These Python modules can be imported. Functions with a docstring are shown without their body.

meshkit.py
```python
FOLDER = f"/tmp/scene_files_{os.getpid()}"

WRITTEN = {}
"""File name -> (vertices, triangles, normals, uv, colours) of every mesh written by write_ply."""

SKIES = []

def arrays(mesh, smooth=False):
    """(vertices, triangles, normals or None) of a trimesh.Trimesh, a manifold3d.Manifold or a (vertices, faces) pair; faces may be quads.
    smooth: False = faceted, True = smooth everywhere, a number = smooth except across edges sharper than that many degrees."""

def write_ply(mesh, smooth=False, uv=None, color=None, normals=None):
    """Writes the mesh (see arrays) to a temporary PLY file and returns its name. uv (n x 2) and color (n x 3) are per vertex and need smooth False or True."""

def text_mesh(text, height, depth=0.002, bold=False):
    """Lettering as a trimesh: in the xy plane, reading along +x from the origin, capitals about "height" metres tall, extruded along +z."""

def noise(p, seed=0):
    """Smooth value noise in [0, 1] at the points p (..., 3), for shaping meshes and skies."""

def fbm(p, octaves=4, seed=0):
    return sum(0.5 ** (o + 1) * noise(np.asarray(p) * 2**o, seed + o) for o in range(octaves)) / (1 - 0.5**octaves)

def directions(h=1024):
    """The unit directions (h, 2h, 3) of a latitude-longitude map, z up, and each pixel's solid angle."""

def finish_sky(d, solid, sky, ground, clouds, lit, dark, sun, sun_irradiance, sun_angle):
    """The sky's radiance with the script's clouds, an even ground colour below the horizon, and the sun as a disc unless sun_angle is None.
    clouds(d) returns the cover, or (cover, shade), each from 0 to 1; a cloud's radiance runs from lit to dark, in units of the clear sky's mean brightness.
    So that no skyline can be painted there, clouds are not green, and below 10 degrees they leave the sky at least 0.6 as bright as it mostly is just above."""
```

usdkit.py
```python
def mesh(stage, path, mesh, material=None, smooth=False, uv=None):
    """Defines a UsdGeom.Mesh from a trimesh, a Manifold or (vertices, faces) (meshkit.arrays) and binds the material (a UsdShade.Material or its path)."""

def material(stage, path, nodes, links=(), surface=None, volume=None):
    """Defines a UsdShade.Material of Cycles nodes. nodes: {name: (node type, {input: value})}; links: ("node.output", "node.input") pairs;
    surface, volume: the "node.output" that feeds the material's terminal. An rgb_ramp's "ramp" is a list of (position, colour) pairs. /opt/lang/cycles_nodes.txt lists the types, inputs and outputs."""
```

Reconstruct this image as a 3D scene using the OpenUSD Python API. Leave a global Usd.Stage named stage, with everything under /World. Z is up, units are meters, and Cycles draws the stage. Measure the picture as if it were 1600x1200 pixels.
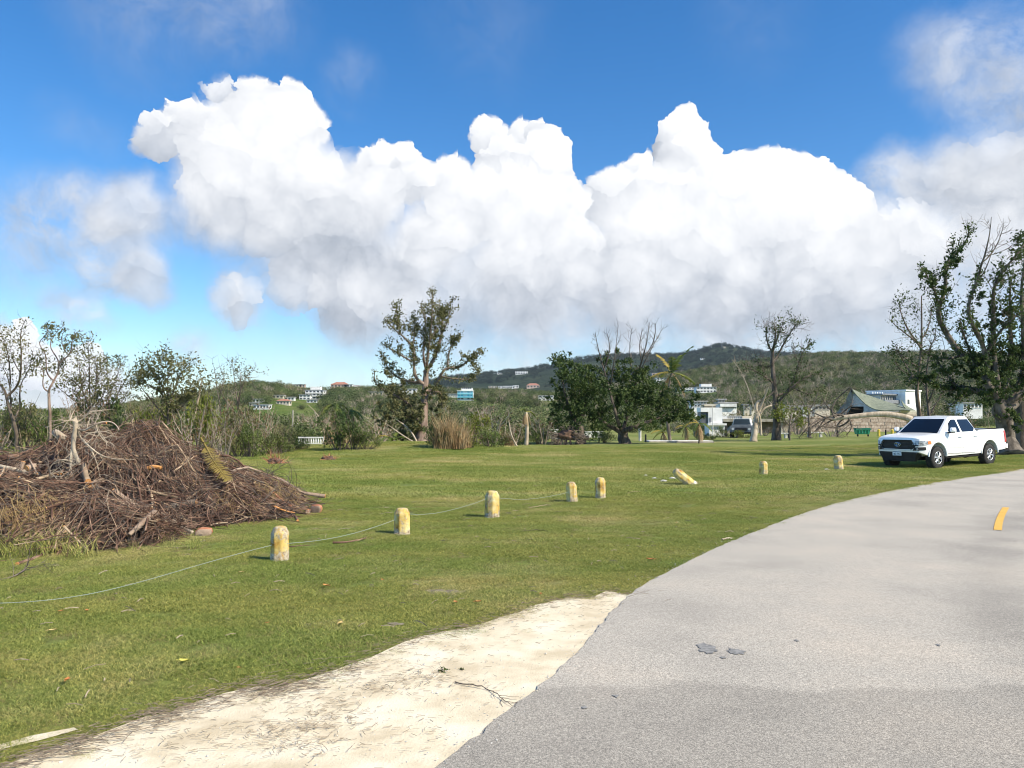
import math, random
import numpy as np, trimesh, manifold3d, usdkit, meshkit, shapely
from manifold3d import Manifold, CrossSection
from shapely.geometry import Polygon, LineString
from pxr import Usd, UsdGeom, UsdLux, UsdShade, Gf, Sdf, Vt

stage = Usd.Stage.CreateInMemory()
UsdGeom.SetStageUpAxis(stage, 'Z')
UsdGeom.SetStageMetersPerUnit(stage, 1.0)
world = UsdGeom.Xform.Define(stage, '/World')
stage.SetDefaultPrim(world.GetPrim())
UsdGeom.Scope.Define(stage, '/World/Looks')

# ------------------------------------------------------------------ camera
F = 1232.0                       # focal length in pixels of the 1600 px wide photograph
EYE = np.array([0, 0, 1.65])
PITCH = math.atan(55 / F)
cam = UsdGeom.Camera.Define(stage, '/World/camera')
cam.AddTranslateOp().Set(Gf.Vec3d(*EYE))
cam.AddRotateXOp().Set(90 + math.degrees(PITCH))
cam.CreateHorizontalApertureAttr(36.0)
cam.CreateVerticalApertureAttr(27.0)
cam.CreateFocalLengthAttr(36.0 * F / 1600)
cam.CreateFStopAttr(0.0)
cam.CreateClippingRangeAttr(Gf.Vec2f(0.05, 60000))
cam.CreateExposureAttr(0.54)

# ------------------------------------------------------------------ sun and sky
SUN_AZ = math.atan2(0.86, -0.5)           # atan2(x, y) of the direction towards the sun
SUN_EL = math.radians(41)
SUN = np.array([math.sin(SUN_AZ) * math.cos(SUN_EL), math.cos(SUN_AZ) * math.cos(SUN_EL), math.sin(SUN_EL)])
sun = UsdLux.DistantLight.Define(stage, '/World/sun')
sun.CreateIntensityAttr(1.25)
sun.CreateNormalizeAttr(True)
sun.CreateAngleAttr(0.53)
sun.CreateColorAttr(Gf.Vec3f(1.0, 0.91, 0.74))
_m = Gf.Matrix4d().SetLookAt(Gf.Vec3d(*SUN), Gf.Vec3d(0, 0, 0), Gf.Vec3d(0, 0, 1)).GetInverse()
sun.AddTransformOp().Set(_m)

def pdir(u, v):
    a, b = (u - 800) / F, (600 - v) / F
    d = np.array([a, math.cos(PITCH) - b * math.sin(PITCH), math.sin(PITCH) + b * math.cos(PITCH)])
    return d / np.linalg.norm(d)

# cloud lobes, far ones first: direction (given by where they stand in the sky), radius, opacity, softness, lightness at foot and top
WISP, PUFF = [], []
def lobe(u, v, r, op=1.0, soft=.35, lo=.55, hi=1.0):
    d = pdir(u, v); az = math.degrees(math.atan2(d[0], d[1])); el = math.degrees(math.asin(d[2]))
    PUFF.append((d, r / F * d[1], op, soft, lo - (.24 if soft < .3 else .14 if soft < .5 else .04), hi))
# high thin veils
lobe(430, 30, 60, .16, 1, .6, .75); lobe(160, 215, 40, .12, 1, .6, .75); lobe(760, 40, 90, .08, 1, .6, .75); lobe(1180, 30, 80, .07, 1, .6, .75)
lobe(215, 5, 110, .30, 1, .55, .75); lobe(345, 0, 80, .32, 1, .55, .75); lobe(545, 125, 45, .18, 1, .6, .7)
lobe(360, 75, 40, .15, 1, .6, .7); lobe(95, 190, 40, .14, 1, .6, .7)
lobe(1465, 90, 62, .40, .8, .6, .78); lobe(1545, 115, 92, .62, .7, .6, .78); lobe(1620, 140, 85, .62, .8, .58, .74); lobe(1530, 185, 52, .36, .9, .58, .72)
# low bands near the horizon
lobe(40, 610, 80, .85, .5, .8, 1.0); lobe(150, 640, 70, .75, .5, .85, 1); lobe(-40, 560, 80, .95, .3, .85, 1.05); lobe(12, 535, 42, .97, .25, 1.1, 1.25); lobe(60, 575, 40, .95, .25, 1.1, 1.25); lobe(112, 588, 44, .92, .3, 1.05, 1.2); lobe(142, 560, 26, .85, .3, 1.05, 1.2); lobe(165, 610, 40, .8, .5, .85, 1); lobe(-150, 560, 120, .9, .4, .7, 1)
lobe(1130, 545, 130, .7, .9, .78, .92); lobe(830, 565, 120, .6, .9, .85, .98); lobe(1420, 545, 140, .65, .9, .78, .9); lobe(985, 545, 60, .75, .7, .88, 1.0); lobe(700, 575, 80, .4, 1, .85, .95); lobe(1250, 530, 110, .7, .8, .74, .88)
lobe(520, 590, 110, .30, 1, .85, .95); lobe(330, 560, 70, .18, 1, .8, .9); lobe(100, 485, 36, .5, .7, .7, .85); lobe(140, 504, 38, .62, .6, .72, .92); lobe(290, 540, 30, .5, .9, .62, .8)
# thin grey wing at the left and grey bank at the right
lobe(20, 350, 75, .5, .8, .6, .74); lobe(110, 345, 75, .78, .6, .6, .82); lobe(200, 335, 65, .85, .5, .62, .86); lobe(60, 400, 90, .4, 1, .6, .7); lobe(180, 400, 65, .75, .6, .6, .78); lobe(225, 430, 48, .8, .5, .62, .82); lobe(165, 435, 40, .6, .7, .6, .75)
lobe(350, 462, 32, .75, .5, .7, .9); lobe(378, 472, 42, .85, .45, .66, .95)
lobe(1385, 285, 55, .75, .6, .62, .78); lobe(1460, 290, 70, .8, .5, .6, .78); lobe(1545, 280, 75, .9, .4, .6, .82); lobe(1620, 290, 90, .92, .4, .6, .8); lobe(1500, 345, 100, .85, .6, .6, .75); lobe(1600, 380, 120, .85, .7, .6, .72)
# grey undersides
lobe(570, 482, 72, .85, .55, .58, .84); lobe(690, 462, 88, .9, .55, .58, .82); lobe(830, 455, 94, .92, .55, .58, .82); lobe(980, 455, 90, .92, .55, .58, .84); lobe(1120, 448, 98, .92, .55, .54, .80); lobe(1260, 448, 98, .92, .55, .56, .80); lobe(1390, 445, 95, .9, .55, .6, .82); lobe(1500, 430, 100, .85, .6, .62, .82)
# right cumulus
lobe(1065, 222, 46, 1, .16, .75, 1.1); lobe(1082, 260, 50, 1, .18, .7, 1.08); lobe(1000, 278, 34, 1, .16, .8, 1.1); lobe(965, 312, 48, 1, .18, .8, 1.1); lobe(1020, 320, 60, 1, .3, .8, 1.08)
lobe(1150, 295, 55, 1, .18, .85, 1.1); lobe(1205, 285, 52, 1, .16, .9, 1.12); lobe(1255, 298, 50, 1, .16, .9, 1.12); lobe(1295, 325, 48, 1, .18, .85, 1.1); lobe(1090, 335, 75, 1, .4, .8, 1.08)
lobe(1410, 365, 48, .95, .35, .75, 1.0); lobe(1355, 375, 62, 1, .3, .7, 1.0); lobe(1445, 395, 55, .9, .5, .68, .95)
lobe(1215, 370, 110, 1, .4, .72, 1.1); lobe(1000, 400, 90, 1, .5, .7, 1.05); lobe(1110, 420, 95, 1, .6, .62, .98); lobe(1300, 420, 95, .95, .7, .6, .95); lobe(940, 440, 80, .9, .7, .6, .95); lobe(1200, 440, 90, .8, .8, .6, .85)
# shaded clefts between the towers, then the middle cumulus
lobe(935, 370, 48, .85, .7, .62, .82); lobe(950, 450, 50, .8, .8, .6, .78)
lobe(765, 215, 32, 1, .16, .85, 1.1); lobe(815, 205, 36, 1, .14, .9, 1.12); lobe(850, 205, 28, 1, .16, .85, 1.1); lobe(785, 255, 52, 1, .16, .8, 1.1); lobe(855, 260, 54, 1, .14, .88, 1.12); lobe(700, 285, 42, 1, .18, .85, 1.1); lobe(730, 320, 62, 1, .3, .8, 1.1); lobe(865, 330, 62, 1, .2, .85, 1.1); lobe(800, 330, 78, 1, .4, .85, 1.1); lobe(890, 390, 56, 1, .4, .75, 1.06); lobe(680, 370, 70, 1, .5, .72, 1.0); lobe(800, 410, 95, 1, .6, .62, 1.0); lobe(880, 440, 70, .9, .7, .6, .9)
lobe(590, 255, 42, 1, .18, .88, 1.1); lobe(625, 248, 26, 1, .18, .9, 1.1); lobe(640, 285, 40, 1, .25, .8, 1.05); lobe(600, 300, 50, 1, .4, .75, 1.02)
lobe(470, 440, 58, .95, .4, .7, 1.0); lobe(540, 460, 70, .95, .4, .6, 1.02); lobe(610, 430, 75, .95, .5, .62, 1.0); lobe(520, 430, 55, .95, .5, .75, 1.0); lobe(600, 490, 60, .8, .7, .55, .85)
lobe(668, 345, 42, .8, .7, .62, .84); lobe(650, 410, 50, .75, .8, .6, .8)
# left cumulus, nearest
lobe(345, 140, 24, .95, .3, .8, 1.02); lobe(400, 158, 46, 1, .17, .82, 1.04); lobe(440, 160, 44, 1, .16, .82, 1.04); lobe(470, 195, 44, 1, .16, .8, 1.03); lobe(290, 185, 36, .98, .2, .8, 1.02); lobe(255, 212, 46, .98, .22, .78, 1.02); lobe(330, 205, 55, 1, .25, .8, 1.02); lobe(420, 225, 85, 1, .3, .8, 1.04); lobe(340, 265, 75, 1, .3, .74, 1.02)
lobe(520, 285, 58, 1, .35, .72, 1.0); lobe(560, 320, 66, 1, .5, .68, .96); lobe(450, 320, 110, 1, .4, .56, 1.04); lobe(350, 325, 70, .95, .6, .58, .95); lobe(530, 360, 80, .95, .6, .54, .9); lobe(400, 375, 75, .8, .8, .54, .84); lobe(300, 335, 60, .8, .8, .6, .88); lobe(610, 375, 70, .7, .9, .56, .82)

def cloud_sky(strength=.1):
    N = {'tc': ('texture_coordinate', {}),
         'sky': ('sky_texture', {'sky_type': 'single_scattering', 'sun_disc': False, 'sun_elevation': SUN_EL, 'sun_rotation': SUN_AZ, 'altitude': 10.0, 'air_density': 1.0, 'aerosol_density': .35, 'ozone_density': 1.0}),
         'n1': ('noise_texture', {'scale': 9.0, 'detail': 9.0, 'roughness': .58}),
         'n2': ('noise_texture', {'scale': 38.0, 'detail': 5.0, 'roughness': .6}),
         's1': ('vector_math', {'math_type': 'multiply_add', 'vector2': (.050,) * 3, 'vector3': (-.025,) * 3}),
         's2': ('vector_math', {'math_type': 'multiply_add', 'vector2': (.018,) * 3, 'vector3': (-.009,) * 3}),
         'a1': ('vector_math', {'math_type': 'add'}), 'a2': ('vector_math', {'math_type': 'add'}),
         'v1': ('voronoi_texture', {'feature': 'f1', 'scale': 24.0}), 'v2': ('voronoi_texture', {'feature': 'f1', 'scale': 62.0}), 'w1': ('mix_vector', {'fac': .27}), 'w2': ('mix_vector', {'fac': .27})}
    L = [('tc.generated', 'sky.vector'), ('tc.generated', 'n1.vector'), ('tc.generated', 'n2.vector'), ('n1.color', 's1.vector1'), ('n2.color', 's2.vector1'),
         ('tc.generated', 'a1.vector1'), ('s1.vector', 'a1.vector2'), ('a1.vector', 'a2.vector1'), ('s2.vector', 'a2.vector2'),
         ('a2.vector', 'v1.vector'), ('a2.vector', 'w1.a'), ('v1.position', 'w1.b'), ('w1.result', 'v2.vector'), ('w1.result', 'w2.a'), ('v2.position', 'w2.b')]
    light = np.array([.45, -.25, .86]); light /= np.linalg.norm(light)
    N['dl'] = ('vector_math', {'math_type': 'dot_product', 'vector2': tuple(light)}); L.append(('w1.result', 'dl.vector1'))
    N['nw'] = ('noise_texture', {'scale': 13.0, 'detail': 9.0, 'roughness': .64, 'distortion': .6}); N['wisp'] = ('map_range', {'from_min': .36, 'from_max': .60, 'to_min': .25, 'to_max': 1.12, 'clamp': True}); L += [('a1.vector', 'nw.vector'), ('nw.fac', 'wisp.value')]
    cov = shade = None
    for i, (d, r, op, soft, lo, hi) in enumerate(PUFF):
        N[f'd{i}'] = ('vector_math', {'math_type': 'distance', 'vector2': tuple(d)}); L.append(('w2.result' if soft < .5 else 'a2.vector', f'd{i}.vector1'))
        N[f'm{i}'] = ('map_range', {'range_type': 'smoothstep', 'from_min': r * (1 + soft * (.3 if soft < .3 else .55)), 'from_max': r * (1 - soft * (.45 if soft < .3 else 1)), 'to_min': 0.0, 'to_max': op, 'clamp': True}); L.append((f'd{i}.value', f'm{i}.value')); msk = f'm{i}.result'
        if soft >= .6 and op < .95:
            N[f'w{i}x'] = ('math', {'math_type': 'multiply', 'use_clamp': True}); L += [(msk, f'w{i}x.value1'), ('wisp.result', f'w{i}x.value2')]; msk = f'w{i}x.value'
        q = float(np.dot(d, light))
        N[f'h{i}'] = ('map_range', {'from_min': q - .85 * r, 'from_max': q + .6 * r, 'to_min': lo, 'to_max': hi, 'clamp': True}); L.append(('dl.value', f'h{i}.value'))
        if cov is None:
            cov, shade = msk, f'h{i}.result'; continue
        N[f'x{i}'] = ('mix_float', {}); L += [(msk, f'x{i}.fac'), (shade, f'x{i}.a'), (f'h{i}.result', f'x{i}.b')]
        N[f'o{i}'] = ('mix_float', {'b': 1.0}); L += [(msk, f'o{i}.fac'), (cov, f'o{i}.a')]
        cov, shade = f'o{i}.result', f'x{i}.result'
    # relief inside the clouds
    N['n3'] = ('noise_texture', {'scale': 22.0, 'detail': 7.0, 'roughness': .62}); L.append(('a1.vector', 'n3.vector'))
    N['r'] = ('math', {'math_type': 'multiply_add', 'value2': .44, 'value3': -.105}); L.append(('n3.fac', 'r.value1'))
    N['rs'] = ('math', {'math_type': 'add'}); L += [(shade, 'rs.value1'), ('r.value', 'rs.value2')]
    N['ramp'] = ('rgb_ramp', {'ramp': [(0, (.26, .31, .39)), (.40, (.38, .425, .50)), (.62, (.60, .64, .71)), (.82, (.84, .865, .91)), (1, (1.02, 1.03, 1.05))]}); L.append(('rp2.value', 'ramp.fac'))
    N['rp1'] = ('math', {'math_type': 'multiply_add', 'value2': -.16}); L += [('v1.distance', 'rp1.value1'), ('rs.value', 'rp1.value3')]
    N['rp2'] = ('math', {'math_type': 'multiply_add', 'value2': -.10}); L += [('v2.distance', 'rp2.value1'), ('rp1.value', 'rp2.value3')]
    N['gain'] = ('vector_math', {'math_type': 'scale', 'scale': .70 / strength}); L.append(('ramp.color', 'gain.vector1'))
    # the phone's deep blue
    N['hsv'] = ('hsv', {'hue': .5, 'saturation': 1.28, 'value': 1.12, 'fac': 1.0}); N['tint'] = ('mix', {'mix_type': 'multiply', 'fac': 1.0, 'color2': (.86, .96, 1.10)}); L += [('sky.color', 'tint.color1'), ('tint.color', 'hsv.color')]
    N['mix'] = ('mix', {'mix_type': 'mix'}); L += [(cov, 'mix.fac'), ('hsv.color', 'mix.color1'), ('gain.vector', 'mix.color2')]
    N['bg'] = ('background_shader', {'strength': strength}); L.append(('mix.color', 'bg.color'))
    return usdkit.material(stage, '/World/Looks/sky', N, L, surface='bg.background')
dome = UsdLux.DomeLight.Define(stage, '/World/sky')
UsdShade.MaterialBindingAPI.Apply(dome.GetPrim()).Bind(cloud_sky(.1))

# ------------------------------------------------------------------ helpers
rng = np.random.default_rng(7)
def unit(a):
    a = np.asarray(a, float); return a / (np.linalg.norm(a, axis=-1, keepdims=True) + 1e-12)
def sstep(a, b, x):
    t = np.clip((np.asarray(x, float) - a) / (b - a), 0, 1); return t * t * (3 - 2 * t)

def H_exact(x, y):
    """Height of the lawn."""
    x, y = np.asarray(x, float), np.asarray(y, float)
    z = (.028 * np.clip(x - 15.6, 0, 14) - .05 * sstep(9, 13, x)) * sstep(17, 24, y) * (1 - sstep(50, 80, y))
    z = z + .46 * np.exp(-((x + 5.5) / 5.5) ** 2 - ((y - 41) / 4.5) ** 2)
    z = z - .10 * sstep(2.5, 7, -x) * (1 - sstep(10, 16, y)) 
    z = z + .05 * (meshkit.noise(np.stack([x * .16, y * .16, 0 * x], -1), 3) - .5) * sstep(6, 14, y)
    return z
class Table:
    """A function of the plan sampled once and read back bilinearly."""
    def __init__(s, fn, x0, x1, y0, y1, d):
        s.x0, s.y0, s.d = x0, y0, d; gx, gy = np.meshgrid(np.arange(x0, x1, d), np.arange(y0, y1, d)); s.z = fn(gx, gy)
    def __call__(s, x, y):
        x, y = np.asarray(x, float), np.asarray(y, float); a, b = (x - s.x0) / s.d, (y - s.y0) / s.d
        a = np.minimum(np.maximum(a, 0), s.z.shape[1] - 1.001); b = np.minimum(np.maximum(b, 0), s.z.shape[0] - 1.001)
        i, j = a.astype(int), b.astype(int); a, b = a - i, b - j; z = s.z
        return (z[j, i] * (1 - a) + z[j, i + 1] * a) * (1 - b) + (z[j + 1, i] * (1 - a) + z[j + 1, i + 1] * a) * b
H = Table(H_exact, -60, 60, -12, 120, .25)
def at(u, v, Y):
    d = pdir(u, v); return EYE + d * (Y / d[1])
def gnd(u, v, dz=0.0):
    d, z = pdir(u, v), 0.0
    for _ in range(30):
        t = (z + dz - EYE[2]) / min(d[2], -1e-3)
        p = EYE + d * t; z = .5 * z + .5 * float(H(p[0], p[1]))
    return np.array([p[0], p[1], float(H(p[0], p[1])) + dz])

_count = {}
def numbered(name, parent='/World'):
    k = (str(parent), name); n = _count.get(k, 0); _count[k] = n + 1
    return f'{parent}/{name}' if n == 0 else f'{parent}/{name}_{n:03d}'
def path_of(p): return str(p.GetPath()) if hasattr(p, 'GetPath') else str(p)
def keys(prim, label=None, category=None, group=None, kind=None):
    for k, v in (('label', label), ('category', category), ('group', group), ('kind', kind)):
        if v: prim.SetCustomDataByKey(k, v)
    return prim
class MB:
    """Collects shapes that make one mesh."""
    def __init__(s): s.v, s.f, s.n = [], [], 0
    def add(s, v, f=None):
        if f is None: v, f, _ = meshkit.arrays(v)
        v, f = np.asarray(v, float), np.asarray(f, int)
        if f.shape[1] == 4: f = np.vstack([f[:, [0, 1, 2]], f[:, [0, 2, 3]]])
        s.v.append(v); s.f.append(f + s.n); s.n += len(v); return s
    def tube(s, pts, radii, sides=5, cap=True):
        p = np.asarray(pts, float); r = np.broadcast_to(np.asarray(radii, float), (len(p),))
        t = unit(np.gradient(p, axis=0))
        ref = np.array([0, 0, 1.0]) if abs(t[:, 2]).mean() < .8 else np.array([1.0, 0, 0])
        a = unit(np.cross(t, ref)); b = np.cross(t, a)
        ang = np.arange(sides) * 2 * np.pi / sides
        v = p[:, None] + r[:, None, None] * (np.cos(ang)[None, :, None] * a[:, None] + np.sin(ang)[None, :, None] * b[:, None])
        i, j = np.meshgrid(np.arange(len(p) - 1), np.arange(sides), indexing='ij')
        q = np.stack([i * sides + j, i * sides + (j + 1) % sides, (i + 1) * sides + (j + 1) % sides, (i + 1) * sides + j], -1).reshape(-1, 4)
        f = np.vstack([q[:, [0, 1, 2]], q[:, [0, 2, 3]]]); v = v.reshape(-1, 3)
        if cap:
            n = len(v); v = np.vstack([v, p[:1], p[-1:]]); k = np.arange(sides)
            f = np.vstack([f, np.stack([np.full(sides, n), (k + 1) % sides, k], 1), np.stack([np.full(sides, n + 1), n - sides + k, n - sides + (k + 1) % sides], 1)])
        return s.add(v, f)
    def box(s, lo, hi):
        lo, hi = np.asarray(lo, float), np.asarray(hi, float)
        m = trimesh.creation.box(hi - lo); m.apply_translation((lo + hi) / 2); return s.add(m.vertices, m.faces)
    def get(s): return np.vstack(s.v), np.vstack(s.f)
    def build(s, name, material, parent='/World', smooth=False, **kw): return obj(name, s.get(), material, parent, smooth, **kw)
def obj(name, mesh, material, parent='/World', smooth=False, label=None, category=None, group=None, kind=None):
    if isinstance(mesh, MB): mesh = mesh.get()
    p = usdkit.mesh(stage, numbered(name, path_of(parent)), mesh, material, smooth).GetPrim()
    return keys(p, label, category, group, kind)
def thing(name, label=None, category=None, loc=(0, 0, 0), rz=0, group=None, kind=None, scale=None):
    x = UsdGeom.Xform.Define(stage, numbered(name)); x.AddTranslateOp().Set(Gf.Vec3d(*map(float, loc)))
    if rz: x.AddRotateZOp().Set(math.degrees(rz))
    if scale is not None: x.AddScaleOp().Set(Gf.Vec3f(*np.broadcast_to(scale, 3).astype(float)))
    return keys(x.GetPrim(), label, category, group, kind)
def dup(src, name, label, category, loc, rz=0, scale=1.0, group=None):
    t = thing(name, label, category, loc, rz, group, scale=scale)
    t.GetReferences().AddInternalReference(src.GetPath()); t.SetInstanceable(True)
    return t
def proto(name):
    """A class prim that copies refer to."""
    stage.CreateClassPrim('/World/kinds') if not stage.GetPrimAtPath('/World/kinds') else None
    return UsdGeom.Xform.Define(stage, '/World/kinds/' + name).GetPrim()

def look(name, c1, c2=None, scale=5.0, rough=.85, detail=5.0, bump=0.0, bscale=None, dist=.02, spec=.3, obj_space=False, c3=None, lo=.38, hi=.62, stretch=None, vary=0.0, **kw):
    """A surface of two or three mixed tones with fine relief."""
    N = {'p': ('principled_bsdf', {'roughness': rough, 'specular_ior_level': spec, **kw})}
    L = []
    src = 'tc.object' if obj_space else 'g.position'
    N['tc' if obj_space else 'g'] = ('texture_coordinate' if obj_space else 'geometry', {})
    if stretch:
        N['mp'] = ('mapping', {'scale': stretch}); L.append((src, 'mp.vector')); src = 'mp.vector'
    if c2 is None:
        N['p'][1]['base_color'] = c1
    else:
        N['n'] = ('noise_texture', {'scale': scale, 'detail': detail, 'roughness': .62}); L.append((src, 'n.vector'))
        N['r'] = ('rgb_ramp', {'ramp': [(lo, c1), (hi, c2)] if c3 is None else [(lo, c1), ((lo + hi) / 2, c2), (hi, c3)]}); L.append(('n.fac', 'r.fac'))
        out = 'r.color'
        if vary:
            N['oi'] = ('object_info', {}); N['mr'] = ('map_range', {'to_min': 1 - vary, 'to_max': 1 + vary}); N['vs'] = ('vector_math', {'math_type': 'scale'})
            L += [('oi.random', 'mr.value'), (out, 'vs.vector1'), ('mr.result', 'vs.scale')]; out = 'vs.vector'
        L.append((out, 'p.base_color'))
    if bump:
        N['nb'] = ('noise_texture', {'scale': bscale or scale * 6, 'detail': 6.0, 'roughness': .6}); N['b'] = ('bump', {'strength': bump, 'distance': dist})
        L += [(src, 'nb.vector'), ('nb.fac', 'b.height'), ('b.normal', 'p.normal')]
    return usdkit.material(stage, '/World/Looks/' + name, N, L, surface='p.BSDF')
def leaf_look(name, c1, c2, c3=None, scale=2.0, trans=.3, obj_space=False, lo=.36, hi=.64, vary=.0, fine=None):
    N = {'tc' if obj_space else 'g': ('texture_coordinate' if obj_space else 'geometry', {}), 'n': ('noise_texture', {'scale': scale, 'detail': 8.0, 'roughness': .75}),
         'r': ('rgb_ramp', {'ramp': [(lo, c1), (hi, c2)] if c3 is None else [(lo, c1), ((lo + hi) / 2, c2), (hi, c3)]}),
         'p': ('principled_bsdf', {'roughness': .55, 'specular_ior_level': .25}), 't': ('translucent_bsdf', {}), 'm': ('mix_closure', {'fac': trans})}
    out = 'r.color'
    L = [(('tc.object' if obj_space else 'g.position'), 'n.vector'), ('n.fac', 'r.fac')]
    if vary:
        N['oi'] = ('object_info', {}); N['mr'] = ('map_range', {'to_min': 1 - vary, 'to_max': 1 + vary}); N['vs'] = ('vector_math', {'math_type': 'scale'})
        L += [('oi.random', 'mr.value'), (out, 'vs.vector1'), ('mr.result', 'vs.scale')]; out = 'vs.vector'
    L += [(out, 'p.base_color'), (out, 't.color'), ('p.BSDF', 'm.closure1'), ('t.BSDF', 'm.closure2')]
    return usdkit.material(stage, '/World/Looks/' + name, N, L, surface='m.closure')
def leaves(centres, size, rng, flat=0.0, aspect=.5):
    """Many leaf-sized folded diamonds as (vertices, triangles)."""
    c = np.asarray(centres, float); n = len(c)
    s = np.broadcast_to(size, (n,)) * rng.uniform(.7, 1.3, n)
    d = unit(rng.normal(size=(n, 3)) + [0, 0, .2]); w = unit(np.cross(d, rng.normal(size=(n, 3)) * [1, 1, 1 - flat] + [0, 0, flat]))
    nn = np.cross(d, w)
    tip, l, r = c + d * s[:, None], c + d * (.45 * s)[:, None] + w * (aspect * .5 * s)[:, None] + nn * (.12 * s)[:, None], c + d * (.45 * s)[:, None] - w * (aspect * .5 * s)[:, None] + nn * (.12 * s)[:, None]
    v = np.stack([c, r, tip, l], 1).reshape(-1, 3); k = np.arange(n)[:, None] * 4
    return v, np.vstack([k + [0, 1, 2], k + [0, 2, 3]])
def blob_points(rng, centres, radii, n, shell=.5):
    """n points spread in ellipsoid clumps, denser towards their outside."""
    i = rng.integers(0, len(centres), n); d = unit(rng.normal(size=(n, 3))); r = rng.uniform(shell ** 3, 1, n) ** (1 / 3)
    return np.asarray(centres)[i] + d * r[:, None] * np.broadcast_to(np.asarray(radii, float).reshape(len(centres), -1), (len(centres), 3))[i]
def instancer(name, meshes, mats, pos, idx, yaw, scale, label, category, kind='stuff', lean=None):
    pi = UsdGeom.PointInstancer.Define(stage, numbered(name)); path = str(pi.GetPath()); targets = []
    for i, (m, mt) in enumerate(zip(meshes, mats)):
        usdkit.mesh(stage, f'{path}/clump_{i + 1:03d}', m, mt); targets.append(f'{path}/clump_{i + 1:03d}')
    pi.CreatePrototypesRel().SetTargets(targets)
    pi.CreateProtoIndicesAttr(Vt.IntArray.FromNumpy(np.asarray(idx, np.int32)))
    pi.CreatePositionsAttr(Vt.Vec3fArray.FromNumpy(np.asarray(pos, np.float32)))
    q = np.zeros((len(pos), 4), np.float32); q[:, 2] = np.sin(np.asarray(yaw) / 2); q[:, 3] = np.cos(np.asarray(yaw) / 2)
    pi.CreateOrientationsAttr(Vt.QuathArray([Gf.Quath(float(b[3]), float(b[0]), float(b[1]), float(b[2])) for b in q]))
    s = np.asarray(scale, float); s = np.repeat(s[:, None], 3, 1) if s.ndim == 1 else s
    pi.CreateScalesAttr(Vt.Vec3fArray.FromNumpy(s.astype(np.float32)))
    return keys(pi.GetPrim(), label, category, None, kind)

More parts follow.
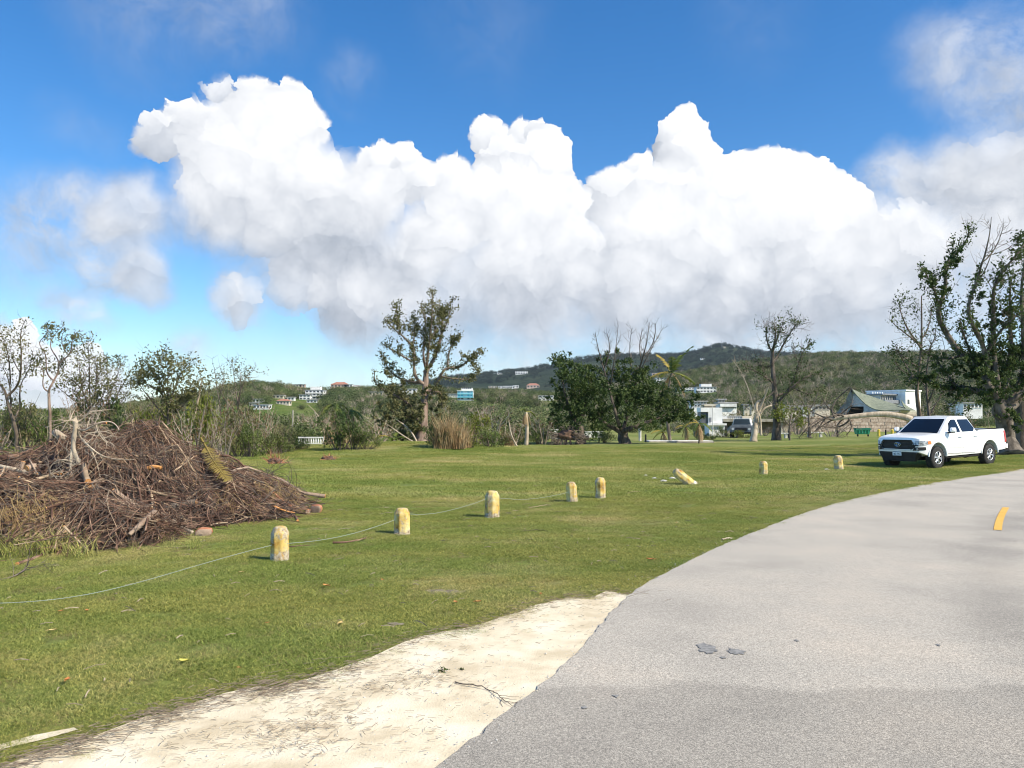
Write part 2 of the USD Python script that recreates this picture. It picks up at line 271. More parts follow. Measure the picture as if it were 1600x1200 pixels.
# ------------------------------------------------------------------ looks
def ground_look(name, soil):
    N = {'g': ('geometry', {}), 'n1': ('noise_texture', {'scale': .22, 'detail': 7.0, 'roughness': .7}), 'n2': ('noise_texture', {'scale': 9.0, 'detail': 8.0, 'roughness': .75}), 'mp': ('mapping', {'scale': (.35, 1.6, 1.0)}), 'n3': ('noise_texture', {'scale': .6, 'detail': 5.0}),
         'r1': ('rgb_ramp', {'ramp': [(.34, (.12, .155, .034)), (.5, (.18, .21, .052)), (.62, (.27, .26, .10))]}),
         'r2': ('rgb_ramp', {'ramp': [(.3, (.5, .5, .5)), (.7, (1.35, 1.35, 1.35))]}), 'r3': ('rgb_ramp', {'ramp': [(.4, (.88, .96, .88)), (.62, (1.14, 1.06, 1.08))]}),
         'm': ('mix', {'mix_type': 'multiply', 'fac': 1.0}), 'm2': ('mix', {'mix_type': 'multiply', 'fac': 1.0}), 'b': ('bump', {'strength': .9, 'distance': .05}), 'p': ('principled_bsdf', {'roughness': .9, 'specular_ior_level': .15})}
    L = [('g.position', 'n1.vector'), ('g.position', 'n2.vector'), ('g.position', 'mp.vector'), ('mp.vector', 'n3.vector'), ('n1.fac', 'r1.fac'), ('n2.fac', 'r2.fac'), ('n3.fac', 'r3.fac'), ('r1.color', 'm.color1'), ('r2.color', 'm.color2'), ('m.color', 'm2.color1'), ('r3.color', 'm2.color2'),
         ('m2.color', 'p.base_color'), ('n2.fac', 'b.height'), ('b.normal', 'p.normal')]
    return usdkit.material(stage, '/World/Looks/' + name, N, L, surface='p.BSDF')
def grass_look(name, gain=1.0):
    N = {'g': ('geometry', {}), 'n1': ('noise_texture', {'scale': .22, 'detail': 7.0, 'roughness': .7}), 'n2': ('noise_texture', {'scale': 45.0, 'detail': 3.0}), 'mp': ('mapping', {'scale': (.35, 1.6, 1.0)}), 'n3': ('noise_texture', {'scale': .6, 'detail': 5.0}),
         'r1': ('rgb_ramp', {'ramp': [(.34, tuple(gain * np.array((.198, .250, .052)))), (.5, tuple(gain * np.array((.280, .312, .080)))), (.62, tuple(gain * np.array((.42, .39, .155))))]}),
         'r2': ('rgb_ramp', {'ramp': [(.3, (.5, .58, .5)), (.5, (.95, .95, .95)), (.68, (1.9, 1.6, 1.8))]}), 'r3': ('rgb_ramp', {'ramp': [(.4, (.88, .96, .88)), (.62, (1.14, 1.06, 1.08))]}),
         'm': ('mix', {'mix_type': 'multiply', 'fac': 1.0}), 'm2': ('mix', {'mix_type': 'multiply', 'fac': 1.0}), 'p': ('principled_bsdf', {'roughness': .6, 'specular_ior_level': .25}), 't': ('translucent_bsdf', {}), 'x': ('mix_closure', {'fac': .3})}
    L = [('g.position', 'n1.vector'), ('g.position', 'n2.vector'), ('g.position', 'mp.vector'), ('mp.vector', 'n3.vector'), ('n1.fac', 'r1.fac'), ('n2.fac', 'r2.fac'), ('n3.fac', 'r3.fac'), ('r1.color', 'm.color1'), ('r2.color', 'm.color2'), ('m.color', 'm2.color1'), ('r3.color', 'm2.color2'),
         ('m2.color', 'p.base_color'), ('m2.color', 't.color'), ('p.BSDF', 'x.closure1'), ('t.BSDF', 'x.closure2')]
    return usdkit.material(stage, '/World/Looks/' + name, N, L, surface='x.closure')
M = {}
M['lawn'] = ground_look('lawn', None)
M['blade'] = grass_look('grass_blade')
M['dryblade'] = look('dry_grass', (.30, .23, .10), (.20, .17, .07), scale=8)
def asphalt_look():
    N = {'g': ('geometry', {}), 'n1': ('noise_texture', {'scale': 160.0, 'detail': 3.0, 'roughness': .7}), 'n2': ('noise_texture', {'scale': .55, 'detail': 5.0, 'roughness': .6}), 'n4': ('noise_texture', {'scale': 55.0, 'detail': 5.0, 'roughness': .8}),
         'r1': ('rgb_ramp', {'ramp': [(.36, (.30, .30, .29)), (.5, (.80, .80, .80)), (.64, (1.5, 1.48, 1.44))]}), 'r2': ('rgb_ramp', {'ramp': [(.34, (.40, .368, .318)), (.5, (.475, .436, .374)), (.66, (.535, .478, .40))]}),
         'r4': ('rgb_ramp', {'ramp': [(.33, (.6, .6, .6)), (.52, (1.0, 1.0, 1.0)), (.66, (1.25, 1.25, 1.25))]}),
         'm': ('mix', {'mix_type': 'multiply', 'fac': .8}), 'm2': ('mix', {'mix_type': 'multiply', 'fac': .8}), 'b': ('bump', {'strength': .55, 'distance': .006}), 'p': ('principled_bsdf', {'roughness': .82, 'specular_ior_level': .3}),
         'xyz': ('separate_xyz', {}), 'nw': ('noise_texture', {'scale': 1.5, 'detail': 4.0}), 'y2': ('math', {'math_type': 'multiply_add', 'value2': .5}), 'st': ('map_range', {'range_type': 'smoothstep', 'from_min': 5.05, 'from_max': 5.2, 'to_min': .80, 'to_max': 1.0, 'clamp': True}), 'mm': ('vector_math', {'math_type': 'scale'}), 'uv': ('uvmap', {'attribute': 'st'}), 'us': ('separate_xyz', {}), 'd1': ('math', {'math_type': 'subtract', 'value2': 3.0}), 'd2': ('math', {'math_type': 'absolute'}), 'd3': ('math', {'math_type': 'multiply_add', 'value2': 1.1}), 'band': ('map_range', {'range_type': 'smoothstep', 'from_min': .45, 'from_max': 1.15, 'to_min': .86, 'to_max': 1.0, 'clamp': True}), 'mb': ('vector_math', {'math_type': 'scale'})}
    L = [('g.position', 'n1.vector'), ('g.position', 'n2.vector'), ('g.position', 'n4.vector'), ('n1.fac', 'r1.fac'), ('n2.fac', 'r2.fac'), ('n4.fac', 'r4.fac'), ('r2.color', 'm.color1'), ('r1.color', 'm.color2'), ('m.color', 'm2.color1'), ('r4.color', 'm2.color2'), ('m2.color', 'mm.vector1'),
         ('g.position', 'xyz.vector'), ('g.position', 'nw.vector'), ('nw.fac', 'y2.value1'), ('xyz.y', 'y2.value3'), ('y2.value', 'st.value'), ('st.result', 'mm.scale'), ('uv.UV', 'us.vector'), ('us.y', 'd1.value1'), ('d1.value', 'd2.value1'), ('n2.fac', 'd3.value1'), ('d2.value', 'd3.value3'), ('d3.value', 'band.value'), ('mm.vector', 'mb.vector1'), ('band.result', 'mb.scale'), ('mb.vector', 'p.base_color'), ('n1.fac', 'b.height'), ('b.normal', 'p.normal')]
    return usdkit.material(stage, '/World/Looks/asphalt', N, L, surface='p.BSDF')
M['asphalt'] = asphalt_look()
M['sand'] = look('coral_sand', (.56, .47, .325), (.68, .59, .43), scale=2.2, c3=(.74, .665, .52), bump=.5, bscale=70, dist=.012, rough=.95, spec=.1, detail=9)
M['debris'] = look('plant_debris', (.16, .12, .085), (.26, .21, .15), scale=30)
M['sand_litter'] = look('sand_litter', (.24, .19, .13), (.40, .33, .24), scale=30)
M['lane_yellow'] = look('lane_yellow', (.62, .36, .06), (.72, .44, .10), scale=9, rough=.7, bump=.3, bscale=200, dist=.003)
M['stain'] = look('oil_stain', (.17, .165, .155), (.29, .28, .26), scale=30, rough=.6)

# ------------------------------------------------------------------ ground, road, sand
def axis(lo, hi, near, step, growth=1.22):
    a, s = [near[0]], step
    while a[0] > lo: s *= growth; a.insert(0, a[0] - s)
    b = list(np.arange(near[0] + step, near[1], step)); s = step; c = [near[1]]
    while c[-1] < hi: s *= growth; c.append(c[-1] + s)
    return np.array(a + b + c)
gx, gy = np.clip(axis(-8000, 8000, (-30, 36), .8), -8000, 8000), np.clip(axis(-300, 7000, (-6, 62), .8), -400, 7000)
XX, YY = np.meshgrid(gx, gy); ZZ = H(XX, YY)
far = sstep(70, 110, np.hypot(XX, YY)); ZZ = ZZ * (1 - far)
nx, ny = len(gx), len(gy)
i, j = np.meshgrid(np.arange(ny - 1), np.arange(nx - 1), indexing='ij'); k = i * nx + j
obj('ground', (np.stack([XX, YY, ZZ], -1).reshape(-1, 3), np.stack([k, k + 1, k + nx + 1, k + nx], -1).reshape(-1, 4)), M['lawn'], smooth=True, kind='structure', label='wide mown green lawn of the park')

def spline(pts, n):
    from scipy.interpolate import CubicSpline
    p = np.asarray(pts, float); s = np.r_[0, np.cumsum(np.linalg.norm(np.diff(p, axis=0), axis=1))]
    return CubicSpline(s, p)(np.linspace(0, s[-1], n))
_le = [gnd(u, v)[:2] for u, v in ((690, 1200), (800, 1112), (903, 1022), (985, 932), (1050, 893), (1130, 854), (1200, 825), (1280, 796), (1360, 775), (1450, 757), (1530, 744), (1600, 733))]
_d0 = unit(_le[0] - _le[2]); _d1 = unit(_le[-1] - _le[-3])
LEFT_EDGE = spline([_le[0] + _d0 * 9, _le[0] + _d0 * 4] + _le + [_le[-1] + _d1 * 5 + np.array([.4, -.4]), _le[-1] + _d1 * 12 + np.array([2.5, -2.8]), _le[-1] + _d1 * 24 + np.array([9, -10])], 220)
_t = unit(np.gradient(LEFT_EDGE, axis=0)); _n = np.stack([_t[:, 1], -_t[:, 0]], 1)
RIGHT_EDGE = LEFT_EDGE + _n * 6.6
ROAD = Polygon(np.vstack([LEFT_EDGE, RIGHT_EDGE[::-1]])).buffer(0)
def strip(left, normal, widths, dz, wob=0.0, r=None):
    P = np.stack([left + normal * w for w in widths], 1)
    if wob: P[:, 0] += normal * (wob * (meshkit.fbm(np.stack([np.arange(len(left)) * .9, 0 * left[:, 0], 0 * left[:, 0]], -1), 3, 5) - .5))[:, None]
    Z = H(P[..., 0], P[..., 1]) + dz
    V = np.concatenate([P, Z[..., None]], -1); a, b = V.shape[:2]
    i, j = np.meshgrid(np.arange(a - 1), np.arange(b - 1), indexing='ij'); k = i * b + j
    return V.reshape(-1, 3), np.stack([k, k + 1, k + b + 1, k + b], -1).reshape(-1, 4)[:, ::-1]
fine = spline(LEFT_EDGE, 900); _tf = unit(np.gradient(fine, axis=0)); _nf = np.stack([_tf[:, 1], -_tf[:, 0]], 1)
road = thing('road', 'pale grey worn asphalt road curving away to the right', kind='structure')
_w = [0, .4, 1.2, 2, 2.8, 3.6, 4.4, 5.2, 6.0, 6.6]; _v, _f = strip(fine, _nf, _w, .022, wob=.045)
usdkit.mesh(stage, numbered('asphalt', path_of(road)), (_v, _f), M['asphalt'], True, uv=np.c_[np.repeat(np.arange(len(fine)) * .08, len(_w)), np.tile(_w, len(fine))])
# crumbling verge of the asphalt: a low broken step
_a, _f = strip(fine, _nf, [-.018, 0.02], .012, wob=.045); obj('broken_edge', (_a, _f), M['asphalt'], road)
# yellow centre dashes
def dash(u0, v0, u1, v1, w):
    A, B = gnd(u0, v0)[:2], gnd(u1, v1)[:2]
    mid = (A + B) / 2; t = unit(B - A); n = np.array([t[1], -t[0]])
    c = np.stack([A + (B - A) * s + n * (-.10 * s * (1 - s)) for s in np.linspace(0, 1, 9)])
    tt = unit(np.gradient(c, axis=0)); nn = np.stack([tt[:, 1], -tt[:, 0]], 1)
    v, f = strip(c - nn * w / 2, nn, [0, w / 2, w], .028); return v, f
obj('lane_marking', dash(1559, 831, 1572, 795, .105), M['lane_yellow'], road, label='yellow centre dash on the road')
# oil stains, jagged thin patches
def blotch(u, v, w, h, seed, dz, n=46, rough=.5):
    c = gnd(u, v)[:2]; sx = abs(gnd(u + w / 2, v)[0] - gnd(u - w / 2, v)[0]) / 2; sy = abs(gnd(u, v - h / 2)[1] - gnd(u, v + h / 2)[1]) / 2
    a = np.arange(n) * 2 * np.pi / n
    r = 1 - rough + 2 * rough * meshkit.fbm(np.stack([np.cos(a) * 2.3, np.sin(a) * 2.3, 0 * a + seed], -1), 4, seed)
    ring = np.stack([c[0] + sx * r * np.cos(a), c[1] + sy * r * np.sin(a)], 1)
    V = np.vstack([c, ring]); Z = H(V[:, 0], V[:, 1]) + dz
    k = np.arange(n); return np.c_[V, Z], np.stack([0 * k, k + 1, (k + 1) % n + 1], 1)
for q in ((1107, 1019, 30, 14, 3), (1152, 1024, 24, 9, 8), (1245, 1006, 5, 3, 2), (1466, 1013, 6, 3, 4), (962, 1094, 9, 4, 5), (913, 1112, 9, 4, 6), (1130, 1033, 8, 3, 11)):
    obj('oil_stain', blotch(*q, .0262, rough=.75), M['stain'], road)
# coral sand shoulder
_up = [(-60, 1216), (60, 1183), (130, 1158), (200, 1136), (300, 1103), (400, 1082), (470, 1063), (540, 1040), (600, 1020), (680, 995), (740, 978), (800, 962), (870, 942), (940, 930), (984, 930)]
_upw = [gnd(u, v)[:2] for u, v in _up]
SAND_UP = spline([_upw[0] + np.array([-3, -1.9])] + _upw, 300)
SAND_UP = SAND_UP + (meshkit.fbm(np.stack([np.arange(300) * .13, np.zeros(300), np.zeros(300)], -1), 4, 9) - .5)[:, None] * np.array([[.1, .42]])
_inner = LEFT_EDGE[(LEFT_EDGE[:, 1] < gnd(985, 932)[1]) & (LEFT_EDGE[:, 1] > -3)] + np.array([.05, 0])
SAND = Polygon(np.vstack([SAND_UP, _inner[::-1]])).buffer(0)
def sheet(poly, dz, cell=.22, relief=0.0):
    x0, y0, x1, y1 = poly.bounds; tri = []
    pts = np.array([(x, y) for x in np.arange(x0, x1, cell) for y in np.arange(y0, y1, cell)])
    pts = pts[shapely.contains_xy(poly.buffer(-cell * .4), pts[:, 0], pts[:, 1])]
    b = []
    for g in getattr(poly, 'geoms', [poly]):
        for r in [g.exterior, *g.interiors]:
            b.append(np.array([r.interpolate(s).coords[0] for s in np.arange(0, r.length, cell * .5)]))
    P = np.vstack([pts] + b)
    from scipy.spatial import Delaunay
    T = Delaunay(P).simplices; c = P[T].mean(1); T = T[shapely.contains_xy(poly, c[:, 0], c[:, 1])]
    e = P[T]; flip = np.cross(e[:, 1] - e[:, 0], e[:, 2] - e[:, 0]) < 0; T[flip] = T[flip][:, ::-1]
    z = H(P[:, 0], P[:, 1]) + dz
    if relief: z = z + relief * meshkit.fbm(np.c_[P * 3, 0 * P[:, :1]], 3, 2)
    return np.c_[P, z], T
obj('sandy_shoulder', sheet(SAND, .006, relief=.012), M['sand'], smooth=True, kind='structure', label='pale coral sand shoulder between lawn and asphalt')
_e2 = Polygon([gnd(u, v)[:2] for u, v in ((-40, 1178), (0, 1166), (50, 1152), (118, 1139), (122, 1143), (60, 1160), (0, 1174), (-40, 1190))])
obj('sand_patch', sheet(_e2, .01, .1), M['sand'], smooth=True, kind='structure', label='narrow white sand strip at the lawn edge')
M['bare'] = look('bare_earth', (.15, .125, .08), (.26, .22, .15), scale=14, bump=.6, bscale=50)
BARE = [(508, 979, 74, 14, 21), (700, 927, 54, 12, 22), (618, 976, 22, 5, 23)]
for q in BARE:
    obj('bare_patch', blotch(*q, .006, rough=.8), M['bare'], kind='structure')

# ------------------------------------------------------------------ hills
def hill_fn(prof, D0, D1, seed, back=1.6, wig=.10, power=1.0):
    uu, vv = np.array(prof, float).T
    def z(x, y):
        x, y = np.asarray(x, float), np.asarray(y, float)
        u = 800 + F * x / np.maximum(y, 1)
        crest = (655 - np.interp(u, uu, vv)) / F * D1
        dd = D1 * (1 + .0 * u)
        t = np.clip((y - D0) / (dd - D0), 0, None)
        shape = np.where(t < 1, sstep(0, 1, t) * .55 + .45 * np.clip(t, 0, 1) ** power, np.maximum(0, 1 - (t - 1) * .9) ** 1.2)
        n = meshkit.fbm(np.stack([x / D1 * 9, y / D1 * 9, 0 * x], -1), 4, seed) - .5
        return crest * shape * (1 + wig * 2 * n * np.clip(1.15 - t, 0, 1)) - 1.5
    return z
HILLS = [
    ('hill', hill_fn([(-700, 648), (-200, 646), (0, 645), (150, 640), (250, 622), (320, 614), (350, 604), (385, 599), (430, 599), (452, 605), (480, 609), (540, 608), (600, 607), (660, 606), (720, 611), (800, 612), (870, 615), (950, 622), (1100, 645), (1300, 655)], 300, 760, 1), 300, 760, -800, 1320),
    ('ridge', hill_fn([(700, 650), (850, 622), (950, 604), (1050, 586), (1110, 576), (1200, 563), (1290, 553), (1380, 553), (1480, 550), (1560, 556), (1700, 562), (2100, 590), (2400, 620)], 330, 1050, 2), 330, 1050, 690, 2500),
    ('mountain', hill_fn([(300, 650), (480, 628), (560, 614), (600, 604), (650, 597), (700, 589), (760, 584), (830, 577), (870, 569), (910, 560), (960, 556), (1060, 555), (1090, 550), (1110, 543), (1122, 541), (1135, 539), (1150, 541), (1165, 544), (1180, 549), (1215, 553), (1260, 553), (1330, 558), (1500, 570), (2000, 610), (2300, 640)], 1300, 3000, 3, wig=.16), 1300, 3000, 250, 2400)]
M['hill'] = look('hillside', (.055, .095, .024), (.11, .15, .036), scale=.022, c3=(.17, .165, .075), detail=9, bump=1, bscale=.12, dist=4, rough=.95, spec=.05, lo=.36, hi=.66)
M['ridge'] = look('ridge_side', (.055, .088, .03), (.10, .13, .045), scale=.02, c3=(.17, .15, .09), detail=10, bump=1, bscale=.1, dist=4, rough=.95, spec=.05, lo=.36, hi=.66)
M['mountain'] = look('mountain_side', (.022, .036, .020), (.036, .05, .028), scale=.006, c3=(.07, .075, .045), detail=10, bump=1, bscale=.03, dist=14, rough=.95, spec=.05, lo=.36, hi=.7)  # cloud shadow over the mountain is put into these darker tones
HZ = {}
for name, z, D0, D1, u0, u1 in HILLS:
    HZ[name] = z
    ys = np.r_[np.linspace(D0 * .93, D1 * 1.12, 70), np.linspace(D1 * 1.15, D1 * 2.0, 14)]
    us = np.linspace(u0, u1, 260)
    U, Y = np.meshgrid(us, ys); X = (U - 800) / F * Y
    Z = z(X, Y); i, j = np.meshgrid(np.arange(len(ys) - 1), np.arange(len(us) - 1), indexing='ij'); k = i * len(us) + j
    obj(name, (np.stack([X, Y, Z], -1).reshape(-1, 3), np.stack([k, k + 1, k + len(us) + 1, k + len(us)], -1).reshape(-1, 4)), M[name], smooth=True, kind='structure',
        label={'hill': 'low green hill with a town on its slope', 'ridge': 'long scrubby green ridge behind the town', 'mountain': 'dark distant mountain with a knobbed summit'}[name])
def hill_hit(u, v, names=('hill', 'ridge', 'mountain'), start=150):
    """Where the line of sight through the photo's point meets the terrain."""
    d = pdir(u, v); d = d / d[1]
    Y = np.arange(start, 3300, 3.0); p = EYE + d * Y[:, None]
    below = p[:, 2] < np.maximum(0, np.max([HZ[n](p[:, 0], p[:, 1]) for n in names], 0))
    return p[np.argmax(below)] if below.any() else EYE + d * 900

# ------------------------------------------------------------------ plants
M['bark'] = look('bark', (.085, .064, .048), (.19, .15, .115), scale=6, stretch=(1, 1, .25), bump=.7, bscale=26, dist=.03)
M['bark_pink'] = look('bark_pinkish', (.15, .10, .078), (.29, .215, .17), scale=5, stretch=(1, 1, .25), bump=.6, bscale=24, dist=.03)
M['bark_dark'] = look('bark_dark', (.055, .045, .036), (.15, .12, .095), scale=6, stretch=(1, 1, .3), bump=.7, bscale=22, dist=.03)
M['bark_pale'] = look('bark_pale', (.30, .24, .17), (.50, .42, .32), scale=4, stretch=(1, 1, .3), bump=.5, bscale=20, dist=.02)
M['bark_grey'] = look('bark_grey', (.07, .058, .046), (.19, .16, .128), scale=4, stretch=(1, 1, .3), bump=.6, bscale=20, dist=.03)
M['twig'] = look('twig', (.085, .065, .05), (.20, .155, .12), scale=4)
M['twig_pale'] = look('twig_pale', (.24, .19, .15), (.40, .33, .26), scale=4)
M['leaf'] = leaf_look('leaf', (0.043, 0.072, 0.020), (0.109, 0.138, 0.038), (0.189, 0.203, 0.065), scale=1.6)
M['leaf_olive'] = leaf_look('leaf_olive', (0.080, 0.087, 0.035), (0.152, 0.152, 0.061), (0.246, 0.217, 0.102), scale=1.3)
M['leaf_dark'] = leaf_look('leaf_dark', (0.026, 0.051, 0.016), (0.061, 0.096, 0.026), (0.123, 0.160, 0.043), scale=1.2)
M['leaf_bright'] = leaf_look('leaf_bright', (.09, .12, .02), (.16, .19, .03), (.24, .25, .05), scale=1.5)
M['leaf_shrub'] = leaf_look('leaf_shrub', (0.058, 0.094, 0.025), (0.131, 0.167, 0.043), (0.232, 0.239, 0.080), scale=.9, vary=.25)
M['leaf_brown'] = leaf_look('leaf_brown', (.13, .075, .04), (.24, .15, .08), scale=2)
M['straw'] = leaf_look('straw', (.28, .17, .08), (.42, .29, .15), (.50, .40, .24), scale=1.2)
M['frond'] = leaf_look('frond', (0.065, 0.109, 0.023), (0.131, 0.174, 0.036), (0.290, 0.275, 0.072), scale=1.2)
M['frond_yellow'] = leaf_look('frond_yellow', (.30, .23, .045), (.42, .33, .08), scale=3)

def grow(rng, p, d, L, r, depth, MBt, tips, up=.12, wig=.22, kids=(2, 4), sides=3, ratio=.62):
    n = 5 if depth else 4
    pts = [np.asarray(p, float)]; d = unit(d)
    for i in range(n - 1):
        d = unit(d + rng.normal(0, wig, 3) + [0, 0, up]); pts.append(pts[-1] + d * L / (n - 1))
    pts = np.array(pts); MBt.tube(pts, np.linspace(r, r * .4, n), sides, cap=False)
    tips.extend(pts[1:] if depth == 0 else pts[-2:])
    if depth:
        for _ in range(rng.integers(*kids)):
            t = rng.uniform(.25, .95) * (n - 1); i = int(t); q = pts[i] + (pts[min(i + 1, n - 1)] - pts[i]) * (t - i)
            side = unit(np.cross(d, rng.normal(size=3)))
            grow(rng, q, d * .55 + side * .85, L * ratio * rng.uniform(.7, 1.15), r * .55, depth - 1, MBt, tips, up, wig, kids, sides, ratio)
def smooth_line(pts, n):
    return spline(pts, n) if len(pts) > 2 else np.linspace(pts[0], pts[-1], n)

def tree(label, Y, limbs, bark='bark', twigm='twig', leafm='leaf', name='tree', category='tree', seed=1, twigs=2.2, twig_len=(.5, 1.3), depth=1, leaf_n=5, leaf_size=.11, leaf_spread=.16, bare=0.0, along=0, along_spread=.25, crowns=(), crown_n=0, up=.12, drift=.5, group=None, kids=(2, 4), flare=1.5, twig_r=.016):
    """limbs: (points in the photograph, radius at foot and tip in its pixels[, bare]); the first is the trunk. Each limb wanders in depth from the limb it leaves."""
    rg = np.random.default_rng(seed); s = Y / F
    base = gnd(*limbs[0][0][0]) if limbs[0][0][0][1] > 672 else None
    foot = at(*limbs[0][0][0], Y); foot = np.array([foot[0], Y, float(H(foot[0], Y))])
    t = thing(name, label, category, foot, group=group)
    placed, tw, tips, cl = [], MB(), [], []
    for li, limb in enumerate(limbs):
        pts, r0, r1 = limb[0], limb[1], limb[2]; isbare = len(limb) > 3 and limb[3]
        y0 = 0.0
        if placed:
            allp = np.vstack(placed); j = np.argmin(((allp[:, :2] - np.array(pts[0])) ** 2).sum(1)); y0 = allp[j, 2]
        k = len(pts); dy = y0 + np.r_[0, np.cumsum(rg.normal(0, drift, k - 1) * np.linalg.norm(np.diff(np.array(pts, float), axis=0), axis=1) * s * .8)]
        if li == 0: dy *= .3
        W = np.array([at(u, v, Y + o) for (u, v), o in zip(pts, dy)])
        if li == 0: W[0] = [W[0][0], Y + dy[0], float(H(W[0][0], Y)) - .05]
        n = max(12, 6 * k); Wl = smooth_line(W, n)
        uvd = smooth_line(np.c_[np.array(pts, float), dy], n); placed.append(uvd)
        rr = np.linspace(r0, r1, n) * s
        if li == 0: rr = rr * (1 + (flare - 1) * np.exp(-np.linspace(0, 1, n) * 9))
        rr = rr * (1 + .16 * (meshkit.noise(np.c_[np.arange(n) * .55, np.full(n, li * 3.7), np.full(n, seed * 1.3)], 2) - .5)); Wl = Wl + .35 * (np.stack([meshkit.noise(np.c_[np.arange(n) * .45, np.full(n, li * 2.1 + c_ * 9), np.full(n, seed * .7)], 5) for c_ in range(3)], 1) - .5) * rr[:, None]
        m = MB().tube(Wl - foot, np.maximum(rr, .006), 8 if r0 * s > .08 else 5)
        obj('trunk' if li == 0 else 'limb', m, M[bark], t, smooth=True)
        length = np.linalg.norm(np.diff(Wl, axis=0), axis=1).sum()
        cnt = int(length * twigs * (0.35 if li == 0 else 1)) + (0 if li == 0 else 2)
        for _ in range(cnt):
            i = min(n - 2, int(n * (rg.uniform(.45, 1) if li == 0 else rg.uniform(.12, 1) ** .8)))
            d = unit(Wl[i + 1] - Wl[i]); side = unit(np.cross(d, rg.normal(size=3)))
            mine = []
            L = rg.uniform(*twig_len) * (1 - .45 * i / n)
            grow(rg, Wl[i] - foot, d * .6 + side * .8, L, max(twig_r * L, .010), depth, tw, mine, up=up, kids=kids)
            if not isbare and rg.uniform() > bare: tips.extend(mine)
        if along and li and not isbare:
            i = rg.integers(int(n * .15), n, int(along * length)); q = Wl[i] - foot
            cl.append(q + rg.normal(0, along_spread, q.shape) * (.4 + .6 * meshkit.noise(Wl[i] * 1.1 + seed, seed))[:, None])
    if tw.n: obj('twigs', tw, M[twigm], t, kind='stuff')
    if len(tips) and leaf_n:
        tp = np.array(tips); tp = tp[meshkit.noise((tp + foot) * .8, seed) > .30]
        cl.append(np.repeat(tp, leaf_n, 0) + rg.normal(0, leaf_spread, (len(tp) * leaf_n, 3)))
    for (u, v, ru, rv, *o) in crowns:
        c = at(u, v, Y + (o[0] if o else 0)) - foot; k = int(crown_n * ru * rv / 900)
        sub = c + rg.normal(0, .62, (max(5, k // 34), 3)) * np.array([ru * s, ru * s * .9, rv * s])
        cl.append(blob_points(rg, sub, rg.uniform(.16, .34, len(sub)) * max(min(ru, rv), 8) * s, k, .1))
    if cl: obj('foliage', leaves(np.vstack(cl), leaf_size, rg), M[leafm], t, kind='stuff')
    return t

# big tree behind the truck
tree('large storm-stripped tree with leaf tufts clinging to its limbs behind the truck', 34, [
    ([(1578, 712), (1571, 671), (1565, 642), (1562, 622)], 14, 10),
    ([(1562, 626), (1540, 590), (1526, 570), (1503, 554), (1480, 522), (1467, 486), (1477, 447), (1477, 421), (1500, 388), (1513, 352)], 7, .8),
    ([(1467, 486), (1458, 450), (1438, 416)], 2.4, .7), ([(1477, 427), (1487, 400), (1490, 372)], 1.6, .5),
    ([(1562, 624), (1552, 606), (1532, 531), (1513, 486), (1523, 447), (1532, 418)], 5, 1.8), ([(1532, 418), (1545, 372), (1549, 339)], 1.6, .4, 1), ([(1534, 410), (1556, 385), (1568, 352)], 1.3, .4, 1), ([(1523, 447), (1540, 420), (1552, 380)], 1.2, .4, 1),
    ([(1561, 622), (1558, 600), (1552, 525), (1552, 479), (1558, 437), (1591, 395), (1600, 366)], 5, .8),
    ([(1565, 625), (1572, 600), (1578, 557), (1578, 492), (1584, 427)], 5, .7),
    ([(1562, 628), (1532, 613), (1497, 606), (1477, 606), (1448, 593), (1420, 597)], 6, 1), ([(1497, 606), (1480, 585), (1462, 560)], 2.4, .8), ([(1520, 610), (1500, 622), (1478, 640)], 2.2, .8),
    ([(1568, 640), (1594, 622), (1600, 541), (1597, 444), (1610, 380)], 6, .8), ([(1552, 600), (1539, 577), (1571, 509), (1600, 483)], 4, 1), ([(1570, 630), (1620, 590), (1650, 520), (1660, 440)], 6, 1), ([(1580, 620), (1610, 560), (1640, 470)], 4, 1), ([(1526, 570), (1512, 540), (1500, 500)], 2.6, .8), ([(1503, 554), (1470, 560), (1440, 545)], 2.2, .6)],
    bark='bark_grey', leafm='leaf_dark', seed=3, twigs=2.6, twig_len=(.5, 1.4), leaf_n=4, leaf_size=.14, leaf_spread=.10, bare=.66, along=90, along_spread=.15, crowns=[(1560, 580, 38, 14), (1590, 600, 30, 22), (1515, 592, 22, 9), (1548, 612, 20, 9, -.8), (1585, 650, 10, 24, -.7), (1502, 395, 9, 12), (1488, 415, 8, 8), (1475, 428, 6, 8), (1442, 425, 6, 8), (1476, 452, 7, 12), (1460, 440, 6, 9), (1530, 470, 5, 16), (1552, 470, 6, 14), (1562, 435, 6, 12), (1535, 520, 7, 12), (1595, 400, 7, 9), (1578, 500, 6, 12), (1590, 375, 6, 6), (1480, 575, 22, 12), (1450, 590, 16, 10), (1520, 560, 22, 14), (1555, 545, 26, 18), (1590, 560, 20, 24), (1500, 612, 24, 10), (1540, 625, 20, 10, -1), (1565, 500, 10, 20), (1545, 585, 26, 14, -1)], crown_n=1500, drift=.45)
tree('dark ivy-wrapped trunk at the right edge of the picture beside the large tree', 36, [([(1597, 706), (1595, 660), (1598, 600), (1604, 540)], 11, 4), ([(1596, 640), (1582, 610), (1578, 580)], 4, 1.5)],
     bark='bark_dark', leafm='leaf_dark', seed=4, along=70, leaf_n=4, leaf_size=.14, crowns=[(1598, 655, 16, 34)], crown_n=700)
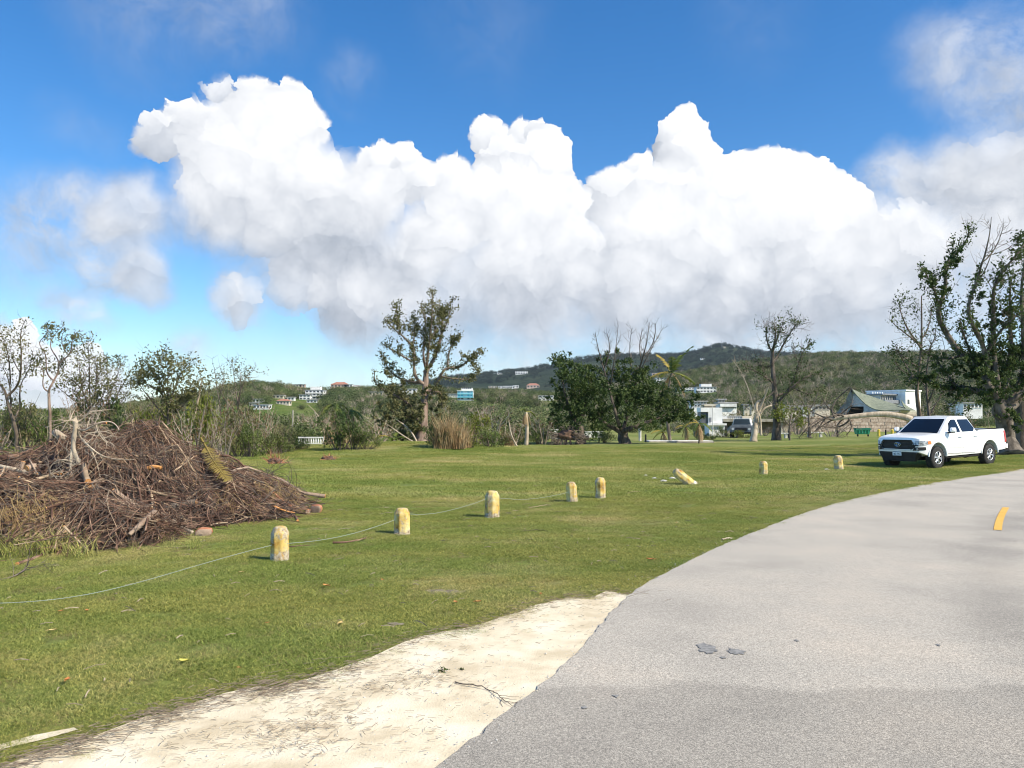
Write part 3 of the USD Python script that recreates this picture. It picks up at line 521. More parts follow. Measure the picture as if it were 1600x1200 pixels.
tree('slim bare tree left of the large tree above the truck cab', 39, [
    ([(1437, 690), (1437, 652), (1433, 609), (1438, 560), (1440, 525), (1440, 462)], 4, .8), ([(1440, 540), (1422, 520), (1410, 495), (1405, 472)], 1.8, .5), ([(1440, 548), (1424, 528), (1406, 514), (1391, 500)], 1.8, .5), ([(1437, 575), (1415, 560), (1398, 545)], 1.6, .5), ([(1439, 530), (1452, 505), (1456, 480)], 1.5, .5), ([(1436, 600), (1418, 575), (1400, 540)], 1.6, .5), ([(1438, 560), (1455, 540), (1462, 520)], 1.5, .5)],
     bark='bark', leafm='leaf_dark', seed=5, twigs=2.6, leaf_n=4, leaf_size=.12, bare=.55, along=22, along_spread=.12)
tree('thin leaning bare tree between the white building and the large tree', 41, [([(1458, 690), (1452, 650), (1448, 610), (1455, 540)], 3, .8), ([(1450, 630), (1462, 600), (1470, 575)], 1.6, .5), ([(1452, 650), (1466, 625), (1480, 600)], 1.6, .5), ([(1450, 612), (1430, 590), (1412, 580), (1396, 556)], 1.6, .4)],
     bark='bark_dark', leafm='leaf_dark', seed=6, twigs=2.6, leaf_n=4, leaf_size=.12, bare=.4, along=26, along_spread=.14)
# the lone tall tree in the middle
tree('tall ragged tree with pinkish trunk standing alone at the lawn edge', 44, [
    ([(660, 704), (662, 655), (664, 617), (666, 578)], 7, 4.2),
    ([(666, 582), (670, 542), (674, 505), (675, 456)], 2.6, .5), ([(667, 580), (680, 555), (690, 520), (695, 485), (712, 465)], 3, .5), ([(666, 578), (662, 542), (665, 505), (657, 477)], 2.2, .5),
    ([(663, 600), (647, 577), (644, 542), (625, 522), (607, 504)], 2.8, .5), ([(644, 565), (627, 555), (597, 537)], 1.6, .5), ([(625, 522), (621, 500), (619, 480)], 1.0, .4), ([(644, 540), (648, 510), (646, 494)], 1.2, .4),
    ([(665, 612), (687, 590), (696, 577), (715, 574), (735, 560), (752, 551)], 2.6, .6), ([(700, 575), (702, 550), (720, 520)], 1.6, .5), ([(690, 588), (712, 592), (740, 592)], 1.2, .4), ([(735, 560), (742, 575), (752, 580)], .9, .4),
    ([(663, 598), (635, 595), (615, 585), (598, 555)], 2, .5), ([(662, 667), (642, 635), (622, 620), (590, 602), (586, 580)], 2.4, .5), ([(661, 655), (630, 650), (606, 638)], 1.8, .6), ([(662, 640), (640, 650), (624, 676)], 1.8, .6), ([(664, 625), (684, 612), (690, 640)], 1.8, .6), ([(690, 520), (700, 500), (704, 480)], 1.2, .4), ([(672, 530), (684, 505), (686, 470)], 1.2, .4)],
     bark='bark_pink', leafm='leaf_olive', seed=11, twigs=2.4, twig_len=(.3, .85), up=.3, leaf_n=6, leaf_size=.145, leaf_spread=.12, bare=.36, along=60, along_spread=.13, drift=.6, crowns=[(642, 640, 20, 18), (622, 655, 18, 18), (608, 640, 12, 12), (652, 682, 10, 16), (636, 672, 16, 12), (690, 640, 9, 18), (683, 605, 7, 9), (630, 604, 10, 8), (608, 585, 7, 8), (672, 560, 8, 14), (685, 530, 7, 14), (672, 500, 6, 12), (690, 500, 6, 9), (648, 560, 6, 8), (618, 625, 16, 12), (600, 650, 10, 10), (722, 560, 7, 6), (742, 556, 7, 6), (712, 530, 6, 10), (655, 620, 10, 14, -.5), (672, 610, 8, 12, -.5), (648, 662, 12, 16, -.6), (676, 655, 10, 16, .6), (632, 690, 12, 10)], crown_n=1900, flare=2.4)
# dense pair
tree('dense dark green tree with thick forked trunk, left one of the pair', 52, [
    ([(908, 694), (907, 676), (905, 664)], 7, 6), ([(905, 668), (890, 640), (880, 600)], 4, 1), ([(906, 666), (915, 630), (925, 590)], 4, 1), ([(904, 668), (880, 668), (866, 655)], 3, 1), ([(915, 630), (904, 600), (900, 575)], 2, .8), ([(880, 600), (874, 580), (872, 562)], 1.6, .6)],
     bark='bark_dark', leafm='leaf_dark', seed=21, twigs=2.4, leaf_n=6, leaf_size=.2, bare=.1, crowns=[(895, 598, 24, 26, -.8), (878, 632, 17, 32), (914, 618, 26, 32, -.6), (897, 652, 26, 20, -1), (915, 585, 22, 16), (880, 580, 13, 12), (926, 646, 18, 20), (905, 620, 24, 30, .6), (885, 565, 10, 10), (922, 568, 9, 12)], crown_n=1150)
tree('broad dark green tree with spreading crown and bare tops, right one of the pair', 53, [
    ([(976, 692), (973, 680), (972, 672)], 9, 7), ([(972, 676), (950, 664), (930, 650)], 4, 1.5), ([(973, 674), (1000, 664), (1030, 652), (1060, 640)], 4.5, 1), ([(972, 674), (960, 640), (950, 600), (940, 565), (930, 520)], 3, .3, 1), ([(973, 672), (985, 630), (995, 590), (1008, 545), (1015, 503)], 3, .3, 1),
    ([(954, 600), (960, 560), (966, 508)], 1.0, .3, 1), ([(990, 590), (984, 550), (988, 512)], 1.0, .3, 1), ([(995, 590), (1018, 545), (1036, 512)], 1.0, .3, 1), ([(944, 575), (952, 545), (948, 520)], 1.2, .4, 1), ([(1003, 565), (1000, 535), (1004, 515)], 1.2, .4, 1), ([(1008, 555), (1022, 530), (1024, 505)], 1.2, .4, 1)],
     bark='bark_dark', leafm='leaf_dark', twigm='bark_grey', seed=22, twigs=3.8, twig_len=(.5, 1.3), up=.22, leaf_n=5, leaf_size=.2, bare=.35, crowns=[(955, 592, 26, 22), (985, 588, 28, 18), (1010, 600, 28, 22, -.5), (1035, 612, 28, 24), (1060, 632, 26, 22), (1076, 640, 16, 20), (975, 625, 40, 24, -1), (940, 640, 26, 24, -.6), (1000, 645, 42, 18, -.8), (1045, 650, 34, 13), (950, 570, 18, 14), (985, 610, 34, 26, .5), (1020, 632, 40, 22, .5), (1084, 652, 14, 12), (975, 568, 12, 12), (1002, 578, 12, 12)], crown_n=1150)
# dark wind-torn tree on the right and its broken neighbours
tree('dark wind-torn tree with bare upswept branches at the far side of the lawn', 60, [
    ([(1213, 677), (1212, 641), (1209, 599), (1207, 565), (1207, 544)], 6, 2.6), ([(1207, 550), (1217, 522), (1224, 504)], 1.8, .5), ([(1207, 550), (1198, 529), (1198, 512)], 1.6, .5), ([(1208, 565), (1226, 535), (1236, 518), (1249, 502)], 1.8, .5), ([(1208, 570), (1192, 573), (1180, 560)], 1.3, .5),
    ([(1212, 618), (1236, 603), (1247, 571), (1268, 536)], 2.2, .5), ([(1213, 632), (1236, 607), (1262, 588), (1285, 586)], 2.4, .5), ([(1209, 600), (1188, 584), (1160, 572)], 1.6, .4), ([(1207, 545), (1212, 520), (1210, 506)], 1.5, .4), ([(1210, 610), (1190, 625), (1172, 630)], 1.5, .5), ([(1236, 603), (1252, 612), (1270, 618)], 1.4, .4)],
     bark='bark_dark', leafm='leaf_dark', seed=31, twigs=4.2, twig_len=(.7, 2.0), depth=2, kids=(2, 4), up=.12, leaf_n=2, leaf_size=.17, bare=.85, along=46, along_spread=.2, drift=.5)
tree('pale split tree trunk with stripped broken limbs beside the dark wind-torn tree', 58, [
    ([(1177, 682), (1180, 665), (1184, 645)], 5, 4), ([(1184, 648), (1183, 630), (1187, 626)], 3, 2, 1), ([(1185, 645), (1192, 628), (1200, 606)], 2.6, .8, 1), ([(1186, 650), (1198, 636), (1206, 634)], 1.8, .8, 1), ([(1182, 650), (1170, 610), (1158, 582), (1144, 562)], .8, .25, 1), ([(1189, 680), (1188, 660), (1187, 650)], 2, 1.6, 1)],
     bark='bark_pale', twigm='twig_pale', leafm='leaf_olive', seed=32, twigs=1.2, leaf_n=3, leaf_size=.16, bare=.6)
tree('small leafless tree in front of the low concrete building', 66, [([(1265, 676), (1264, 655), (1263, 640)], 2.4, 1.6), ([(1263, 645), (1252, 625), (1245, 610)], 1.2, .4), ([(1263, 642), (1275, 622), (1280, 605)], 1.2, .4), ([(1263, 650), (1240, 640), (1225, 640)], 1, .4), ([(1263, 645), (1290, 630), (1310, 622)], 1, .4)],
     bark='bark_grey', twigm='twig_pale', leafm='leaf_olive', seed=33, twigs=3, twig_len=(.6, 1.6), leaf_n=3, leaf_size=.18, bare=.5)
tree('low leafy sapling at the foot of the dark wind-torn tree', 59, [([(1234, 678), (1234, 662), (1236, 650)], 1.4, .6), ([(1234, 665), (1226, 655), (1222, 645)], .8, .3), ([(1235, 664), (1244, 655), (1250, 648)], .8, .3)], leafm='leaf_bright', seed=34, twigs=4, leaf_n=6, leaf_size=.2, bare=0)
# fallen tree
def fallen():
    Y = 63; pts = [(1424, 655), (1405, 650), (1375, 647), (1347, 649), (1319, 652), (1300, 655)]
    rg = np.random.default_rng(5); s = Y / F
    foot = at(1424, 655, Y); foot[2] = float(H(foot[0], Y))
    t = thing('fallen_tree', 'long pale trunk of an uprooted tree lying level, its crown on the lawn', 'fallen tree', foot)
    W = smooth_line(np.array([at(u, v, Y + i * .15) for i, (u, v) in enumerate(pts)]), 24)
    obj('trunk', MB().tube(W - foot, np.linspace(5.2, 3.2, 24) * s, 9), M['bark_pale'], t, smooth=True)
    tw = MB()
    for k, L in enumerate([[(1319, 652), (1298, 650), (1272, 665), (1258, 680)], [(1304, 653), (1300, 640), (1311, 620), (1321, 606)], [(1310, 652), (1290, 662), (1270, 681)], [(1300, 655), (1283, 655), (1262, 668), (1248, 682)], [(1330, 651), (1318, 664), (1300, 668), (1285, 680)], [(1312, 650), (1292, 634), (1284, 618)], [(1306, 652), (1322, 640), (1334, 632)], [(1325, 652), (1330, 668), (1322, 679)], [(1300, 656), (1278, 648), (1262, 640)], [(1318, 654), (1306, 672), (1310, 681)], [(1290, 652), (1275, 672), (1262, 682)]]):
        V = smooth_line(np.array([at(u, v, Y + .6 + rg.normal(0, .5) * i - .2 * i) for i, (u, v) in enumerate(L)]), 14)
        V[:, 2] = np.maximum(V[:, 2], .03)
        obj('limb', MB().tube(V - foot, np.linspace(1.5, .35, 14) * s, 5), M['bark_dark'], t, smooth=True)
        for _ in range(7):
            i = rg.integers(3, 13); d = unit(V[min(i + 1, 13)] - V[i - 1]); grow(rg, V[i] - foot, d * .7 + unit(rg.normal(size=3)) * .7, rg.uniform(.6, 1.5), .02, 1, tw, [], up=.05)
    obj('twigs', tw, M['twig'], t, kind='stuff')
fallen()

# left background trees
tree('bare forked tree at the left edge of the picture', 38, [
    ([(24, 700), (19, 653), (13, 633), (8, 613), (0, 600)], 3.2, 1.6), ([(9, 620), (25, 605), (32, 583), (33, 547), (34, 513), (40, 500)], 2, .4), ([(20, 655), (31, 622), (33, 600), (42, 583), (48, 563)], 1.6, .4), ([(18, 640), (15, 603), (12, 590), (3, 573)], 1.5, .5), ([(16, 600), (13, 558), (2, 522)], 1.2, .3), ([(32, 583), (20, 560), (16, 545)], 1, .3)],
     bark='bark', leafm='leaf_olive', seed=41, twigs=2.0, leaf_n=4, leaf_size=.13, bare=.5, along=30, along_spread=.15)
tree('slender pinkish tree with leafy tufts at the top, second from the left edge', 37, [
    ([(79, 702), (78, 657), (77, 630), (76, 612)], 2.6, 2.2), ([(76, 614), (85, 593), (91, 580), (94, 567), (107, 555), (113, 532), (130, 517)], 1.8, .5), ([(76, 612), (67, 597), (68, 580), (52, 573)], 1.2, .4), ([(83, 594), (72, 567), (69, 550), (62, 535), (73, 522), (70, 510)], 1.2, .4), ([(93, 570), (83, 550), (80, 533), (88, 520), (100, 508)], 1.1, .4), ([(107, 555), (98, 540), (100, 518)], .8, .3)],
     bark='bark_pink', leafm='leaf_olive', seed=42, twigs=1.8, twig_len=(.3, .8), leaf_n=4, leaf_size=.13, leaf_spread=.1, bare=.3, crowns=[(74, 511, 9, 5), (116, 526, 7, 6), (100, 514, 5, 6), (98, 540, 5, 5), (68, 578, 4, 3)], crown_n=900)
tree('many-stemmed half-bare tree above the white dead branch', 40, [
    ([(145, 700), (144, 660), (141, 635)], 2.6, 1.8), ([(141, 640), (140, 600), (139, 560), (137, 528)], 1.6, .3), ([(141, 642), (120, 600), (98, 587)], 1.4, .4), ([(141, 645), (115, 625), (88, 603)], 1.4, .4), ([(142, 640), (150, 600), (147, 556)], 1.3, .3), ([(141, 640), (127, 600), (124, 566)], 1.2, .4), ([(142, 645), (160, 620), (166, 600)], 1.2, .4)],
     bark='bark_dark', leafm='leaf_olive', seed=43, twigs=3.0, leaf_n=4, leaf_size=.14, bare=.35, along=30, along_spread=.2, crowns=[(130, 630, 18, 12), (145, 620, 12, 12)], crown_n=250)
tree('half-bare tree with a round leaf tuft on its tallest right branch', 41, [
    ([(172, 702), (171, 660), (170, 630)], 2.2, 1.6), ([(170, 635), (176, 605), (184, 585), (188, 562)], 1.2, .4), ([(170, 640), (168, 600), (167, 563)], 1, .3), ([(170, 640), (190, 605), (206, 576)], 1.2, .3), ([(170, 645), (155, 610), (151, 580)], 1, .3), ([(171, 650), (188, 630), (200, 610)], 1, .4)],
     bark='bark', leafm='leaf_olive', seed=44, twigs=3.0, leaf_n=4, leaf_size=.13, bare=.5, along=22, along_spread=.16, crowns=[(190, 562, 9, 7)], crown_n=700)
tree('bushy olive tree with dark trunk behind the brush heap', 36, [
    ([(264, 702), (264, 680), (262, 660)], 3, 2), ([(263, 672), (262, 640), (255, 610), (240, 580), (220, 560)], 1.6, .4), ([(262, 660), (268, 620), (280, 590), (290, 570)], 1.5, .4), ([(262, 655), (240, 630), (215, 597)], 1.4, .4), ([(263, 660), (285, 630), (300, 610)], 1.4, .4), ([(258, 625), (248, 590), (250, 562)], 1.1, .3), ([(255, 612), (232, 604), (216, 598)], 1, .3), ([(266, 630), (262, 595), (266, 570)], 1, .3), ([(280, 640), (296, 620), (306, 600)], 1, .3)],
     bark='bark_dark', leafm='leaf_olive', seed=45, twigs=3.4, leaf_n=5, leaf_size=.14, bare=.15, along=40, along_spread=.2, crowns=[(262, 640, 34, 18), (245, 610, 16, 12), (285, 615, 14, 14)], crown_n=420)
tree('thin bare tree right of the bushy olive tree', 45, [
    ([(376, 704), (374, 650), (370, 620)], 2, 1.2), ([(370, 622), (366, 590), (362, 562)], 1, .3), ([(372, 630), (382, 595), (396, 576)], 1, .3), ([(371, 640), (376, 600), (374, 572)], .9, .3), ([(373, 650), (352, 625), (342, 600)], 1, .3)], bark='bark', leafm='leaf_olive', seed=46, twigs=3, leaf_n=3, leaf_size=.13, bare=.55, crowns=[(372, 640, 12, 14)], crown_n=300)
tree('leafless sapling with thin grey twigs between the two bushy trees', 46, [([(346, 704), (345, 650), (340, 612)], 1.4, .8), ([(341, 620), (337, 590), (335, 574)], .8, .3), ([(342, 625), (348, 600), (350, 585)], .8, .3)], bark='bark_grey', leafm='leaf_olive', seed=47, twigs=3, leaf_n=2, leaf_size=.13, bare=.7)
def snag(label, pts, r0, r1, Y, mat='bark_pale', name='snag'):
    W = np.array([at(u, v, Y) for u, v in pts]); foot = W[0].copy(); foot[2] = float(H(foot[0], Y)); W[0][2] = foot[2] - .05
    t = thing(name, label, 'dead trunk', foot); V = smooth_line(W, 12); n = 12; s = Y / F
    obj('trunk', MB().tube(V - foot, np.linspace(r0, r1, n) * s * (1 + .08 * rng.normal(size=n)), 7), M[mat], t, smooth=True)
    top, d = V[-1] - foot, unit(V[-1] - V[-2]); m = MB()
    for k in range(6):
        a = k * 1.05; o = np.array([math.cos(a), math.sin(a), 0]) * r1 * s * .6
        m.tube([top + o * .8 - d * .1, top + o + d * (.15 + .3 * (k * .37 % 1))], [r1 * s * .45, .008], 4)
    obj('splinters', m, M[mat], t)
snag('pale snapped trunk leaning right among the shrubs behind the brush heap', [(297, 700), (299, 675), (306, 640), (313, 606)], 2.2, 1.6, 38)
snag('pale leaning snapped pole in front of the middle scrub', [(809, 698), (800, 682), (796, 664)], 1.6, 1.0, 47)
snag('thin pale broken stem left of the leaning snapped pole', [(791, 697), (789, 680), (790, 668)], 1.0, .6, 48)
snag('pale branch broken off and leaning on the lone tall tree', [(652, 690), (640, 672), (626, 660)], 1.6, .9, 43.4, name='broken_branch')
snag('second pale broken branch fanning from the foot of the lone tall tree', [(650, 692), (632, 682), (612, 668)], 1.3, .7, 43, name='broken_branch')
snag('pale bent stick lying in the scrub left of the middle palms', [(506, 662), (496, 648), (487, 638)], .9, .6, 50, name='broken_branch')

# palms
def palm(label, u, v0, v1, Y, seed, fronds=9, length=2.4, spread=1.0, trunk='bark_grey', fm='frond', r=2.0, dead=0, group=None, name='palm_tree', lean=0):
    rg = np.random.default_rng(seed); b = at(u, v0, Y); b[2] = float(H(b[0], Y)); top = at(u + lean, v1, Y)
    t = thing(name, label, 'palm tree', b, group=group); s = Y / F
    V = smooth_line(np.array([np.zeros(3) - [0, 0, .05], (top - b) * .5 + [(-.3 if lean else .06), 0, 0], top - b]), 14)
    obj('trunk', MB().tube(V, np.linspace(r * 1.3, r * .8, 14) * s * (1 + .07 * (np.arange(14) % 2)), 8), M[trunk], t, smooth=True)
    for k in range(fronds):
        az = k * 2.4 + rg.uniform(-.3, .3); el = rg.uniform(.15, 1.25) if k >= dead else rg.uniform(-1.2, -.7)
        d = np.array([math.cos(az) * math.cos(el), math.sin(az) * math.cos(el), math.sin(el)]); n = 11
        L = length * rg.uniform(.75, 1.1); p = [V[-1]]
        for _ in range(n - 1):
            d = unit(d + [0, 0, -.14 * spread]); p.append(p[-1] + d * L / (n - 1))
        p = np.array(p); m = MB().tube(p, np.linspace(.03, .008, n), 4, cap=False)
        tt = unit(np.gradient(p, axis=0)); vv, ff = [], []
        for i in np.linspace(1.2, n - 1.01, 26):
            q = int(i); c = p[q] + (p[q + 1] - p[q]) * (i - q); side = unit(np.cross(tt[q], [0, 0, 1.0]))
            for sg in (-1, 1):
                ll = .5 * length / 2.4 * math.sin(.35 + 2.5 * (i / n)) * rg.uniform(.8, 1.1)
                e = c + (side * sg * .8 + tt[q] * .55 + [0, 0, -.35 * rg.uniform(.4, 1.5)]) * ll; w = tt[q] * .028 * length / 2
                a = len(vv); vv += [c - w, c + w, (c + e) / 2 + w * 1.2, e, (c + e) / 2 - w * 1.2]; ff += [[a, a + 1, a + 2], [a, a + 2, a + 4], [a + 4, a + 2, a + 3]]
        m.add(np.array(vv), np.array(ff))
        obj('frond', m, M['straw' if k < dead else 'frond_yellow' if k % 5 == 4 else fm], t)
palm('coconut palm with upswept torn fronds rising behind the dense tree pair', 1048, 690, 583, 58, 1, fronds=10, length=2.3, spread=.75, dead=2, lean=2)
palm('short dark palm in the shrubs behind the brush heap', 346, 703, 682, 40, 2, fronds=11, length=1.2, spread=1.5, r=2)
palm('vine-covered palm with hanging fronds in the middle scrub', 524, 702, 634, 46, 3, fronds=13, length=1.3, spread=1.6, r=2.6, dead=4, fm='frond')
palm('second palm with drooping fronds right of the vine-covered one', 549, 701, 646, 47, 4, fronds=13, length=1.25, spread=1.9, r=2, dead=5)
palm('snapped palm with yellowish bare trunk and hanging dry fronds', 822, 694, 644, 50, 5, fronds=9, length=.9, spread=1.3, trunk='bark_pale', r=2.4, dead=7)
palm('small young palm with orange-brown fronds right of the dense trees', 1092, 690, 662, 56, 6, fronds=10, length=1.2, spread=1.2, r=1.4, dead=4, trunk='bark')
palm('low bushy palm under the spreading crown of the dense tree', 1036, 690, 676, 60, 7, fronds=11, length=1.1, spread=1.1, r=1.4, dead=4, trunk='bark')
palm('tiny leaning palm beside the young orange-brown palm', 1071, 688, 668, 62, 8, fronds=9, length=1.0, spread=1.2, r=1.2, dead=4, trunk='bark')
palm('fallen-over dark palm at the foot of the lone tall tree', 614, 703, 690, 43, 9, fronds=12, length=1.1, spread=1.4, fm='frond', r=3, trunk='bark_dark')

# shrubs
def shrub_proto(k, seed, leafm, n, size, w=1.0, h=1.0, stemm='twig'):
    rg = np.random.default_rng(seed); t = proto(f'shrub_kind_{k}')
    c = np.c_[rg.normal(0, .36 * w, 16), rg.normal(0, .3 * w, 16), rg.uniform(.15, .85, 16) * h]
    c[:, 2] *= 1 - .3 * (np.hypot(c[:, 0], c[:, 1]) / w) ** 2
    tw = MB()
    for q in c:
        p0 = np.array([q[0] * .2, q[1] * .2, -.03]); tw.tube([p0, (p0 + q) / 2 + rg.normal(0, .04, 3), q, q + (q - p0) * .25 + rg.normal(0, .05, 3)], [.02, .014, .009, .004], 3, cap=False)
        for _ in range(3): tw.tube([q, q + rg.normal(0, .16, 3) + [0, 0, .12]], [.006, .003], 3, cap=False)
    obj('stems', tw, M[stemm], t, kind='stuff'); obj('foliage', leaves(blob_points(rg, c, rg.uniform(.14, .26, 16), n, .3), size, rg), M[leafm], t, kind='stuff')
    return t
SH = [shrub_proto('one', 1, 'leaf_shrub', 1300, .075), shrub_proto('two', 2, 'leaf_shrub', 900, .09, 1.1, .9), shrub_proto('three', 3, 'leaf_bright', 1000, .08), shrub_proto('four', 4, 'leaf_dark', 1300, .08), shrub_proto('bare', 5, 'leaf_brown', 260, .06, 1.0, 1.1, 'twig_pale'), shrub_proto('olive', 6, 'leaf_olive', 900, .08)]
def shrub(kind, u, vb, h_px, w_px, label, group=None, Y=None):
    p = gnd(u, vb) if Y is None else np.array([at(u, vb, Y)[0], Y, 0]); p[2] = float(H(p[0], p[1])) - .03
    s = p[1] / F
    return dup(SH[kind], 'shrub', label, 'shrub', p, rng.uniform(0, 6.28), (w_px * s / 1.5, w_px * s / 1.5, h_px * s / 1.0), group)
G1 = 'shrubs massed behind the brush heap'; L1 = 'leafy green shrub in the thicket behind the brush heap'
LB = ['shrub at the far left behind the bare forked tree', 'shrub left of the slender pinkish tree', 'shrub just right of the bare forked tree trunk', 'shrub at the foot of the slender pinkish tree', 'shrub left of the white dead limb', 'shrub right below the round leaf tuft tree', 'shrub left below the bushy olive tree', 'shrub in front of the bushy olive tree', 'shrub right below the bushy olive tree', 'shrub in front of the pale snapped trunk', 'tall shrub right of the pale snapped trunk', 'shrub in front of the short dark palm', 'shrub right of the short dark palm', "low shrub at the right end of the heap's crest", 'tall shrub left of the dark rounded bush', 'low shrub nearest the bright berm', 'low shrub at the right end of the thicket', 'tall shrub behind the bushy olive tree', 'tall shrub under the half-bare tuft tree', 'shrub between the pinkish tree and the many-stemmed one', 'tall shrub behind the pale snapped trunk', 'tall shrub under the leafless grey sapling', 'tall shrub under the thin bare tree', 'shrub under the bare forked tree']
for k, (u, vb, h, w) in enumerate([(-60, 705, 60, 90), (-10, 708, 66, 80), (40, 706, 60, 80), (85, 707, 64, 80), (130, 708, 70, 80), (180, 709, 72, 80), (215, 705, 64, 70), (235, 712, 66, 70), (275, 712, 60, 66), (300, 716, 60, 66), (322, 712, 70, 70), (350, 716, 46, 62), (372, 713, 60, 66), (392, 714, 44, 56), (405, 707, 66, 66), (425, 710, 40, 50), (440, 708, 36, 44), (260, 703, 70, 80), (160, 704, 70, 80), (100, 703, 60, 80), (310, 704, 76, 80), (345, 704, 72, 70), (383, 703, 78, 70), (20, 703, 56, 90)]):
    shrub([2, 4, 5, 0, 4, 1, 5, 2, 3, 4][k % 10], u, vb, h * 1.25 * (1.0, .8, 1.15, .9, 1.2, .75, 1.05)[k % 7], w, ['bright green ', 'brown twiggy ', 'olive ', 'leafy green ', 'brown twiggy ', 'green ', 'olive ', 'bright green ', 'dark green ', 'brown twiggy '][k % 10] + LB[k], G1)
for k, (u, vb, h, w) in enumerate([(15, 715, 52, 70), (62, 712, 50, 60), (-30, 718, 58, 80), (95, 716, 42, 50)]):
    shrub([2, 5, 2, 1][k], u, vb, h, w, 'yellowish green shrub ' + ['just behind the heap left of the pale sawn block', 'behind the heap below the slender pinkish tree', 'at the very left edge behind the heap', 'peeping over the crest right of the pale sawn block'][k], 'yellowish shrubs behind the heap', Y=21 + k * .8)
shrub(3, 452, 706, 34, 46, 'dark green rounded bush left of the white low fence')
shrub(3, 470, 703, 20, 30, 'small dark bush in front of the white low fence')
shrub(3, 532, 704, 70, 56, 'tall dark vine-covered bush under the middle palms'); shrub(1, 552, 703, 50, 50, 'green bush right of the vine-covered palm')
shrub(1, 572, 702, 34, 44, 'low green bush left of the fallen-over dark palm')
shrub(3, 690, 701, 44, 50, 'dark bush right of the lone tall tree trunk'); shrub(2, 742, 697, 58, 60, 'bright yellow-green bush right of the tall dry reeds'); shrub(2, 728, 698, 44, 44, 'yellow-green bush half behind the tall dry reeds')
shrub(0, 765, 698, 34, 56, 'low green bush right of the bright yellow-green bush'); shrub(1, 782, 697, 26, 44, 'low green bush left of the leaning snapped pole')
shrub(4, 735, 699, 26, 40, 'leafless brown bush at the lawn edge beside the dry reeds'); shrub(4, 800, 697, 40, 50, 'leafless twiggy bush behind the leaning snapped pole'); shrub(3, 810, 695, 20, 36, 'small dark bush at the foot of the snapped palm'); shrub(1, 840, 694, 26, 40, 'small green bush right of the snapped palm')
shrub(4, 850, 694, 46, 60, 'leafless brown thicket left of the dense tree pair'); shrub(4, 770, 694, 60, 80, 'large leafless brown thicket behind the yellow-green bush', Y=56); shrub(4, 590, 700, 56, 70, 'leafless brown thicket left of the lone tall tree', Y=50); shrub(4, 500, 698, 50, 60, 'reddish brown dry thicket behind the white low fence', Y=62)
shrub(3, 1096, 687, 14, 26, 'low dark bush beside the young palm'); shrub(1, 945, 692, 22, 40, 'low green bush between the trunks of the dense pair'); shrub(0, 1130, 683, 18, 26, 'green bush at the foot of the white tower'); shrub(3, 1112, 687, 10, 24, 'dark low bush in front of the white tower'); shrub(2, 1150, 684, 14, 40, 'low bright bush right of the white tower')
shrub(4, 1160, 683, 24, 26, 'brown withered bush in front of the parked vehicle'); shrub(4, 1230, 680, 26, 50, 'brown twiggy bush by the dark wind-torn tree'); shrub(4, 1195, 681, 16, 36, 'heap of brown twigs under the pale split trunk')
shrub(4, 1300, 672, 50, 70, 'leafless thicket behind the crown of the fallen tree', Y=72); shrub(4, 1245, 668, 50, 80, 'leafless thicket behind the dark wind-torn tree', Y=85); shrub(5, 1150, 668, 34, 60, 'olive bush above the low concrete building', Y=100)
shrub(4, 1535, 690, 56, 70, 'brown heap-like leafless bush behind the truck bed', Y=38); shrub(4, 1515, 690, 44, 60, 'leafless brown bush behind the truck cab', Y=42); shrub(3, 1490, 690, 60, 60, 'dark bush below the limbs of the large tree', Y=44); shrub(5, 1460, 690, 60, 60, 'olive bush behind the slim bare tree', Y=48)
# reeds
def blades(rg, n, wx, wy, h, w, lean=.25):
    p = np.c_[rg.uniform(-wx, wx, n), rg.uniform(-wy, wy, n), np.zeros(n)]; hh = h * rg.uniform(.35, 1.1, n) * ((.45 + .55 * np.exp(-(p[:, 0] / wx * 1.1) ** 2)) * (.6 + .8 * meshkit.noise(p * 3 / wx, 5)) if h > .8 else 1)
    d = np.c_[rg.normal(0, lean, n), rg.normal(0, lean, n), np.ones(n)] * hh[:, None]; a = rg.uniform(0, 6.28, n); q = np.c_[np.cos(a), np.sin(a), 0 * a] * w / 2
    m = p + d * .55; e = p + d + np.c_[d[:, :2] * .5, -.12 * hh]
    v = np.stack([p - q, p + q, m + q * .8, m - q * .8, e], 1).reshape(-1, 3); k = np.arange(n)[:, None] * 5
    return v, np.vstack([k + [0, 1, 2], k + [0, 2, 3], k + [3, 2, 4]])
_p = gnd(703, 701); t = thing('reed_clump', 'tall clump of dry straw-coloured reeds right of the lone tall tree', 'reeds', _p); obj('stalks', blades(np.random.default_rng(3), 900, .75, .5, 1.9, .03, .16), M['straw'], t, kind='stuff')
_p = gnd(722, 699); t = thing('reed_clump', 'narrower dry reed clump beside the yellow-green bush', 'reeds', _p); obj('stalks', blades(np.random.default_rng(4), 420, .45, .4, 1.4, .03, .18), M['straw'], t, kind='stuff')
_p = gnd(793, 697); t = thing('reed_clump', 'low tuft of dry pale stalks by the leaning snapped pole', 'reeds', _p); obj('stalks', blades(np.random.default_rng(5), 160, .4, .4, 1.1, .03, .16), M['straw'], t, kind='stuff')
_p = gnd(508, 701); t = thing('reed_clump', 'reddish dry stalks standing behind the white low fence', 'reeds', _p + [0, 4, 0]); obj('stalks', blades(np.random.default_rng(6), 260, 1.0, .5, 1.5, .03, .2), M['straw'], t, kind='stuff')


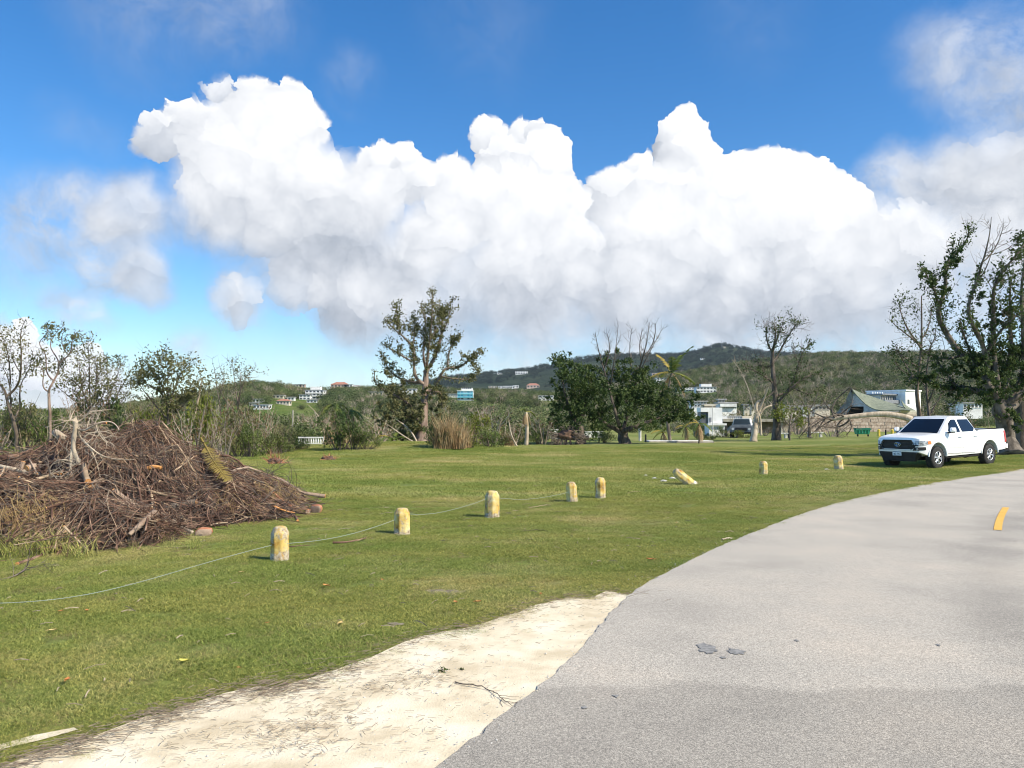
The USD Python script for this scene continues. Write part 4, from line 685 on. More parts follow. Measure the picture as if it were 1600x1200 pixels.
# ------------------------------------------------------------------ buildings and park structures
M['white_wall'] = look('white_wall', (.62, .62, .60), (.78, .78, .76), scale=.8, detail=8, rough=.9)
M['cream_wall'] = look('cream_wall', (.50, .44, .34), (.64, .58, .47), scale=.7, rough=.9)
M['pink_wall'] = look('pink_wall', (.48, .34, .27), (.58, .44, .36), scale=.7, rough=.9)
M['grey_wall'] = look('grey_wall', (.30, .30, .29), (.42, .41, .39), scale=.9, rough=.9)
M['blue_wall'] = look('blue_wall', (.10, .42, .55), (.16, .52, .64), scale=.5, rough=.7)
M['concrete'] = look('old_concrete', (.22, .20, .16), (.40, .37, .31), scale=1.6, detail=9, rough=.95, bump=.4, bscale=30)
M['concrete_pale'] = look('pale_concrete', (.52, .50, .46), (.70, .68, .62), scale=2, detail=8, rough=.9)
M['window_dark'] = look('dark_glass', (.03, .04, .05), rough=.15, spec=.6)
M['roof_grey'] = look('grey_roof', (.24, .24, .24), (.36, .35, .33), scale=.8)
M['roof_red'] = look('red_roof', (.30, .13, .09), (.40, .20, .14), scale=.8)
M['roof_green'] = look('weathered_green_roof', (.095, .115, .08), (.15, .17, .12), scale=2.2, c3=(.22, .23, .17), detail=10, rough=.8, bump=.5, bscale=9, dist=.05)
M['fascia'] = look('pale_fascia', (.55, .52, .40), (.66, .62, .5), scale=4)
M['steel_grey'] = look('grey_panel', (.15, .16, .18), (.23, .24, .26), scale=2, rough=.6)
M['stone'] = look('pinkish_stone', (.30, .225, .17), (.42, .33, .26), scale=3, c3=(.52, .43, .35), detail=8, rough=.95, bump=.6, bscale=18, vary=.16)
M['mortar'] = look('mortar', (.22, .18, .14), (.30, .25, .2), scale=4)
M['dump_green'] = look('bin_green', (.03, .26, .15), (.05, .34, .21), scale=2, rough=.5)
M['bin_lid'] = look('bin_lid', (.02, .14, .09), (.03, .2, .13), scale=2, rough=.5)
M['black'] = look('black_rubber', (.012, .012, .013), (.03, .03, .03), scale=20, rough=.7)
M['dark_metal'] = look('dark_metal', (.02, .021, .023), (.04, .04, .042), scale=6, rough=.45)
M['yellow_paint'] = look('yellow_paint', (.55, .40, .05), (.70, .52, .09), scale=5, rough=.7)
M['iron'] = look('rusty_iron', (.09, .055, .04), (.17, .10, .07), scale=6, rough=.8)

def house(label, p, w, h, d, wall='white_wall', roof='roof_grey', floors=2, cols=4, rz=0.0, group=None, bands=None, name='house', category='house', pitched=False, setback=False):
    """A block with a roof slab or hipped roof, floor by floor windows set into its front and side."""
    t = thing(name, label, category, p, rz, group)
    obj('wall', MB().box((-w / 2, 0, -3), (w / 2, d, h)), M[wall], t)
    if pitched:
        v = np.array([(-w / 2 - .5, -.5, h + .01), (w / 2 + .5, -.5, h + .01), (w / 2 + .5, d + .5, h + .01), (-w / 2 - .5, d + .5, h + .01), (-w / 4, d / 2, h + w * .16), (w / 4, d / 2, h + w * .16)])
        obj('roof', (v, [[0, 1, 5], [0, 5, 4], [1, 2, 5], [2, 3, 4], [2, 4, 5], [3, 0, 4], [0, 3, 2], [0, 2, 1]]), M[roof], t)
    else:
        obj('roof', MB().box((-w / 2 - .4, -.5, h + .003), (w / 2 + .4, d + .4, h + .35)), M[roof], t)
    if setback: obj('roof_block', MB().box((-w * .25, d * .2, h + .36), (w * .3, d * .8, h + 2.6)), M[wall], t)
    fh = h / floors
    for f in range(floors):
        if bands and f: obj('balcony', MB().box((-w / 2 + .2, -.9, f * fh - .1), (w / 2 - .2, -.004, f * fh + .75)), M[bands], t)
        for c in range(cols):
            x0 = -w / 2 + (c + .22) * w / cols; x1 = -w / 2 + (c + .78) * w / cols
            win = obj('window', MB().box((x0, -.06, f * fh + fh * .35), (x1, -.003, f * fh + fh * .8)), M['window_dark'], t)
            if cols < 6 and floors < 4: obj('sill', MB().box((x0 - .1, -.2, f * fh + fh * .28), (x1 + .1, -.003, f * fh + fh * .348)), M['concrete_pale'], win)
    for f in range(floors):
        obj('window', MB().box((w / 2 + .003, d * .3, f * fh + fh * .35), (w / 2 + .06, d * .7, f * fh + fh * .8)), M['window_dark'], t)
    return t
HOUSES = []
def town(u, vb, wpx, hpx, label, group=None, dmul=.7, names=('hill', 'ridge', 'mountain'), start=150, Y=None, **kw):
    p = hill_hit(u, vb, names, start) if Y is None else at(u, vb, Y); s = p[1] / F; HOUSES.append((u, p[1], wpx))
    k = 1.0 if Y is not None else 1.3; return house(label, p, wpx * s * (1.1 if k > 1 else 1), hpx * s * k, wpx * s * dmul, group=group, **kw)
# the town on the slope
town(491, 624, 26, 11, 'large white terraced villa on the hill slope left of the middle palms', floors=3, cols=5, bands='white_wall', setback=True)
town(476, 625, 16, 6, 'low white wing stepping down left of the terraced villa', floors=2, cols=3)
town(487, 630, 14, 4, 'low white garage below the terraced villa', floors=1, cols=3)
town(434, 623, 16, 4, 'cream bungalow at the left of the hill town', floors=1, cols=3, wall='cream_wall')
town(452, 626, 14, 4, 'white bungalow between the cream one and the terraced villa', floors=1, cols=3)
town(442, 633, 18, 5, 'cream house with a reddish roof below the bungalows', floors=1, cols=4, wall='cream_wall', roof='roof_red', pitched=True)
town(408, 640, 22, 6, 'broad white house lowest at the left of the hill town', floors=1, cols=5); town(402, 629, 14, 4, 'small white house above the broad lowest one', floors=1, cols=3); town(396, 635, 12, 4, 'grey-roofed cream house at the left end of the town', floors=1, cols=3, wall='cream_wall')
town(460, 606, 20, 4, 'long cream house on the crest right of the wooded knob', floors=1, cols=5, wall='cream_wall'); town(486, 610, 20, 3, 'flat white house just below the crest', floors=1, cols=4); town(472, 606, 8, 4, 'small pinkish house on the crest', floors=1, cols=2, wall='pink_wall')
town(530, 606, 24, 4, 'pinkish long house with red roof on the crest', floors=1, cols=5, wall='pink_wall', roof='roof_red', pitched=True); town(556, 611, 18, 5, 'cream house with shallow pitched roof below the crest', floors=1, cols=4, wall='cream_wall', pitched=True); town(544, 606, 12, 4, 'white house beside the pinkish one on the crest', floors=1, cols=3)
town(587, 619, 20, 5, 'cream house left of the lone tall tree', floors=1, cols=4, wall='cream_wall'); town(627, 611, 10, 7, 'small white chapel-like house behind the lone tree', floors=1, cols=2, pitched=True); town(638, 617, 22, 7, 'white two-storey house behind the lone tree', floors=2, cols=4); town(676, 620, 16, 6, 'pink house right behind the lone tree trunk', floors=1, cols=3, wall='pink_wall', roof='roof_red', pitched=True)
town(703, 621, 26, 4, 'long white wall-like building left of the blue and white block', floors=1, cols=9)
def blue_block():
    p = hill_hit(727, 626); s = p[1] / F; HOUSES.append((727, p[1], 28))
    t = thing('apartment_block', 'white block with turquoise balcony bands standing alone on the slope', 'building', p)
    w, h, d = 25 * s, 15 * s, 14 * s; fh = h / 3
    obj('wall', MB().box((-w / 2, 0, -3), (w / 2, d, h)), M['white_wall'], t); obj('roof', MB().box((-w / 2 - .3, -.8, h + .003), (w / 2 + .3, d + .3, h + .4)), M['white_wall'], t)
    obj('penthouse', MB().box((-w * .25, d * .1, h + .41), (w * .45, d * .8, h + 5 * s)), M['white_wall'], t)
    for c in range(5): obj('window', MB().box((-w * .2 + c * w * .12, d * .1 - .06, h + 1.6), (-w * .2 + c * w * .12 + w * .08, d * .1 - .003, h + 2.8)), M['window_dark'], t)
    for f in range(3):
        z = f * fh
        if f: obj('balcony', MB().box((-w / 2 + .1, -1.1, z - .15), (w / 2 - .1, -.004, z + fh * .32)), M['blue_wall'], t)
        for c in range(5):
            if c != 2: obj('window', MB().box((-w / 2 + (c + .15) * w / 5, -.06, z + fh * .45), (-w / 2 + (c + .85) * w / 5, -.003, z + fh * .85)), M['blue_wall' if f else 'window_dark'], t)
        obj('window', MB().box((w / 2 + .003, d * .3, z + fh * .4), (w / 2 + .06, d * .7, z + fh * .85)), M['window_dark'], t)
blue_block()
town(795, 608, 16, 4, 'long white house on the crest left of the dense trees', floors=1, cols=6); town(783, 607, 8, 3, 'small white house left of the long crest house', floors=1, cols=2); town(806, 607, 8, 4, 'white end house on the crest', floors=1, cols=2); town(833, 607, 18, 4, 'pink house with red roof on the crest left of the dense trees', floors=1, cols=4, wall='pink_wall', roof='roof_red', pitched=True); town(770, 607, 12, 3, 'tan house low on the crest', floors=1, cols=3, wall='cream_wall')
town(815, 585, 18, 4, 'white mansion high on the mountain shoulder', names=('mountain',), start=1300, floors=2, cols=5, bands='white_wall'); town(781, 585, 7, 2, 'tiny white house on the mountain shoulder', names=('mountain',), start=1300, floors=1, cols=2); town(1098, 562, 6, 2, 'tiny white house below the mountain summit', names=('mountain',), start=1300, floors=1, cols=2)
town(853, 626, 22, 6, 'white house half hidden left of the dense trees', floors=2, cols=4); town(866, 618, 10, 5, 'small white house above the half hidden one', floors=1, cols=2); town(1030, 588, 20, 4, 'pinkish house on the slope behind the coconut palm', floors=1, cols=4, wall='pink_wall'); town(1034, 597, 16, 5, 'white house on the slope below the pinkish one', floors=2, cols=3)
town(1071, 612, 26, 5, 'wide white house with terraces behind the dense trees', floors=2, cols=6, bands='white_wall'); town(1104, 614, 28, 7, 'wide white two-storey house on the ridge slope', floors=2, cols=6, setback=True)
town(1092, 636, 24, 8, 'white building with blue-grey roof just behind the white tower', Y=240, floors=2, cols=5); town(1108, 642, 20, 9, 'tan banded building behind the white tower', Y=230, floors=3, cols=4, wall='cream_wall', bands='cream_wall')
town(1137, 640, 28, 10, 'white and grey school-like block right of the white tower', Y=235, floors=2, cols=8, wall='white_wall', bands='white_wall', name='block', category='building'); town(1128, 634, 10, 9, 'grey stair block left of the school-like block', Y=238, floors=2, cols=2, wall='grey_wall'); town(1167, 641, 8, 8, 'small cream building right of the school-like block', Y=240, floors=2, cols=2, wall='cream_wall')
for k, (u, vb, w, h, wl) in enumerate([(1180, 641, 12, 6, 'cream_wall'), (1240, 643, 26, 7, 'cream_wall'), (1262, 640, 14, 5, 'white_wall'), (1285, 642, 24, 8, 'cream_wall'), (1225, 640, 12, 5, 'pink_wall'), (1520, 640, 30, 10, 'white_wall'), (1500, 640, 18, 8, 'cream_wall')]):
    town(u, vb, w, h, ('small cream house far behind the pale split tree', 'cream house far behind the dark wind-torn tree', 'white house right of the dark wind-torn tree', 'long cream house left of the green-roofed pavilion', 'pinkish house behind the dark wind-torn tree', 'white house seen between the limbs of the large tree', 'cream house seen under the limbs of the large tree')[k], Y=225 + 6 * k, floors=1, cols=max(2, w // 6), wall=wl)
# hotel: shade of the balcony wing is put into its greys, end wall white
def hotel():
    Y = 230; s = Y / F; a = .62
    p = at(1417, 652, Y); p[2] = 0; t = thing('hotel', 'white hotel block with shaded grey balconies and a bright blank end wall', 'building', p, 0)
    # the long front recedes to the left, the bright end faces the sun
    c, sn = math.cos(a), math.sin(a); z1 = (655 - 611) * s + 1.65; L, D = 46 * s, 58 * s
    def rot(mb):
        v, f = mb.get(); return np.c_[v[:, 0] * c - v[:, 1] * sn, v[:, 0] * sn + v[:, 1] * c, v[:, 2]], f
    def part(n, lo, hi, m): obj(n, rot(MB().box(lo, hi)), M[m], t)
    part('wall', (-.5, 0, -.5), (D * .75, 12, z1), 'white_wall')
    part('front_wing', (-L, 3, -.5), (-.51, 12, z1 - 1.2), 'grey_wall'); part('roof', (-L - .3, 2.2, z1 - 1.19), (-.52, 12.2, z1 - .8), 'steel_grey'); part('roof', (-.7, -.3, z1 + .003), (D * .75 + .2, 12.2, z1 + .4), 'white_wall')
    for f in range(3):
        z = 1 + f * (z1 - 2) / 3
        part('balcony', (-L, 1.7, z), (-.52, 2.99, z + 1.0), 'steel_grey')
        for k in range(7): part('window', (-L + (k + .2) * L / 7, 2.93, z + 1.05), (-L + (k + .8) * L / 7, 2.996, z + 2.1), 'window_dark')
    part('window', (.5, -.06, z1 * .62), (1.6, -.004, z1 * .75), 'window_dark'); part('window', (.5, -.06, z1 * .35), (1.6, -.004, z1 * .5), 'window_dark')
    for k in range(6): obj('roof_vent', rot(MB().box((-L + 1 + k * 1.3, 6, z1 - .79), (-L + 1.4 + k * 1.3, 6.4, z1 - .2))), M['white_wall'], t)
hotel()
# white tower
def tower():
    Y = 76; s = Y / F; p = gnd(1116, 681); p = np.array([at(1116, 681, Y)[0], Y, 0]); t = thing('memorial_tower', 'white square tower with a projecting ledge and slatted blue-grey side', 'tower', p)
    x0, x1 = (1107 - 1116) * s, (1129 - 1116) * s; zt = (655 - 637) * s + 1.65; zl = (655 - 664.5) * s + 1.65
    obj('shaft', MB().box((x0, 0, zl + .2), (x1, 1.6, zt)), M['white_wall'], t)
    obj('cap', MB().box((x0 - .72, -.04, zt - .42), (x0 - .003, 1.6, zt)), M['white_wall'], t)
    for k in range(6): obj('slat', MB().box((x0 - .68 + k * .11, .12, zl + .2), (x0 - .62 + k * .11, .9, zt - .43)), M['steel_grey'], t)
    obj('side_wall', MB().box((x0 - .7, .95, zl + .2), (x0 - .004, 1.5, zt - .425)), M['steel_grey'], t)  # white tower's shaded facet, the shade put into a grey colour
    obj('ledge', MB().box((x0 - .1, -.35, zl), (x1 + .32, 1.8, zl + .19)), M['white_wall'], t)
    obj('base', MB().box((x0 + .05, -.1, -.1), (x1 + .2, 1.7, zl - .004)), M['white_wall'], t)
    obj('recess', MB().box((x1 + .21, .3, -.1), (x1 + .55, 1.6, zl - .004)), M['dark_metal'], t)
    # weathered unreadable lettering on the base is left as faint raised bars
    for k in range(6): obj('letter', MB().box((x0 + .42 + k * .13, -.112, zl - .32), (x0 + .50 + k * .13, -.101, zl - .2)), M['steel_grey'], t)
    obj('flood_lamp', MB().box((x0 + .12, -.06, zl + .3), (x0 + .3, -.003, zl + .75)), M['steel_grey'], t)
tower()
t = thing('flag_pole', 'thin pale pole standing just in front of the white tower', 'pole', gnd(1114, 686)); obj('pole', MB().tube([(0, 0, -.05), (0, 0, 2.75)], .035, 8), M['concrete_pale'], t); obj('cap', MB().tube([(0, 0, 2.751), (0, 0, 2.8)], .05, 8), M['concrete_pale'], t)
t = thing('lamp_pole', 'pale stub of a concrete pole in the scrub left of the middle palms', 'pole', np.array([at(457, 690, 75)[0], 75, 0])); obj('pole', MB().tube([(0, 0, 0), (0, 0, 2.5)], .07, 8), M['concrete'], t); obj('bracket', MB().box((.1, -.04, 1.2), (.5, .04, 1.28)), M['concrete_pale'], t)
# low concrete building with slanting buttress
def low_building():
    Y = 92; s = Y / F; X = lambda u: (u - 1200) * s; Z = lambda v: (655 - v) * s + 1.65
    t = thing('concrete_shelter', 'long low concrete shelter with flat roof and slanting buttress behind the trees', 'building', (at(1200, 655, Y)[0], Y, 0))
    obj('roof', MB().box((X(1130), 0, Z(659)), (X(1262), 9, Z(654.5))), M['concrete'], t)
    obj('back_wall', MB().box((X(1132), 6, -.2), (X(1262), 8.6, Z(659) - .004)), M['concrete'], t)
    obj('parapet', MB().box((X(1128), 1, Z(654.5) + .003), (X(1140), 4, Z(650.5))), M['white_wall'], t); obj('parapet', MB().box((X(1164), 1, Z(654.5) + .003), (X(1180), 4, Z(650))), M['cream_wall'], t)
    for k in range(7): obj('baluster', MB().box((X(1141 + 3.1 * k), 1.2, Z(654.5) + .003), (X(1142.6 + 3.1 * k), 1.5, Z(650.4))), M['concrete_pale'], t)
    obj('rail', MB().box((X(1140.2), 1.1, Z(650.3)), (X(1163.8), 1.6, Z(649.6))), M['concrete_pale'], t)
    v = [(X(1131), -.3, -.1), (X(1138), -.3, -.1), (X(1160), -.3, Z(659) - .01), (X(1152), -.3, Z(659) - .01)]; b = [(x, 1.2, z) for x, _, z in v]
    obj('buttress', (np.array(v + b), [[0, 1, 2, 3], [7, 6, 5, 4], [0, 4, 5, 1], [1, 5, 6, 2], [2, 6, 7, 3], [3, 7, 4, 0]]), M['concrete'], t)
    for u in (1185, 1222, 1250): obj('column', MB().box((X(u), .4, -.1), (X(u + 2.6), .9, Z(659) - .004)), M['concrete'], t)
low_building()
def stone_wall():
    Y = 104; s = Y / F; rg = np.random.default_rng(8); x0, x1 = at(1205, 655, Y)[0], at(1445, 655, Y)[0]
    t = thing('stone_wall', 'pinkish stone block terrace wall below the green-roofed pavilion', 'wall', (x0, Y, 0)); W = x1 - x0; Ht = lambda x: np.interp(x / W, [0, .25, .45, 1], [1.15, 1.75, 2.1, 2.15])
    xs = np.linspace(0, W, 13); v = [(x, .12, -.3) for x in xs] + [(x, .12, Ht(x) - .04) for x in xs] + [(x, 1.2, Ht(x) - .04) for x in xs]; n = 13
    obj('core', (np.array(v), [[k, k + 1, n + k + 1, n + k] for k in range(n - 1)] + [[n + k, n + k + 1, 2 * n + k + 1, 2 * n + k] for k in range(n - 1)]), M['mortar'], t)
    z = 0; row = 0
    while z < 2.1:
        h = .42; x = -rg.uniform(0, .5)
        while x < W:
            w = rg.uniform(.55, 1.25); top = min(z + h, Ht(x + w / 2))
            if top - z > .1: obj('stone', MB().box((max(x, 0) + .02, rg.uniform(-.02, .03), z + .015), (min(x + w, W) - .02, .3, top - .015)), M['stone'], t)
            x += w
        z += h
    for k in range(12): obj('coping', MB().box((k * W / 12 + .01, -.08, Ht((k + .5) * W / 12) + .004), ((k + 1) * W / 12 - .01, .5, Ht((k + .5) * W / 12) + .13)), M['stone'], t)
stone_wall()
def pavilion():
    Y = 118; s = Y / F; P = lambda u, v, dy=0: at(u, v, Y + dy)
    foot = P(1365, 655); foot[2] = 0
    t = thing('pavilion', 'pavilion with weathered green swept roof rising to a pointed prow', 'pavilion', foot)
    def sail(rows, m, name, th=.14):
        g = np.array([[P(*q) for q in spline(np.array(r, float), 16)] for r in rows]) - foot
        g = np.array([spline(g[:, k], 10) for k in range(16)]).transpose(1, 0, 2); a, b = g.shape[:2]
        i, j = np.meshgrid(np.arange(a - 1), np.arange(b - 1), indexing='ij'); k = i * b + j; f = np.stack([k, k + 1, k + b + 1, k + b], -1).reshape(-1, 4)
        v = np.vstack([g.reshape(-1, 3), g.reshape(-1, 3) + [0, .05, -th]]); n = a * b
        e = [list(range(b)), [i_ * b + b - 1 for i_ in range(a)], list(range((a - 1) * b, a * b))[::-1], [i_ * b for i_ in range(a)][::-1]]
        side = [[r[q], r[q + 1], r[q + 1] + n, r[q] + n] for r in e for q in range(len(r) - 1)]
        return obj(name, (v, np.vstack([f, f[:, ::-1] + n, side])), M[m], t, smooth=35)
    # main green slope: ridge line above, concave eave below
    sail([[(1331, 607.5, 0), (1352, 616, 4), (1376, 624, 7), (1400, 632, 9), (1424, 639, 10)], [(1333, 610, -.4), (1350, 622, 1.2), (1372, 630, 2.5), (1398, 636, 3.2), (1424, 640, 4)], [(1334, 612, -.8), (1347, 626, -1.6), (1364, 638, -2.2), (1390, 641, -2.4), (1422, 641, -2.4)]], 'roof_green', 'roof_slope')
    # grey gable sheet falling to the left
    sail([[(1330, 608, .2), (1325, 618, 1), (1316, 634, 2.4), (1305, 647, 3.4)], [(1331, 611, .2), (1328, 622, 1), (1320, 638, 2.4), (1308, 649, 3.2)], [(1333, 614, .3), (1332, 628, 1), (1326, 642, 2.2), (1315, 650, 3.0)]], 'steel_grey', 'gable_sheet')
    m = MB()
    m.tube([P(1329.5, 606, .2) - foot, P(1331, 613, 0) - foot], [.09, .13], 6); obj('finial', m, M['dark_metal'], t)
    obj('gable_wall', MB().box((P(1331, 650)[0] - foot[0], 3.5, .5), (P(1366, 650)[0] - foot[0], 4.2, 3.6)), M['dark_metal'], t)  # dark panel, its colour stands for the shade of the open interior
    obj('fascia', MB().box((P(1400, 650)[0] - foot[0], -1.6, P(0, 644)[2]), (P(1424, 650)[0] - foot[0], -1.2, P(0, 641.6)[2])), M['fascia'], t)
    obj('wall', MB().box((P(1366.2, 650)[0] - foot[0], .4, -.2), (P(1440, 650)[0] - foot[0], 7, P(0, 643)[2])), M['cream_wall'], t)
    for u in (1345, 1357, 1372, 1388): obj('post', MB().box((P(u, 650)[0] - foot[0] - .15, -1.5, -.1), (P(u, 650)[0] - foot[0] + .15, -1.1, P(0, 640.5)[2] - .25)), M['cream_wall'], t)
    for u in (1378, 1394, 1412): obj('window', MB().box((P(u, 650)[0] - foot[0], .34, 1.2), (P(u + 9, 650)[0] - foot[0], .396, 2.2)), M['window_dark'], t)
    sail([[(1408, 624, 6), (1416, 633, 7), (1430, 641, 8), (1441, 648, 8.5)], [(1409, 627, 5.5), (1416, 636, 5.5), (1428, 643, 6), (1440, 649, 6.5)], [(1410, 630, 5), (1415, 638, 4.4), (1426, 645, 4.5), (1438, 650, 5)]], 'roof_green', 'rear_roof_slope')
pavilion()
# skips, bollards, bench, benches
def skip(u, v, Y, w, label):
    p = at(u, v, Y); p[2] = float(H(p[0], Y)); t = thing('skip', label, 'waste skip', p, -.12); h = w * .56
    q = np.array([(-w / 2 + .12, 0, .22), (w / 2 - .12, 0, .22), (w / 2 - .12, w * .6, .22), (-w / 2 + .12, w * .6, .22), (-w / 2, -.08, h), (w / 2, -.08, h), (w / 2, w * .66, h), (-w / 2, w * .66, h)])
    obj('body', (q, [[3, 2, 1, 0], [0, 1, 5, 4], [1, 2, 6, 5], [2, 3, 7, 6], [3, 0, 4, 7], [4, 5, 6, 7]]), M['dump_green'], t)
    for k in range(4): x = -w / 2 + .25 + k * (w - .5) / 3; obj('rib', MB().box((x - .03, -.12, .3), (x + .03, -.02, h - .12)), M['dump_green'], t)
    obj('rim', MB().box((-w / 2 - .04, -.14, h - .1), (w / 2 + .04, -.085, h + .02)), M['bin_lid'], t)
    for k in range(2): obj('lid', MB().box((-w / 2 + k * w / 2 + .01, -.05, h + .005), (-w / 2 + (k + 1) * w / 2 - .01, w * .64, h + .07)), M['bin_lid'], t)
    for sx in (-1, 1): obj('wheel', MB().tube([(sx * w * .36 - .05, .15, .11), (sx * w * .36 + .05, .15, .11)], .11, 10), M['black'], t); obj('side_pocket', MB().box((sx * (w / 2 + .0) - .05, .2, .6), (sx * (w / 2) + .05, .5, .75)), M['bin_lid'], t)
skip(1349, 676, 74, 1.3, 'green metal waste skip standing by the crown of the fallen tree'); skip(1419, 673, 80, 1.3, 'second green waste skip half hidden behind the truck')
def far_bollard(u, v, Y, h, r, m, label):
    p = at(u, v, Y); p[2] = float(H(p[0], Y)); t = thing('bollard', label, 'bollard', p)
    obj('post', MB().tube([(0, 0, -.05), (0, 0, h)], r, 10), M[m], t); obj('cap', MB().tube([(0, 0, h + .002), (0, 0, h + r * .5)], [r * 1.02, r * .55], 10), M[m], t)
far_bollard(1373, 675, 76, .62, .13, 'yellow_paint', 'plain yellow bollard left of the black post by the stone wall'); far_bollard(1394, 674, 76, .62, .13, 'yellow_paint', 'plain yellow bollard right of the black post by the stone wall')
far_bollard(1384, 676, 75, .62, .07, 'black', 'black post between the two plain yellow bollards'); far_bollard(1401, 673, 78, .6, .06, 'black', 'thin black post just right of the plain yellow bollards'); far_bollard(1406, 673, 79, .6, .06, 'black', 'thin black post nearest the truck mirror'); far_bollard(1309, 679, 70, .55, .06, 'black', 'black post in front of the fallen crown'); far_bollard(1233, 680, 66, .6, .1, 'black', 'dark stump-like post by the dark wind-torn tree')
far_bollard(1144, 682, 72, .5, .13, 'yellow_paint', 'pale yellow bollard left of the parked vehicle'); far_bollard(733, 701, 46, .28, .05, 'black', 'short dark stake at the foot of the dry reeds'); far_bollard(936, 690, 56, .35, .05, 'black', 'short dark stake between the dense trees'); far_bollard(1009, 689, 57, .55, .06, 'black', 'dark stake right of the broad dense tree'); far_bollard(1000, 688, 60, 1.1, .1, 'concrete_pale', 'pale round post under the broad dense tree')
def bench(u, v, Y, w, label):
    p = at(u, v, Y); p[2] = float(H(p[0], Y)); t = thing('bench', label, 'bench', p, .03)
    obj('seat', MB().box((-w / 2, -.18, .36), (w / 2, .18, .45)), M['concrete_pale'], t)
    for sx in (-1, 1): obj('leg', MB().box((sx * w * .36 - .09, -.14, -.05), (sx * w * .36 + .09, .14, .357)), M['concrete_pale'], t)
bench(1273, 680, 69, 1.45, 'white concrete bench on the lawn in front of the fallen crown'); bench(1219, 683, 66, 1.3, 'low pale slab bench by the dark wind-torn tree')
# low white fence
def fence():
    Y = 52; s = Y / F; p = at(486, 702, Y); p[2] = float(H(p[0], Y)); t = thing('white_fence', 'low white balustrade fence in front of the reddish dry thicket', 'fence', p); w = 40 * s
    obj('rail', MB().box((-w / 2, -.06, .40), (w / 2, .06, .48)), M['white_wall'], t); obj('rail', MB().box((-w / 2, -.06, .02), (w / 2, .06, .09)), M['white_wall'], t)
    for k in range(11): x = -w / 2 + .06 + k * (w - .12) / 10; obj('baluster', MB().tube([(x, 0, .091), (x, 0, .2), (x, 0, .3), (x, 0, .398)], [.035, .06, .045, .035], 6), M['white_wall'], t)
fence()
# paths and pale slabs seen at the lawn edge
t = thing('concrete_slab', 'flat pale concrete slab under the spreading crown of the dense tree', 'slab', at(1060, 690, 58) * [1, 1, 0]); obj('top', MB().box((-2.3, -1.0, -.05), (2.3, 1.0, .10)), M['concrete_pale'], t); obj('edge', MB().box((-2.35, -1.05, -.05), (2.35, 1.05, .05)), M['concrete'], t)
def low_wall(u0, u1, v, Y, h, label, m='concrete_pale'):
    a, b = at(u0, v, Y), at(u1, v, Y); t = thing('low_wall', label, 'low wall', (a[0], Y, 0)); W = b[0] - a[0]
    for k in range(4): obj('block', MB().box((k * W / 4 + .01, 0, -.1), ((k + 1) * W / 4 - .01, .35, h)), M[m], t)
    obj('coping', MB().box((-.03, -.05, h + .003), (W + .03, .4, h + .08)), M[m], t)
low_wall(842, 872, 690, 66, .75, 'low white wall left behind the dense tree pair'); low_wall(912, 942, 688, 70, .5, 'low white wall seen between the trunks of the dense pair'); low_wall(1085, 1096, 685, 78, .5, 'short low wall beside the young palm', 'concrete')
# root plate under the left dense tree
def root_plate():
    p = gnd(884, 695); t = thing('root_plate', 'reddish brown upturned root plate lying by the left dense tree', 'root plate', p); rg = np.random.default_rng(2); m = MB(); b = trimesh.creation.icosphere(3, 1.0)
    v = b.vertices * [.62, .3, .34]; v = v * (1 + 1.1 * (meshkit.fbm(v * 4.2, 4, 3) - .5))[:, None] + [0, 0, .6]; obj('soil', (v, b.faces), M['iron'], t, smooth=True)
    for _ in range(70):
        a = rg.uniform(0, 6.28); q = np.array([.5 * math.cos(a), -.15, .6 + .25 * math.sin(a)]); grow(rg, q, np.array([math.cos(a), rg.normal(0, .5), math.sin(a) - .3]), rg.uniform(.4, .9), .035, 1, m, [], up=-.08)
    obj('roots', m, M['twig'], t); obj('trunk', MB().tube([(.2, .1, .6), (.9, .3, .55), (1.5, .5, .4)], [.2, .17, .13], 8), M['bark_dark'], t)
root_plate()
# small parked vehicle far off
def far_car():
    Y = 70; p = at(1158, 680, Y); p[2] = 0; t = thing('parked_vehicle', 'small grey off-road vehicle with dark windscreen parked beside the low concrete shelter', 'vehicle', p, -.35)
    def pr(n, poly, y0, y1, m): c = CrossSection([np.array(poly)]); b = Manifold.extrude(c, y1 - y0).rotate([90, 0, 0]).translate([0, y1, 0]); obj(n, b, M[m], t)
    pr('body', [(-.95, .35), (.95, .35), (.95, 1.0), (.8, 1.12), (-.8, 1.12), (-.95, 1.0)], 0, 3.4, 'steel_grey'); pr('cab', [(-.82, 1.123), (.82, 1.123), (.68, 1.72), (-.68, 1.72)], 1.0, 3.3, 'white_wall')
    obj('windscreen', (np.array([(-.74, .97, 1.16), (.74, .97, 1.16), (.63, .99, 1.66), (-.63, .99, 1.66)]), [[0, 1, 2, 3]]), M['window_dark'], t); obj('grille', MB().box((-.5, -.04, .62), (.5, -.003, .9)), M['dark_metal'], t); obj('bumper', MB().box((-.95, -.12, .36), (.95, -.004, .54)), M['dark_metal'], t)
    for sx in (-1, 1):
        obj('headlight', MB().tube([(sx * .7, -.03, .78), (sx * .7, -.002, .78)], .11, 10), M['white_wall'], t)
        for y in (.6, 2.7): obj('wheel', MB().tube([(sx * .78, y, .34), (sx * .98, y, .34)], .34, 14), M['black'], t)
far_car()
t = thing('parked_car_roof', 'turquoise car far behind the truck with only its roof in view', 'car', np.array([at(1474, 660, 62)[0], 62, .25])); obj('roof', Manifold.batch_hull([Manifold.cube([1.5, 2.0, .1], True).translate([0, 0, 1.0]), Manifold.cube([1.1, 1.5, .1], True).translate([0, 0, 1.42])]), M['blue_wall'], t); obj('body', Manifold.cube([1.7, 3.6, .66], True).translate([0, 0, .60]), M['blue_wall'], t)
